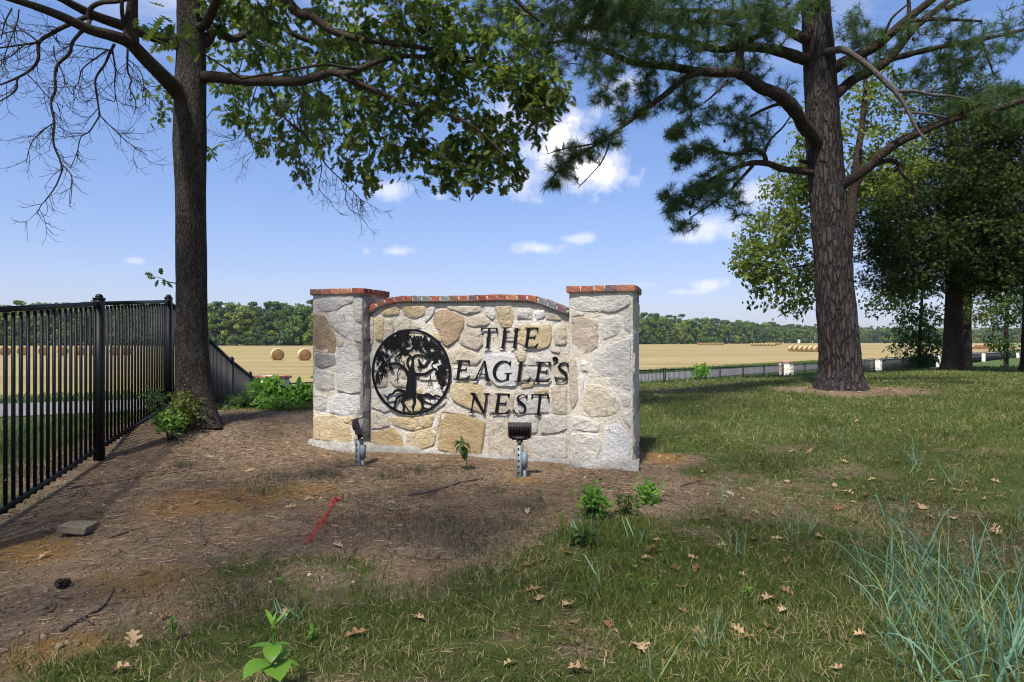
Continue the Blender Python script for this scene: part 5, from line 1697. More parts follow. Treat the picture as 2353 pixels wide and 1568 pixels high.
    lm([(1650, 130, 11.5), (1800, 118, 11.4), (1950, 122, 11.3), (2100, 130, 11.2)], .04, .018); lm([(1880, 60, 11.4), (1960, 20, 11.3), (2100, -30, 11.2)], .05, .02); lm([(1660, 110, 11.5), (1660, 20, 11.5), (1640, -80, 11.4)], .04, .02)
    lm([(1450, 290, 11.7), (1520, 190, 11.5), (1560, 110, 11.4), (1650, 30, 11.3)], .03, .015); lm([(2100, 250, 12.4), (2130, 340, 12.4), (2170, 450, 12.4)], .03, .012); lm([(2110, 300, 12.4), (2040, 360, 12.3), (1960, 410, 12.2)], .018, .008)
    lm([(1190, 1180, 12), (1270, 1110, 11.8), (1350, 1060, 11.7), (1430, 1000, 11.6), (1500, 930, 11.5), (1600, 860, 11.4), (1750, 790, 11.3), (1900, 730, 11.2), (2050, 690, 11.1), (2200, 655, 11), (2353, 605, 10.9), (2600, 540, 10.7)], .095, .038, skip=26, sides=12)
    lm([(2000, 700, 11.15), (2060, 640, 11.1), (2200, 590, 11.0), (2353, 540, 10.9)], .035, .015); lm([(1980, 690, 11.15), (2020, 610, 11.1), (2100, 570, 11.1)], .03, .015)
    lm([(1440, 995, 11.6), (1540, 970, 11.6), (1590, 985, 11.6), (1620, 1050, 11.5), (1680, 1110, 11.5), (1720, 1190, 11.4)], .05, .012, False); lm([(1570, 1040, 11.6), (1620, 1000, 11.6)], .02, .02, False); lm([(1700, 1160, 11.4), (1680, 1240, 11.4), (1650, 1300, 11.4)], .012, .006, False)
    up = [(1090, -150, 12), (900, -420, 10.5), (700, -600, 9)]
    lm(up, .1, .03); lm([(1090, -400, 12), (1300, -700, 10), (1500, -900, 8.6)], .1, .03); lm([(1080, -250, 12), (700, -330, 9.6), (200, -300, 8.4), (-250, -180, 7.8), (-500, -60, 7.6)], .10, .02, skip=8); lm([(1080, -600, 12), (1400, -800, 12.5), (1900, -900, 13)], .1, .03)
    dead = MB()
    lm([(1100, 330, 12), (1200, 308, 11.6), (1270, 305, 11.4), (1350, 350, 11.3), (1450, 430, 11.2), (1530, 510, 11.1), (1600, 580, 11), (1660, 680, 10.9), (1710, 780, 10.8), (1765, 845, 10.7)], .066, .018, False, mb=dead)
    lm([(1590, 555, 11), (1700, 553, 11), (1800, 575, 11), (1900, 580, 11), (2010, 600, 11)], .03, .015, False, mb=dead); lm([(1665, 680, 10.9), (1780, 690, 10.9), (1890, 710, 10.9)], .025, .014, False, mb=dead); lm([(1765, 840, 10.7), (1785, 870, 10.7), (1775, 900, 10.7)], .008, .004, False, mb=dead)
    lm([(1770, 565, 11), (1820, 520, 11), (1835, 480, 11)], .02, .008, False, mb=dead); lm([(1700, 550, 11), (1690, 525, 11)], .008, .003, False, mb=dead)
    # tufts
    S = [(1600, 450, 92, 34, 11, .6, 120), (1650, 418, 60, 34, 11.2, .5, 70), (1545, 480, 30, 24, 10.9, .3, 26), (1570, 520, 34, 16, 10.9, .3, 22), (1690, 470, 40, 40, 11.1, .3, 22), (1600, 350, 60, 24, 11.2, .4, 60), (1560, 370, 30, 24, 11.1, .3, 26), (1665, 372, 50, 26, 11.3, .4, 36), (1725, 300, 60, 46, 11.4, .6, 70),
         (1690, 262, 48, 36, 11.2, .4, 40), (1565, 298, 40, 26, 10.2, .3, 34), (1545, 310, 25, 14, 10.1, .2, 14), (1335, 352, 70, 22, 9.8, .3, 46), (1300, 390, 46, 24, 9.7, .3, 34), (1395, 322, 46, 26, 9.9, .3, 34), (1265, 425, 24, 12, 9.6, .2, 14), (1450, 265, 55, 26, 10, .3, 36), (1385, 222, 32, 20, 10, .3, 24),
         (1433, 212, 18, 18, 10, .3, 14), (1487, 205, 36, 24, 10.2, .4, 30), (1573, 215, 40, 50, 10.4, .4, 60), (1380, 172, 60, 18, 9.9, .4, 40), (1300, 70, 200, 62, 8.6, .9, 300), (1540, 55, 210, 52, 9.6, .9, 300), (1700, 85, 130, 55, 10.8, .8, 150), (1480, 140, 130, 26, 9.9, .6, 90), (1660, 170, 110, 30, 10.8, .6, 80),
         (1250, 150, 60, 30, 9.4, .4, 36), (1410, 20, 160, 30, 8.2, .6, 120), (1790, 210, 40, 26, 11.5, .4, 24), (1800, 40, 60, 40, 11.2, .6, 50), (1870, 15, 50, 22, 11.4, .4, 40), (1960, 60, 36, 40, 11.7, .5, 34), (1985, 90, 50, 30, 11.6, .5, 34), (2050, 95, 60, 44, 11.6, .6, 46), (1975, 155, 40, 16, 11.6, .3, 20),
         (2150, 60, 80, 44, 11.6, .6, 60), (2230, 90, 80, 50, 11.8, .6, 60), (2180, 155, 80, 40, 12.2, .6, 60), (2270, 140, 60, 40, 12.3, .5, 40), (2330, 60, 40, 50, 12, .5, 36), (2235, 215, 60, 34, 12.3, .5, 36), (2100, 180, 50, 26, 12.2, .4, 28), (2310, 215, 46, 26, 11.2, .4, 40), (2260, 250, 60, 24, 11.1, .4, 50),
         (2190, 245, 40, 20, 11.2, .3, 26), (2330, 270, 40, 20, 11, .3, 26), (2080, 230, 30, 26, 12.2, .4, 12), (1730, 345, 40, 30, 11.4, .4, 26), (1510, 240, 36, 20, 10.3, .3, 20), (1625, 265, 30, 30, 10.7, .3, 20), (1130, 30, 60, 40, 8.3, .5, 40), (1740, 30, 100, 35, 10.4, .7, 80)]
    T = [blob(x, y, rx, ry, Y, rY, int(n * 1.12), rs) for (x, y, rx, ry, Y, rY, n) in S]
    for c, r, n in (((5.4, 11.4, 9.4), (4.5, 3.2, 1.6), 280), ((2.6, 9.2, 8.6), (3.4, 2.4, 1.3), 200), ((7.4, 10.4, 10.6), (3.8, 3.0, 1.8), 200), ((4.6, 8.0, 9.6), (3.6, 2.4, 1.5), 190), ((1.2, 8.0, 7.2), (2.0, 1.4, .7), 110), ((4.0, 7.0, 8.0), (2.6, 1.6, 1.0), 150), ((3.4, 4.8, 8.2), (2.4, 2.0, 1.0), 130), ((6.4, 6.0, 8.8), (2.4, 2.2, 1.1), 150)): T.append(in_ell(n, c, r, rs))  # unseen upper crown; its nearest clumps are added to shade the lawn
    T = np.concatenate(T)
    lines, tips = grow(sk, T, rs, -.03, .09)
    d = tips / np.maximum(np.linalg.norm(tips, axis=1, keepdims=True), 1e-6)
    tw = MB(); twigs_mesh(tw, lines, .004, 4, .009)
    for m_ in (wood, tw, dead): m_.V = [v - o for v in m_.V]
    wood.build('limb', M['pine_limb'], e, True)
    dead.build('dead_limb', M['grey_wood'], e, True)['label'] = 'bare grey broken limb hanging down'
    tag(tw.build('twigs', M['pine_limb'], e, True), kind='stuff')
    far = T[:, 2] > 6.9
    V1, Q1, T1, t1 = needle_tufts((T - o)[~far], d[~far], rs)
    V2, Q2, T2, t2 = needle_tufts((T - o)[far], d[far], rs, .20, 14, .008)
    n1 = len(V1)
    tag(obj('crown', mesh_from('crown', np.concatenate([V1, V2]), [np.concatenate([Q1, Q2 + n1]), np.concatenate([T1, T2 + n1])], [M['pine_needle']], False, np.concatenate([t1, t2])), e), kind='stuff')
    # cones
    cn = MB()
    for i in rs.choice(np.where(~far)[0], 70, False):
        p = T[i] - o - d[i] * .12 + (0, 0, -.03)
        cn.tube([p, p + (0, 0, -.02), p + (0, 0, -.05), p + (0, 0, -.07)], [.008, .022, .02, .004], 6)
    tag(cn.build('cones', M['pine_limb'], e, True), kind='stuff')


pine()


# ---------------------------------------------------------------- broadleaf / cedar / sapling builder
def leafy_tree(name, label, base, trunk_pts, radii, blobs, leaf_mat, bark, leaf=(SIM_V, SIM_T), size=.09, per=9, spread=.10, seed=1, group=None, cedar=False, cat='tree', extra_limbs=()):
    rs = np.random.default_rng(seed)
    o = np.asarray(base, float)
    e = empty(name, o); tag(e, label, cat, group)
    C = np.asarray(trunk_pts, float)
    Cs = spline(C, 8); rr = np.interp(np.linspace(0, 1, len(Cs)), np.linspace(0, 1, len(radii)), radii)
    V, Q = round_trunk(Cs - o, rr, 26, max(30, len(Cs) * 2), .06, 5, seed, (.5, .25, .1))
    w = MB(); w.add(V, Q); w.build('trunk', bark, e, True)
    T = np.concatenate([in_ell(n, c, r, rs) for c, r, n in blobs])
    lw = MB(); sk = list(Cs[len(Cs) // 5:])
    for P, a, b in extra_limbs:
        sk += list(limb(lw, P, a, b, 8))
    lines, tips = grow(sk, T, rs, .05, .07)
    twigs_mesh(lw, lines, .004, 4, .010)
    lw.V = [v - o for v in lw.V]
    tag(lw.build('branches', bark, e, True), kind='stuff')
    d = tips / np.maximum(np.linalg.norm(tips, axis=1, keepdims=True), 1e-6)
    n = len(T) * per
    p = np.repeat(T, per, 0) + rs.normal(size=(n, 3)) * spread * (1, 1, .6)
    dd = np.repeat(d, per, 0)
    v = dd * (.9 if cedar else .5) + rs.normal(size=(n, 3)) * (.45 if cedar else .8) + (0, 0, -.1 if cedar else -.35)
    nr = rs.normal(size=(n, 3)) * .6 + (0, 0, 1.0)
    Mx = frames_along(v, nr)
    tint = np.clip(np.repeat(rs.random(len(T)), per) * .75 + rs.normal(size=n) * .1, 0, 1)
    V, F, tn = scatter(leaf[0], leaf[1], p - o, Mx, size * rs.uniform(.7, 1.25, n), tint)
    tag(obj('crown', mesh_from('crown', V, F, [leaf_mat], False, tn), e), kind='stuff')
    return e


def cedar_spray():
    V, T = [], []
    for i, (a, L, b) in enumerate(((0, 1, .05), (.5, .75, .1), (-.5, .75, .1), (.9, .5, .0), (-.9, .5, .0), (.25, .85, .2), (-.25, .85, .2))):
        c, s = math.cos(a), math.sin(a); q = len(V); x0 = .25 if i else 0
        V += [(x0 * .5, -.03, 0), (x0 * .5, .03, 0), (x0 * .5 + L * c, L * s, b * .5)]
        V[q] = (V[q][0] + .05 * s, V[q][1] - .03 * c, 0); V[q + 1] = (V[q + 1][0] - .05 * s, V[q + 1][1] + .03 * c, 0)
        T.append((q, q + 2, q + 1))
    return np.array(V, float), np.array(T)


CED = cedar_spray()


def bl(xd, yd, rx, ry, Y, rY, n): return (W(xd, yd, Y), (rx / 1568.7 * Y, rY, ry / 1568.7 * Y), n)


def gbase(xd, Y):
    x = (xd - 1176.5) / 1568.7 * Y
    return np.array([x, Y, g1(x, Y) - .05])


b = gbase(1940, 16.5)
leafy_tree('elm_tree', 'yellow-green broadleaf tree standing behind the pine trunk', b, [b, W(1938, 700, 16.5), W(1955, 500, 16.5), W(1968, 380, 16.5), W(1985, 250, 16.5), W(1990, 130, 16.4)], [.15, .13, .11, .09, .06, .03],
           [bl(1790, 560, 90, 110, 16, 1.3, 95), bl(1770, 660, 60, 50, 16, .9, 34), bl(1830, 450, 80, 80, 16.4, 1.2, 62), bl(1800, 520, 60, 50, 16, 1, 34), bl(1850, 400, 60, 60, 16.6, 1, 70), bl(2000, 300, 80, 90, 17, 1.4, 70), bl(2000, 200, 60, 60, 17, 1.2, 40), bl(1990, 420, 70, 60, 17, 1.3, 80),
            bl(1870, 640, 50, 60, 16, .8, 50), bl(1740, 600, 50, 50, 15.6, .6, 60), bl(1820, 700, 40, 30, 15.8, .5, 16), bl(1890, 300, 60, 60, 16.8, 1, 40), bl(2060, 380, 60, 60, 17.4, 1.2, 60)], M['elm_leaf'], M['pine_limb'], size=.12, per=15, spread=.10, seed=31,
           extra_limbs=[([W(1965, 520, 16.5), W(1900, 470, 16.3), W(1850, 480, 16.1), W(1780, 520, 16)], .06, .02), ([W(1945, 640, 16.5), W(1880, 610, 16.2), W(1800, 620, 16)], .05, .015), ([W(1966, 420, 16.5), W(2030, 400, 16.8), W(2060, 340, 17)], .05, .02)])
b = gbase(2189, 20.5)
leafy_tree('cedar_tree', 'dark cedar with a bare lower trunk on the right of the lawn', b, [b, W(2190, 760, 20.5), W(2192, 640, 20.5), W(2188, 450, 20.5), W(2185, 250, 20.5), W(2182, 130, 20.5)], [.30, .24, .22, .17, .10, .02],
           [bl(2180, 560, 190, 75, 20, 2.4, 420), bl(2060, 560, 100, 60, 19.6, 1.6, 170), bl(2190, 440, 190, 80, 20.2, 2.3, 380), bl(2080, 450, 110, 70, 19.8, 1.6, 150), bl(2190, 340, 140, 70, 20.4, 1.9, 220), bl(2185, 240, 85, 60, 20.5, 1.3, 110), bl(2183, 160, 40, 45, 20.5, .7, 40), bl(2070, 640, 90, 40, 19.6, 1.3, 110), bl(2250, 640, 100, 40, 20, 1.6, 120), bl(2010, 500, 60, 50, 19.4, 1, 70)],
           M['cedar_leaf'], M['cedar_bark'], CED, .135, 22, .16, 32, cedar=True)
b = gbase(2370, 19.0)
leafy_tree('cedar_tree', 'dense dark cedar cut off by the right edge of the picture', b, [b, W(2372, 640, 19), W(2372, 400, 19), W(2370, 160, 19)], [.26, .2, .14, .03],
           [bl(2350, 500, 130, 110, 18.4, 1.8, 360), bl(2350, 620, 110, 60, 18.4, 1.6, 200), bl(2270, 330, 80, 70, 18.8, 1.4, 120), bl(2320, 260, 70, 60, 18.8, 1.3, 90), bl(2250, 430, 70, 60, 18.6, 1.2, 90), bl(2370, 380, 120, 90, 18.6, 1.8, 230), bl(2370, 270, 80, 60, 18.8, 1.3, 110)], M['cedar_leaf'], M['cedar_bark'], CED, .135, 22, .16, 33, cedar=True)
b = gbase(2217, 24.5)
leafy_tree('oak_tree', 'shaded tree standing close behind the cedar trunk', b, [b, W(2218, 740, 24.5), W(2222, 600, 24.5), W(2225, 450, 24.5)], [.24, .19, .16, .08], [bl(2230, 560, 110, 80, 24.5, 2, 160), bl(2240, 690, 50, 60, 24, 1, 60), bl(2250, 450, 90, 60, 24.5, 1.6, 100), bl(2060, 660, 60, 40, 23, 1, 60), bl(2020, 700, 40, 24, 22.5, .6, 22)], M['elm_leaf'], M['oak_limb'], size=.13, per=11, spread=.17, seed=34)
b = gbase(2112, 25.0)
leafy_tree('sapling', 'low leafy sapling in front of the fence, left of the cedar trunk', b, [b, W(2113, 780, 25), W(2118, 700, 25), W(2120, 620, 25)], [.07, .06, .05, .02], [bl(2110, 790, 66, 44, 25, 1.0, 130), bl(2115, 730, 50, 40, 25, .9, 90), bl(2115, 660, 46, 40, 25, .9, 70), bl(2112, 830, 34, 16, 25, .5, 40), bl(2070, 690, 40, 30, 25, .6, 30)], M['sap_leaf'], M['oak_limb'], size=.13, per=10, spread=.14, seed=35, cat='tree')
b = gbase(2312, 29.0)
leafy_tree('sapling', 'slim light green tree near the right edge, beyond the cedar', b, [b, W(2312, 770, 29), W(2314, 690, 29), W(2312, 600, 29)], [.10, .08, .06, .03], [bl(2312, 720, 56, 44, 29, 1.1, 110), bl(2300, 660, 70, 40, 29, 1.2, 110), bl(2340, 700, 40, 50, 29, 1, 70), bl(2300, 790, 32, 26, 29, .6, 46), bl(2320, 600, 60, 40, 29, 1.1, 80)], M['sap_leaf'], M['oak_limb'], size=.14, per=10, spread=.15, seed=36, cat='tree')


b = np.array([-5.6, -1.2, -.05])  # oak added out of view behind the camera, for its shade
leafy_tree('oak_tree', 'broad oak out of view, added behind the camera to shade the foreground', b, [b, b + (.1, 0, 3), b + (.3, .3, 6), b + (.5, .6, 9.5)], [.26, .2, .14, .05],
           [((-4.6, .6, 7.6), (2.8, 2.6, 1.2), 95), ((-2.2, 1.2, 7.4), (2.4, 2.0, 1.1), 45), ((-3.4, -1.4, 8.2), (2.6, 2.2, 1.2), 58), ((-.6, .4, 8.0), (2.2, 2.2, 1.1), 50), ((-6.4, 1.6, 7.8), (2.2, 2.0, 1.2), 45), ((-1.6, -1.4, 9.0), (2.2, 2.0, 1.0), 36), ((1.8, 1.4, 8.4), (2.0, 2.0, 1.0), 34), ((1.0, -1.2, 9.4), (1.8, 1.6, .9), 30)], M['oak_leaf'], M['oak_bark'], size=.21, per=7, spread=.24, seed=38,
           extra_limbs=[([b + (.1, 0, 3.2), b + (1.6, .8, 5.6), b + (3.6, 1.8, 7.0)], .12, .03), ([b + (.1, 0, 3.6), b + (1.4, -.2, 6.2), b + (3.6, -.2, 8.2)], .11, .03), ([b + (.2, 0, 4), b + (-.4, 1.6, 6.4), b + (-.6, 3.2, 7.6)], .1, .03)])


# ---------------------------------------------------------------- woods beyond the field
def far_tree_mesh(kind, seed):
    """crown of leaf clumps on a tapered trunk with limbs, 1 unit = 1 m, about 20 m tall"""
    rs = np.random.default_rng(seed)
    mb = MB()
    H = {'round': 18, 'pine': 23, 'tall': 21, 'shrub': 8}[kind]
    mb.tube([(0, 0, -.5), (.1, .1, H * .3), (0, .2, H * .6), (.2, 0, H * .85)], [.35, .28, .18, .05], 7, tint=-1)
    cl = []
    n = {'round': 30, 'pine': 20, 'tall': 30, 'shrub': 16}[kind]
    for i in range(n):
        if kind == 'pine':
            z = H * rs.uniform(.50, .98); r = 3.0 * (1.1 - z / H) + 1.2
        elif kind == 'shrub': z = H * rs.uniform(.06, .85); r = 3.2 * math.sin(min(1, z / H + .15) * 2.6)
        else: z = H * rs.uniform(.05, .93); r = (5.2 if kind == 'round' else 4.0) * max(.25, math.sin(min(1, z / H) * 2.75) ** .7)
        a = rs.uniform(0, 6.28); q = r * math.sqrt(rs.uniform(.25, 1))
        cl.append((q * math.cos(a), q * math.sin(a), z, rs.uniform(1.1, 2.1) * (.8 if kind == 'pine' else 1)))
        mb.tube([(0, 0, z * .75), (q * .5 * math.cos(a), q * .5 * math.sin(a), z * .9), (q * math.cos(a), q * math.sin(a), z)], [.12, .08, .03], 4, False, tint=-1)
    P = []; tn = []
    for (x, y, z, r) in cl:
        m = 62
        d = rs.normal(size=(m, 3)); d /= np.linalg.norm(d, axis=1, keepdims=True)
        P.append(np.array([x, y, z]) + d * r * rs.uniform(.55, 1.05, (m, 1)) * (1.15, 1.15, .8)); tn.append(np.full(m, rs.uniform(.05, .95)) + rs.normal(size=m) * .1)
    P = np.concatenate(P); tn = np.clip(np.concatenate(tn), 0, 1); m = len(P)
    V, F, t = scatter(SIM_V * (1, 1.5, 1) - (.5, 0, 0), SIM_T, P, rots(rs.normal(size=(m, 3)) + (0, 0, .4), rs.uniform(0, 6.28, m)), rs.uniform(.55, 1.15, m), tn)
    nw = mb.n
    Vw = np.concatenate(mb.V); Qw = np.concatenate(mb.Q); Tw = np.concatenate(mb.T)
    me_c = mesh_from('crown', V, F, [], False, t)
    me_t = mesh_from('trunk', Vw, [Qw, Tw], [M['oak_limb']], True)
    return me_c, me_t


FT = {}
for kind, nv in (('round', 3), ('tall', 2), ('pine', 2), ('shrub', 2)):
    for i in range(nv):
        FT[(kind, i)] = far_tree_mesh(kind, 60 + 7 * i + len(kind))
_fm = {}


def far_crown(kind, i, mat):
    key = (kind, i, mat)
    if key not in _fm:
        me = FT[(kind, i)][0].copy(); me.materials.append(M[mat]); _fm[key] = me
    return _fm[key]


def far_tree(x, y, kind, i, mat, s, rot, label, group):
    e = empty('tree', (x, y, LOW - .1), rot); e.scale = (s, s, s * random.uniform(.92, 1.08))
    tag(e, label, 'tree', group)
    link(bpy.data.objects.new('crown', far_crown(kind, i, mat)), e); link(bpy.data.objects.new('trunk', FT[(kind, i)][1]), e)


def wood_depth(sx):
    """distance of the wood's edge at a photograph column"""
    return np.interp(sx, [-300, 900, 1450, 1960, 2150, 2450, 2560, 3300], [350, 350, 360, 510, 560, 760, 850, 900])


def wood_height(sx): return np.interp(sx, [-300, 350, 950, 1100, 1400, 1600, 1930, 2100, 2300, 2450, 2700, 3300], [25, 24.5, 24.5, 28.5, 27.5, 22, 25.5, 23, 22.5, 22, 21, 21])


def woods():
    rr = random.Random(3)
    back = {}
    sx = -260
    while sx < 3300:
        D = wood_depth(sx); st = 4.6 / D * 2048
        hidden = 1000 < sx < 1880
        if True:
            for q in range(2):
                x_ = sx + rr.uniform(-.5, .5) * st; d = D - 2 + rr.uniform(-2, 6)
                back.setdefault(('shrub', rr.randrange(2), rr.choice(['far_b', 'far_b', 'far_a'])), []).append(((x_ - 1536) / 2048 * d, d, rr.uniform(.5, .85), rr.uniform(0, 6.28)))
        for row in range(4):
            x_ = sx + rr.uniform(-.5, .5) * st; d = D + row * 7 + rr.uniform(-3, 3)
            kind = rr.choice(['round', 'round', 'tall', 'shrub'] if row == 0 else ['round', 'tall', 'tall', 'pine'] if row < 3 else ['tall', 'pine', 'round'])
            i = rr.randrange(3 if kind == 'round' else 2)
            mat = rr.choice(['far_a', 'far_a', 'far_c', 'far_b'] if row < 2 else ['far_b', 'far_b', 'far_a'])
            hh = wood_height(x_) * (rr.uniform(.55, .85) if row == 0 else rr.uniform(.78, .98) if row == 1 else rr.uniform(.86, 1.04) if row == 2 else rr.uniform(.90, 1.07))
            base_h = {'round': 19.5, 'tall': 22, 'pine': 24, 'shrub': 9}[kind]
            s = hh / base_h if kind != 'shrub' else rr.uniform(.7, 1.2)
            X = (x_ - 1536) / 2048 * d
            if row == 0 and not hidden:
                where = ('seen through the black fence' if x_ < 520 else 'left of the sign' if x_ < 1000 else 'right of the sign' if x_ < 2470 else 'beyond the lawn trees')
                col = {'far_a': 'green', 'far_b': 'dark green', 'far_c': 'yellow-green'}[mat]
                far_tree(X, d, kind, i, mat, s, rr.uniform(0, 6.28), f'{col} {"bush" if kind == "shrub" else "tree"} edging the far wood {where}', 'front trees of the far wood, ' + where)
            else:
                back.setdefault((kind, i, mat), []).append((X, d, s, rr.uniform(0, 6.28)))
        sx += st * (1.0 if sx < 1000 else 1.25)
    w = empty('treeline', (0, 500, LOW)); tag(w, 'dense dark green wood beyond the hay field', 'wood', None, 'stuff')
    for (kind, i, mat), L in back.items():
        for (X, d, s, r) in L:
            q = obj('crown', far_crown(kind, i, mat), w, (X, d - 500, -.1), (0, 0, r)); q.scale = (s,) * 3
            q = obj('trunk', FT[(kind, i)][1], w, (X, d - 500, -.1), (0, 0, r)); q.scale = (s,) * 3


woods()

# ================================================================== GROUND COVER
M['grass'] = m_leaf('lawn_grass', (.030, .052, .010), (.128, .165, .034), (.34, .28, .145), .4, .6, .1)
M['lush'] = m_leaf('verge_grass', (.042, .080, .022), (.092, .155, .042), (.17, .165, .06), .4, .6, .1)
M['tallgrass'] = m_leaf('blue_green_grass', (.085, .18, .105), (.20, .34, .22), (.20, .30, .10), .3, .45, .25)
M['straw'] = m_leaf('pine_straw', (.055, .034, .022), (.29, .20, .13), (.44, .35, .26), .05, .9, .05)
M['soil'] = m_leaf('soil_crumb', (.14, .095, .06), (.38, .29, .195), None, .0, .95, .05)
M['dry'] = m_leaf('dry_oak_leaf', (.20, .105, .055), (.45, .31, .18), (.36, .35, .24), .25, .8, .1)
M['red'] = m_leaf('red_marking_paint', (.36, .03, .03), (.55, .06, .05), None, .1, .7, .1)
M['stick'] = m_bark('dead_stick', (.055, .040, .030), (.155, .125, .10), (.11, .095, .085), 60, 60, .004)


def blades(pos, h, wd, rs, lean=.5, tint=None, bend=.4):
    """three-triangle blades"""
    n = len(pos)
    a = rs.uniform(0, 2 * np.pi, n); b = rs.uniform(0, 2 * np.pi, n)
    s = np.stack([np.cos(a), np.sin(a), 0 * a], -1) * (wd / 2)[:, None]
    ln = (np.abs(rs.normal(size=n)) * lean)[:, None] * h[:, None]
    d = np.stack([np.cos(b), np.sin(b), 0 * b], -1)
    up = np.array([0, 0, 1.0])
    m = pos + up * (h * .55)[:, None] + d * ln * .35
    t = pos + up * (h * (1 - bend * .3))[:, None] + d * ln
    V = np.stack([pos - s, pos + s, m + s * .7, m - s * .7, t], 1).reshape(-1, 3)
    k = np.arange(n)[:, None] * 5
    tn = rs.random(n) * .8 if tint is None else tint
    return V, k + np.array([[0, 1, 2, 3]]), k + np.array([[3, 2, 4]]), np.repeat(tn, 5)


def lawn():
    rs = np.random.default_rng(5)
    P = []; H = []; Wd = []
    for (ya, yb, dens, h0, h1, w) in ((1.7, 3.2, 7500, .018, .055, .0040), (3.2, 4.8, 5000, .02, .055, .0044), (4.8, 7.5, 2000, .022, .055, .005), (7.5, 12, 800, .03, .07, .008), (12, 18, 300, .03, .06, .013), (18, 30, 110, .03, .06, .02)):
        xa, xb = -.85 * yb - .3, .85 * yb + .3
        n = int((xb - xa) * (yb - ya) * dens)
        x = rs.uniform(xa, xb, n); y = rs.uniform(ya, yb, n)
        ok = (np.abs(x) < .80 * y + .25) & (poly_sd(_EDGE, x, y) < .3)
        x, y = x[ok], y[ok]
        g = grass_mask(x, y)
        patch = sstep(.30, .62, fbm(x * 2.6, y * 2.6, 91, 3) * .75 + fbm(x * 11, y * 11, 17, 2) * .35)
        keep = rs.random(len(x)) < (g * (.20 + .80 * patch) + .012)
        # inside the sign?
        u = (x - SL[0]) * UX[0] + (y - SL[1]) * UX[1]; v = (x - SL[0]) * VX[0] + (y - SL[1]) * VX[1]
        keep &= ~((u > -.05) & (u < SEP + PW + .05) & (v > -.03) & (v < PD))
        x, y = x[keep], y[keep]
        tall = fbm(x * 1.7, y * 1.7, 66, 3)
        P.append(np.stack([x, y, gz(x, y) - .004], -1)); H.append(rs.uniform(h0, h1, len(x)) * (.6 + .9 * tall)); Wd.append(np.full(len(x), w) * rs.uniform(.7, 1.3, len(x)))
    P = np.concatenate(P); H = np.concatenate(H); Wd = np.concatenate(Wd)
    dry = sstep(.42, .66, fbm(P[:, 0] * 1.5, P[:, 1] * 1.5, 44, 3) * .8 + rs.random(len(P)) * .25)
    tn = rs.random(len(P)) * .75; tn = np.where(rs.random(len(P)) < .10 + .36 * dry, .93, tn)
    V, Q, T, t = blades(P, H, Wd, rs, 1.0, tn)
    tag(obj('grass', mesh_from('grass', V, [Q, T], [M['grass']], False, t)), 'short dry green lawn grass', 'grass', None, 'stuff')
    # greener, longer growth outside the fence and on the bank
    P = []; H = []; Wd = []
    for (ya, yb, dens, w) in ((2.5, 8, 700, .007), (8, 14, 330, .011), (14, 34, 80, .026)):
        xa, xb = -.9 * yb - 1, .85 * yb
        n = int((xb - xa) * (yb - ya) * dens)
        x = rs.uniform(xa, xb, n); y = rs.uniform(ya, yb, n)
        sd = poly_sd(_EDGE, x, y)
        ok = (np.abs(x) < .82 * y + .3) & (sd > -.05) & (y < road_far_y(x) - 5.9)
        x, y, sd = x[ok], y[ok], sd[ok]
        keep = rs.random(len(x)) < .35 + .65 * sstep(.35, .6, fbm(x * 1.2, y * 1.2, 14, 3))
        x, y, sd = x[keep], y[keep], sd[keep]
        P.append(np.stack([x, y, gz(x, y) - .01], -1)); H.append(rs.uniform(.05, .16, len(x)) * sstep(-.4, 1.5, sd) + .03); Wd.append(np.full(len(x), w))
    # strip along the far side of the road
    n = 26000
    x = rs.uniform(-60, 40, n); y = road_far_y(x) + rs.uniform(.1, 4.2, n) ** 1.0
    ok = (np.abs(x) < .8 * y + 1); x, y = x[ok], y[ok]
    P.append(np.stack([x, y, np.full(len(x), LOW)], -1)); H.append(rs.uniform(.08, .34, len(x))); Wd.append(np.full(len(x), .035))
    P = np.concatenate(P); H = np.concatenate(H); Wd = np.concatenate(Wd)
    V, Q, T, t = blades(P, H, Wd, rs, .6)
    tag(obj('grass', mesh_from('verge_grass', V, [Q, T], [M['lush']], False, t)), 'long green grass on the bank and road verge', 'grass', None, 'stuff')


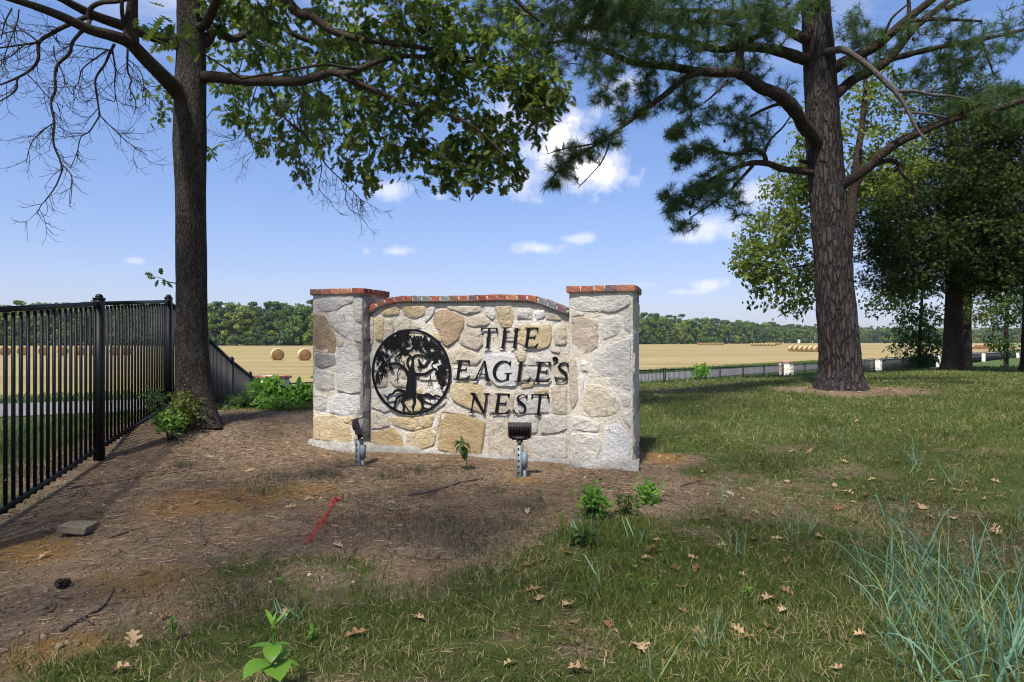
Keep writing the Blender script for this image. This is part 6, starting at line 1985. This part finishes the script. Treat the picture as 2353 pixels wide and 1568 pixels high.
def straw():
    """fallen pine needles and small litter over the bare earth"""
    rs = np.random.default_rng(8)
    P = []; L = []; Wd = []
    for (ya, yb, dens, ln, w) in ((1.7, 3.5, 3000, .09, .0018), (3.5, 5.5, 2400, .10, .0023), (5.5, 9, 1400, .11, .0034), (9, 15, 260, .14, .007)):
        xa, xb = -.85 * yb, .85 * yb
        n = int((xb - xa) * (yb - ya) * dens)
        x = rs.uniform(xa, xb, n); y = rs.uniform(ya, yb, n)
        ok = (np.abs(x) < .80 * y + .2) & (poly_sd(_EDGE, x, y) < .1); x, y = x[ok], y[ok]
        g = grass_mask(x, y); c = sstep(.3, .65, fbm(x * 2.2, y * 2.2, 71, 3))
        keep = rs.random(len(x)) < np.clip((1.05 - g) * (.25 + .85 * c), .08, 1)
        u = (x - SL[0]) * UX[0] + (y - SL[1]) * UX[1]; v = (x - SL[0]) * VX[0] + (y - SL[1]) * VX[1]
        keep &= ~((u > -.02) & (u < SEP + PW + .02) & (v > -.02) & (v < PD))
        x, y = x[keep], y[keep]
        P.append(np.stack([x, y, gz(x, y)], -1)); L.append(ln * rs.uniform(.4, 1.1, len(x))); Wd.append(np.full(len(x), w))
    P = np.concatenate(P); L = np.concatenate(L)[:, None]; Wd = np.concatenate(Wd)[:, None]; n = len(P)
    a = rs.uniform(0, 2 * np.pi, n); d = np.stack([np.cos(a), np.sin(a), rs.normal(size=n) * .10], -1)
    s = np.stack([-np.sin(a), np.cos(a), rs.normal(size=n) * .6], -1) * Wd / 2
    P = P + np.stack([0 * a, 0 * a, rs.uniform(.003, .014, n)], -1)
    c = P + np.cross(d, (0, 0, 1.0)) * L * rs.normal(size=(n, 1)) * .10
    V = np.stack([P - d * L / 2, c - s, c + s, P + d * L / 2], 1).reshape(-1, 3)
    k = np.arange(n)[:, None] * 4
    T = np.concatenate([k + np.array([[0, 1, 2]]), k + np.array([[2, 1, 3]])])
    tn = np.repeat(np.where(rs.random(n) < .06, .95, rs.random(n) * .8), 4)
    tag(obj('pine_straw', mesh_from('pine_straw', V, T, [M['straw']], False, tn)), 'brown fallen pine needles over bare earth', 'pine straw', None, 'stuff')
    # pebbles and chips
    n = 7000; x = rs.uniform(-3.2, 3, n); y = rs.uniform(1.9, 7.2, n); ok = (grass_mask(x, y) < .6) & (np.abs(x) < .8 * y); x, y = x[ok], y[ok]
    OC = np.array([(1, 0, 0), (-1, 0, 0), (0, 1, 0), (0, -1, 0), (0, 0, .6), (0, 0, -.6)], float); OT = np.array([(0, 2, 4), (2, 1, 4), (1, 3, 4), (3, 0, 4), (2, 0, 5), (1, 2, 5), (3, 1, 5), (0, 3, 5)])
    V, F, t = scatter(OC, OT, np.stack([x, y, gz(x, y) + .001], -1), rots(rs.normal(size=(len(x), 3)) * .3 + (0, 0, 1), rs.uniform(0, 6, len(x))), rs.uniform(.002, .008, len(x)) * (1 + (rs.random(len(x)) < .04) * 1.5), np.clip(rs.random(len(x)), .2, 1))
    n = 16000; x2 = rs.uniform(-3.3, 3, n); y2 = rs.uniform(1.9, 7.4, n); ok = (grass_mask(x2, y2) < .5) & (np.abs(x2) < .8 * y2); x2, y2 = x2[ok], y2[ok]
    V2, F2, t2 = scatter(OC, OT, np.stack([x2, y2, gz(x2, y2) + .001], -1), rots(rs.normal(size=(len(x2), 3)) * .4 + (0, 0, 1), rs.uniform(0, 6, len(x2))), rs.gamma(2.0, .0028, len(x2)) + .002, np.clip(rs.random(len(x2)) * .35, 0, 1))
    tag(obj('soil_crumbs', mesh_from('soil_crumbs', V2, F2, [M['soil']], True, t2)), 'brown crumbs and clods of soil on the bare earth', 'soil', None, 'stuff')
    tag(obj('gravel', mesh_from('gravel', V, F, [M['straw']], False, t)), 'small pale stone chips scattered on the earth', 'gravel', None, 'stuff')


def twig_litter():
    rs = np.random.default_rng(28); mb = MB()
    n = 900; x = rs.uniform(-3.3, 3.2, n); y = rs.uniform(1.9, 8.2, n); ok = (np.abs(x) < .8 * y) & (poly_sd(_EDGE, x, y) < -.05) & (grass_mask(x, y) < rs.uniform(.2, 1.1, n))
    u = (x - SL[0]) * UX[0] + (y - SL[1]) * UX[1]; v = (x - SL[0]) * VX[0] + (y - SL[1]) * VX[1]
    ok &= ~((u > -.06) & (u < SEP + PW + .06) & (v > -.08) & (v < PD))
    for a, b in zip(x[ok], y[ok]):
        t = rs.uniform(0, 6.28); L = rs.uniform(.03, .16) * (1 if rs.random() < .9 else 2.2); r = rs.uniform(.0012, .0034)
        d = np.array([math.cos(t), math.sin(t), 0]); s = np.array([-d[1], d[0], 0]) * rs.normal() * .12 * L
        P = np.array([(a, b, 0) - d * L / 2, (a, b, 0) + s, (a, b, 0) + d * L / 2]); P[:, 2] = gz(P[:, 0], P[:, 1]) + r + rs.uniform(.001, .010, 3)
        mb.tube(P, [r, r * .9, r * .5], 4, tint=rs.random())
    tag(mb.build('twig_litter', M['straw'], None, True), 'small broken twigs strewn over the bare earth', 'twigs', None, 'stuff')


lawn(); straw(); twig_litter()


# ---------------------------------------------------------------- fallen leaves
def dry_template():
    out = [(0, .012), (.14, .03), (.22, .17), (.31, .20), (.34, .09), (.44, .10), (.49, .29), (.60, .31), (.62, .12), (.71, .11), (.77, .23), (.86, .20), (.87, .08), (1, .015)]
    V = []; F = []
    for x, y in out: V += [(x, y, 0), (x, 0, -.012), (x, -y, 0)]
    for i in range(len(out) - 1):
        a = i * 3; F += [(a, a + 1, a + 4, a + 3), (a + 1, a + 2, a + 5, a + 4)]
    return np.array(V, float), np.array(F)


DRY_V, DRY_F = dry_template()


def curled_leaf(seed):
    rr = random.Random(seed)
    V = DRY_V.copy()
    V[:, 1] *= rr.uniform(.8, 1.2)
    # slender base of the lobes gets subdivided bend
    cu = rr.uniform(-.3, .75); tw = rr.uniform(-.8, .8); lg = rr.uniform(-.7, .5)
    out = []
    for x, y, z in V:
        zz = z + cu * y * y * 1.6 + lg * (x - .5) ** 2 * .6 + tw * (x - .5) * y * .8 + rr.uniform(-.02, .02)
        out.append((x - .5, y * (1 - .25 * cu * abs(y)), zz))
    out = np.array(out)
    if seed % 3 == 1:      # rolled lengthwise
        a = out[:, 1] * 5.0; out[:, 1] = np.sin(a) * .2; out[:, 2] += (1 - np.cos(a)) * .2
    out[:, 2] -= out[:, 2].min() + .02
    return out


DL = []
for s in range(9):
    v = curled_leaf(s)
    fs = DRY_F if s % 3 != 2 else DRY_F[:16 + s] if s % 2 else DRY_F[6:]
    for t in ((.0, .2, .45, .7, .95) if s == 4 else (.0, .2, .45, .6, .75)): DL.append(mesh_from('dry_leaf', v, fs, [M['dry']], True, np.full(len(v), t)))
_ln = 0


def dry_leaf(xd, yd, size, label, group, di=None):
    global _ln
    p = G(xd, yd)
    rr = random.Random(int(xd * 7 + yd * 13)); _ln += 1
    o = obj('dry_leaf', DL[rr.randrange(len(DL)) if di is None else di], None, (p[0], p[1], p[2] + .012), (rr.gauss(0, .35), rr.gauss(0, .3), rr.uniform(0, 6.28)))
    o.scale = (size * rr.uniform(.8, 1.15), size * rr.uniform(.65, 1.15), size)
    tag(o, label, 'leaf', group)


NEAR = [(1225, 1362, .10, 'curled tan dry leaf, upper of a touching pair below the sign'), (1240, 1385, .11, 'curled tan dry leaf, lower of a touching pair below the sign'), (1565, 1357, .12, 'broad curled dry leaf on the grass right of centre'), (1570, 1410, .075, 'small tan dry leaf below the broad curled one'), (1608, 1465, .125, 'star-shaped pale dry leaf by a grass tuft near the bottom'),
        (1332, 1550, .12, 'pale upright dry leaf at the bottom edge of the picture'), (275, 1555, .14, 'tan lobed dry leaf near the bottom left corner'), (305, 1483, .12, 'twisted dry leaf left of the bright green seedling'), (375, 1428, .10, 'reddish dry leaf lying by the small seedling at left'), (962, 1428, .07, 'whitish dry leaf standing in grass right of the bright seedling'),
        (1310, 1400, .10, 'narrow brown dry leaf standing on end'), (1320, 1438, .09, 'crumpled brown dry leaf below the one on end'), (1393, 1442, .09, 'torn tan dry leaf on the lower lawn'), (1768, 1385, .13, 'pale greenish dry leaf, larger of a pale pair'), (1800, 1412, .10, 'pale greenish dry leaf, smaller of a pale pair'), (1808, 1365, .09, 'pale dry leaf standing upright beside the pale pair'),
        (1555, 1313, .10, 'reddish brown dry leaf near a row of smaller ones'), (1600, 1313, .09, 'tan dry leaf just right of the reddish one'), (1213, 1308, .09, 'tan dry leaf on the edge of the bare earth'), (1300, 1275, .10, 'brown dry leaf standing at the grass edge'), (1410, 1315, .08, 'greenish tan dry leaf by the seedlings'), (2310, 1540, .13, 'orange tan dry leaf at the lower right corner'),
        (1885, 1240, .10, 'pale grey-green dry leaf lying flat on the lawn'), (1805, 1295, .09, 'brown dry leaf alone in mid lawn'), (1725, 1265, .07, 'small orange dry leaf in mid lawn'), (650, 1422, .10, 'tan dry leaf just behind the bright green seedling'), (1720, 1200, .11, 'pale dry leaf, left of two beside the blue grass'), (1775, 1212, .10, 'pale dry leaf, right of two beside the blue grass')]
for q in NEAR: dry_leaf(*q, None)
rr = random.Random(77)
for (x0, x1, y0, y1, n, lab, grp) in ((1600, 2300, 1100, 1200, 48, 'tan dry leaf scattered on the lawn between the sign and the right edge', 'dry leaves on the middle lawn'), (1500, 2200, 960, 1090, 22, 'small dry leaf on the shaded lawn towards the pine trunk', 'dry leaves towards the pine'),
                                   (1400, 1900, 1200, 1330, 12, 'brown dry leaf on the grass before the blue grass clump', 'dry leaves before the blue grass'), (1960, 2340, 1150, 1330, 14, 'dry leaf lying among the blue-green grass blades', 'dry leaves among the blue grass'),
                                   (60, 1250, 1030, 1300, 22, 'small dry leaf on the bare earth in front of the sign', 'dry leaves on the bare earth'), (700, 2000, 1440, 1560, 10, 'small dry leaf on the lawn at the bottom of the picture', 'dry leaves on the lower lawn')):
    for _ in range(n): dry_leaf(rr.uniform(x0, x1), rr.uniform(y0, y1), rr.uniform(.06, .115), lab, grp)


# ---------------------------------------------------------------- sticks, board, cone, paint
def stick(pts, r, label, fork=None):
    P = np.array([G(x, y) for x, y in pts]); P[:, 2] += r * .8
    o = P[0].copy(); C = spline(P, 5); C[:, 2] = np.maximum(C[:, 2], gz(C[:, 0], C[:, 1]) + r * .5)
    mb = MB(); mb.tube(C - o, np.linspace(r, r * .45, len(C)) * (1 + .12 * np.sin(np.arange(len(C)) * 2.1)), 7)
    if fork:
        F = np.array([G(x, y) for x, y in fork]); F[:, 2] += r; mb.tube(F - o, np.linspace(r * .5, r * .2, len(F)), 5)
    tag(mb.build('stick', M['stick'], None, True, loc=o), label, 'stick', 'sticks lying on the earth')


stick([(140, 1454), (190, 1428), (235, 1400), (262, 1360)], .010, 'long curved dead stick on the earth at lower left', [(190, 1428), (215, 1440)])
stick([(100, 1418), (122, 1405), (125, 1388), (108, 1370)], .007, 'small hooked stick beside the pine cone at left')
stick([(940, 1142), (1010, 1128), (1060, 1112), (1110, 1103)], .013, 'long grey stick on the earth below the emblem', [(1010, 1128), (990, 1140), (960, 1150)])
stick([(770, 1075), (830, 1072), (900, 1078), (965, 1085)], .007, 'thin pale stick beside the floodlight post')
stick([(150, 1125), (260, 1110), (400, 1090), (520, 1080)], .006, 'long thin stick lying below the tree and fence')
stick([(790, 1305), (808, 1280), (822, 1262)], .007, 'short pale stick in the middle of the bare earth')
stick([(470, 1255), (462, 1225), (460, 1200)], .008, 'short upright-lying stick left of the red paint')
stick([(475, 1247), (500, 1256), (520, 1264)], .006, 'small twig beside the stick left of the red paint')
stick([(700, 1150), (760, 1128), (800, 1118)], .006, 'thin dark twig above the red paint')
stick([(820, 1160), (900, 1175), (980, 1168)], .009, 'weathered grey stick right of the red paint')
stick([(250, 1240), (330, 1215), (400, 1205)], .007, 'thin twig right of the weathered board')
stick([(1560, 1120), (1600, 1112), (1645, 1120)], .008, 'curved twig right of the pillar base')


def board():
    p = G(180, 1222)
    mb = bmesh.new(); bmesh.ops.create_cube(mb, size=1)
    for v in mb.verts: v.co = Vector((v.co.x * .24, v.co.y * .155, v.co.z * .042))
    bmesh.ops.bevel(mb, geom=mb.edges[:], offset=.004, segments=1, affect='EDGES')
    bmesh.ops.subdivide_edges(mb, edges=mb.edges[:], cuts=1)
    for v in mb.verts: v.co += Vector([random.uniform(-.002, .002) for _ in range(3)])
    me = bpy.data.meshes.new('board'); mb.to_mesh(me); mb.free()
    m, nt, out = new_mat('weathered_board'); k = N(nt)
    n = k.noise(3, 6, .7, k.pos((6, 60, 60), True)); col = k.mix(k.ramp(n, .3, .7), (.10, .082, .058), (.23, .19, .14))
    k.l(k.bsdf(col, .9, .1, k.bump(n, .006)), out.inputs[0]); me.materials.append(m)
    tag(obj('board', me, None, (p[0], p[1], p[2] + .026), (R(9), R(5), R(104))), 'short weathered offcut of board on the earth near the fence', 'board')


board()
p = G(145, 1352); mb = MB(); rs = np.random.default_rng(2)
mb.tube([(-.035, 0, .02), (-.02, 0, .024), (.01, 0, .022), (.035, 0, .016)], [.006, .02, .018, .004], 8)
for i in range(50):
    a = rs.uniform(0, 6.28); x = rs.uniform(-.03, .03); r = .024 * (1 - (x / .045) ** 2)
    c = np.array([x, r * math.cos(a), .022 + r * math.sin(a)]); mb.box(c[0] - .005, c[0] + .005, c[1] - .004, c[1] + .004, c[2] - .003, c[2] + .003)
tag(mb.build('pine_cone', M['pine_limb'], None, False, loc=p, rot=(0, 0, .6)), 'small dark pine cone on the bare earth at lower left', 'pine cone')


def red_mark():
    rs = np.random.default_rng(4)
    path = spline([G(x, y)[:2] for x, y in ((706, 1252), (722, 1225), (742, 1200), (758, 1172), (768, 1154), (778, 1153))], 8)
    n = 460; s = rs.random(n) * (len(path) - 1.001); i = s.astype(int); f = (s - i)[:, None]
    p = path[i] * (1 - f) + path[i + 1] * f + rs.normal(size=(n, 2)) * (.008, .009)
    P = np.column_stack([p, gz(p[:, 0], p[:, 1]) + rs.uniform(.002, .016, n)])
    a = rs.uniform(0, 6.28, n); d = np.stack([np.cos(a), np.sin(a), rs.uniform(-.1, .5, n)], -1) * rs.uniform(.015, .05, n)[:, None]
    q = np.stack([-np.sin(a), np.cos(a), 0 * a], -1) * .0022
    V = np.stack([P - q, P + q, P + d], 1).reshape(-1, 3)
    tag(obj('paint_mark', mesh_from('paint_mark', V, np.arange(3 * n).reshape(-1, 3), [M['red']], False, np.repeat(rs.random(n), 3))), 'streak of bright red marking paint sprayed on the straw', 'paint mark', None, 'stuff')


red_mark()


# ---------------------------------------------------------------- plants
def blade_leaf(n=7, wid=.16, tip=1.0):
    V, F = [], []
    for i in range(n + 1):
        t = i / n; w = wid * (math.sin(min(1, t * 1.15 + .06) * math.pi) ** .8) if i < n else 0
        for s in (-1, 0, 1): V.append((t, s * w, abs(s) * w * .28 - .0 * t))
    for i in range(n):
        for s in (0, 1):
            a = i * 3 + s; F.append((a, a + 3, a + 4, a + 1))
    return np.array(V, float), np.array(F)


BLV, BLF = blade_leaf()


def bent_leaf(seed, droop, wid=1.0, tint=.5, mat='weed_leaf'):
    V = BLV.copy(); V[:, 1] *= wid; x = V[:, 0].copy()
    a = droop * x; R0 = 1 / max(droop, 1e-3)
    z = V[:, 2]
    V2 = V.copy(); V2[:, 0] = np.sin(a) * R0 + z * np.sin(a); V2[:, 2] = -(1 - np.cos(a)) * R0 + z * np.cos(a)
    return mesh_from('leaf', V2, BLF, [M[mat]], True, np.full(len(V2), tint))


LEAFM = {m_: [bent_leaf(i, d, w, t, m_) for i, (d, w, t) in enumerate(((.5, 1, .3), (1.0, 1.1, .6), (1.6, 1.25, .5), (.3, .9, .9), (.8, .8, .1)))] for m_ in ('weed_leaf', 'sap_leaf', 'tallgrass')}


def plant(name, p, h, leaves, label, mat='weed_leaf', stem_r=.003, lean=(0, 0), cat='plant', group=None):
    """leaves: (height fraction, compass, pitch, length, width factor, variant)"""
    e = empty(name, p); tag(e, label, cat, group)
    S = np.array([(0, 0, -.02), (lean[0] * .3, lean[1] * .3, h * .4), (lean[0] * .7, lean[1] * .7, h * .75), (lean[0], lean[1], h)])
    C = spline(S, 4); mb = MB(); mb.tube(C, np.linspace(stem_r, stem_r * .5, len(C)), 6, tint=.4); mb.build('stem', M[mat], e, True)
    for (f, az, pit, ln, wf, vr) in leaves:
        i = f * (len(C) - 1); j = min(int(i), len(C) - 2); q = C[j] + (C[j + 1] - C[j]) * (i - j)
        o = obj('leaf', LEAFM[mat][vr % 5], e, q, (0, -R(pit), R(az))); o.scale = (ln, ln * wf, ln)


p = G(628, 1600); Y = 2.35; p = np.array([(628 - 1176.5) / 1568.7 * Y, Y, g1((628 - 1176.5) / 1568.7 * Y, Y)])
plant('seedling', p, .245, [(.62, -75, 20, .105, 1.5, 2), (.60, 170, 5, .115, 1.0, 0), (.63, 15, 5, .075, 1.0, 0), (.38, -125, 35, .15, 1.5, 2), (.36, -60, 35, .145, 1.7, 2), (.40, -10, 8, .12, .9, 0), (.36, 185, 5, .09, 1.0, 0), (.40, 60, 20, .10, 1.2, 0), (.95, 140, 50, .085, .75, 3), (.95, 35, 45, .075, .75, 3), (.9, -90, 45, .05, .9, 0), (1.0, 80, 65, .05, .6, 3), (1.0, -40, 60, .04, .6, 3), (.12, -80, 10, .10, 1.4, 1)],
      'bright green leafy seedling, large, at the bottom edge of the picture', stem_r=.004, lean=(-.004, .01))
rr = random.Random(9)


def rosette(n, ln, base=.2, pit=(10, 60)): return [(rr.uniform(base, 1), rr.uniform(0, 360), rr.uniform(*pit), ln * rr.uniform(.6, 1.2), rr.uniform(.8, 1.3), rr.randrange(5)) for _ in range(n)]


for (x, y, h, n, ln, lab) in ((650, 1352, .05, 5, .045, 'tiny yellow-green seedling at the edge of the bare earth'), (396, 1478, .09, 14, .05, 'small bushy green seedling in the lower left grass'), (1465, 1190, .10, 16, .045, 'small green weed between two larger ones'), 
                           (1522, 1300, .14, 9, .05, 'thin upright yellow-green seedling on the lawn'), (1455, 1365, .13, 10, .045, 'upright yellow-green seedling beside a dry leaf'), (1495, 1395, .10, 7, .04, 'slim yellow-green seedling on the lower lawn'), (1240, 1150, .08, 16, .035, 'small dull green weed on the straw'), (720, 1478, .06, 9, .04, 'low green sprout right of the bright seedling'), (1290, 1230, .14, 12, .05, 'narrow green weed left of the leafy one'), (1715, 1385, .06, 8, .04, 'low green sprout beside the pale dry leaves')):
    plant('weed', G(x, y), h, rosette(n, ln), lab, group='weeds and seedlings')
p = G(1075, 1083)
plant('weed', p, .27, [(f, az, pit, .11 * s, 1.1, v) for f, az, pit, s, v in ((1, 90, 30, .8, 1), (1, -90, 10, 1.1, 2), (.95, 170, 20, 1.1, 1), (.95, -140, 15, 1.1, 2), (.9, -40, 10, 1.1, 2), (.85, 20, 20, 1, 1), (.8, -100, -20, 1.2, 2), (.8, 150, 0, 1.1, 2), (.75, -60, -30, 1.2, 2), (.7, -170, -10, 1, 1), (.65, -75, -40, 1.2, 2), (.6, 40, 0, .9, 1), (1, 120, 60, .7, 3), (.9, 200, 30, 1, 1))], 'dark green drooping weed growing against the foot of the sign', 'sap_leaf', .005, (-.05, .0))


def shrub(name, c, r, n, ln, label, mat, seed, stems=6, group=None, stuff_leaf=True):
    rs = np.random.default_rng(seed)
    base = np.array([c[0], c[1], g1(c[0], c[1])])
    e = empty(name, base); tag(e, label, 'plant' if name == 'weed' else 'shrub', group)
    T = in_ell(n, np.asarray(c) - base, r, rs); T[:, 2] = np.maximum(T[:, 2], .04 + rs.random(len(T)) * .05)
    mb = MB()
    sk = []
    for i in range(stems):
        q = T[rs.integers(len(T))]; P = spline([(rs.normal() * .05, rs.normal() * .05, -.03), (q[0] * .35, q[1] * .35, q[2] * .55), q * (1, 1, .95)], 4)
        mb.tube(P, np.linspace(.009, .003, len(P)), 5); sk += list(P[2:])
    lines, tips = grow(sk, T, rs, .0, .06); twigs_mesh(mb, lines, .0015, 3, .004)
    mb.build('stem', M['oak_limb'], e, True)
    per = 7; m = len(T) * per
    d = rs.normal(size=(m, 3)) + (0, 0, -.1)
    p = np.repeat(T, per, 0) + rs.normal(size=(m, 3)) * .04
    V, F, t = scatter(SIM_V, SIM_T, p, frames_along(d, rs.normal(size=(m, 3)) * .5 + (0, -.5, 1)), ln * rs.uniform(.6, 1.2, m), np.clip(np.repeat(rs.random(len(T)), per) * .7 + rs.normal(size=m) * .12, 0, 1))
    tag(obj('leaves', mesh_from('leaves', V, F, [M[mat]], False, t), e), kind='stuff')


Y = 6.55
for (x, y, rx, ry, yy, n, lab, mt, ln, sd) in ((420, 935, 26, 44, 6.85, 70, 'small leafy shrub growing against the foot of the oak trunk', 'elm_leaf', .045, 1), (360, 922, 26, 30, 7.1, 26, 'sparse leafy shrub in front of the fence pickets left of the oak', 'sap_leaf', .05, 2), (392, 968, 26, 16, 6.6, 50, 'low bright shrub at the root of the oak', 'weed_leaf', .045, 3),
                                        (612, 908, 40, 30, 9.4, 90, 'bright green leafy weed bush, left one behind the sign', 'weed_leaf', .12, 4), (692, 918, 36, 32, 9.6, 90, 'bright green leafy weed bush touching the left edge of the sign', 'weed_leaf', .11, 5), (565, 935, 36, 18, 9.0, 60, 'low green bush beside the fence post behind the oak', 'sap_leaf', .08, 6), (640, 945, 60, 12, 8.8, 70, 'low green weeds in front of the two leafy bushes', 'weed_leaf', .06, 7),
                                        (1610, 855, 18, 12, 16.5, 26, 'small leafy weed at the crest of the lawn left of the pine', 'weed_leaf', .12, 8)):
    c = W(x, y, yy); shrub('shrub', c, (rx / 1568.7 * yy, .28, ry / 1568.7 * yy), n, ln, lab, mt, sd)


for (x, y, r, h, n, lab, mt, ln, sd) in ((1362, 1190, .085, .115, 38, 'leafy green weed, tallest on the straw before the sign', 'weed_leaf', .045, 11), (1487, 1158, .055, .055, 26, 'bright green low weed right of the leafy one', 'weed_leaf', .045, 12), (1335, 1258, .06, .045, 26, 'low green weed at the grass edge below the leafy one', 'sap_leaf', .035, 13),
                                          (1440, 1182, .05, .05, 20, 'low green weed between the leafy one and the bright one', 'sap_leaf', .035, 14)):
    c = G(x, y); shrub('weed', (c[0], c[1], c[2] + h), (r, r, h), n, ln, lab, mt, sd, group='weeds and seedlings')


# ---------------------------------------------------------------- tall blue-green grass
def long_blade(seed):
    rr = random.Random(seed); n = 9
    L = 1.0; k = rr.uniform(.3, 2.6); st = rr.uniform(.25, .75)
    V, F = [], []; x = z = 0; a = R(rr.uniform(62, 86))
    for i in range(n + 1):
        t = i / n
        w = .013 * (1 - t) ** .6 + .0005 if t > .1 else .010
        for s in (-1, 1): V.append((x, s * w, z))
        a2 = a - k * max(0, t - st) ** 1.1 * 2.2
        x += math.cos(a2) * L / n; z += math.sin(a2) * L / n
        if i < n: q = i * 2; F.append((q, q + 2, q + 3, q + 1))
    tn = rr.choice((.15, .35, .55, .75, .75, .95))
    return mesh_from('blade', V, F, [M['tallgrass']], True, np.full(len(V), tn))


LB = [long_blade(i) for i in range(16)]


def grass_clump(pts_box, n, hl, label, seed, cat='grass'):
    rr = random.Random(seed)
    x0, x1, y0, y1 = pts_box
    c = G((x0 + x1) / 2, (y0 + y1) / 2)
    e = empty('grass_clump', c); tag(e, label, cat, 'clumps of blue-green grass')
    for i in range(n):
        p = G(rr.uniform(x0, x1), rr.uniform(y0, y1))
        o = obj('blade', LB[rr.randrange(16)], e, (p[0] - c[0], p[1] - c[1], p[2] - c[2] - .01), (rr.gauss(0, .32), rr.gauss(0, .18), rr.choice((rr.uniform(-.9, .9) + 2.8, rr.uniform(0, 6.28)))))
        s = rr.uniform(*hl); o.scale = (s, rr.uniform(.16, .40), s)


grass_clump((2040, 2360, 1300, 1580), 260, (.10, .44), 'large clump of long blue-green grass blades at the lower right', 1)
grass_clump((1970, 2120, 1280, 1420), 60, (.18, .40), 'clump of blue-green grass left of the large one', 2)
grass_clump((2230, 2353, 1540, 1640), 26, (.20, .36), 'blue-green grass blades at the bottom right corner', 3)
grass_clump((2030, 2170, 1545, 1640), 16, (.14, .30), 'sparse grass blades at the bottom edge, left of the corner clump', 4)
for i, (x, y, w, n, h, lab) in enumerate(((1690, 1275, 40, 9, (.14, .30), 'thin tuft of blue-green blades in mid lawn'), (1840, 1225, 60, 14, (.12, .28), 'spreading tuft of blue-green blades before the dry leaves'), (1630, 1490, 40, 14, (.10, .22), 'blue-green tuft around the star-shaped dry leaf'), (1500, 1565, 24, 6, (.12, .22), 'few blue-green blades at the bottom edge'), (1375, 1345, 30, 6, (.10, .2), 'few upright blades beside the dry seedlings'),
                                      (1660, 1150, 30, 8, (.12, .22), 'tuft of blades right of the sign pillar'), (1930, 1035, 30, 10, (.12, .25), 'pale blue tuft in the shaded lawn below the pine'), (2100, 1075, 40, 10, (.14, .28), 'pale tuft of blades below the pine on the right'), (2190, 1110, 40, 12, (.14, .30), 'bending tuft of blades right of the lawn centre'), (2340, 1210, 20, 6, (.14, .26), 'upright blades at the right edge of the picture'),
                                      (1460, 1250, 40, 12, (.08, .18), 'short blue-green tuft beside the weeds on the straw'), (1350, 1225, 60, 16, (.08, .16), 'grey-green tuft at the foot of the leafy weed'), (660, 1425, 60, 16, (.06, .14), 'grey-green tuft above the bright seedling'), (2060, 1200, 60, 16, (.12, .3), 'upright blue-green blades behind the large clump'), (1600, 905, 10, 4, (.12, .2), 'faint pale tuft near the crest of the lawn'))):
    grass_clump((x - w / 2, x + w / 2, y - 12, y + 12), n, h, lab, 20 + i)


# thin grey-green sprigs that grow in mats on the straw
def sprigs():
    rs = np.random.default_rng(15); P = []
    for (x, y, rx, n) in ((610, 1130, .30, 500), (740, 1095, .22, 320), (900, 1100, .16, 180), (960, 1085, .16, 160), (640, 1100, .2, 200), (880, 1200, .35, 420), (1050, 1230, .35, 420), (1000, 1200, .3, 260), (420, 1075, .12, 220), (1180, 1215, .3, 260), (820, 1150, .3, 260), (1100, 1265, .3, 300), (560, 1375, .25, 300), (1210, 1170, .2, 200), (1130, 1130, .15, 120)):
        c = G(x, y); q = c[:2] + rs.normal(size=(n, 2)) * rx * .5; P.append(q)
    P = np.concatenate(P); P = np.column_stack([P, gz(P[:, 0], P[:, 1]) - .003])
    u = (P[:, 0] - SL[0]) * UX[0] + (P[:, 1] - SL[1]) * UX[1]; v = (P[:, 0] - SL[0]) * VX[0] + (P[:, 1] - SL[1]) * VX[1]
    P = P[v < -.1]
    n = len(P)
    V, Q, T, t = blades(P, rs.uniform(.03, .09, n), rs.uniform(.002, .004, n), rs, .9)
    tag(obj('sprigs', mesh_from('sprigs', V, [Q, T], [M['sprig']], False, t)), 'thin mats of grey-green sprigs on the straw', 'sprigs', None, 'stuff')


M['sprig'] = m_leaf('grey_green_sprig', (.045, .055, .035), (.12, .13, .085), None, .3, .7, .1)
sprigs()


# ================================================================== HAZE
def haze():
    q = MB(); q.box(-1200, 1200, -60, 2600, LOW - 2.2, 45)
    m, nt, out = new_mat('summer_haze'); k = N(nt)
    pv = k.n('ShaderNodeVolumePrincipled'); pv.inputs['Color'].default_value = (.80, .88, 1.0, 1); pv.inputs['Density'].default_value = .00008; pv.inputs['Anisotropy'].default_value = .2
    k.l(pv.outputs[0], out.inputs['Volume'])
    tag(q.build('haze', m), 'pale summer haze over the far field and woods', 'haze', None, 'stuff')


haze()
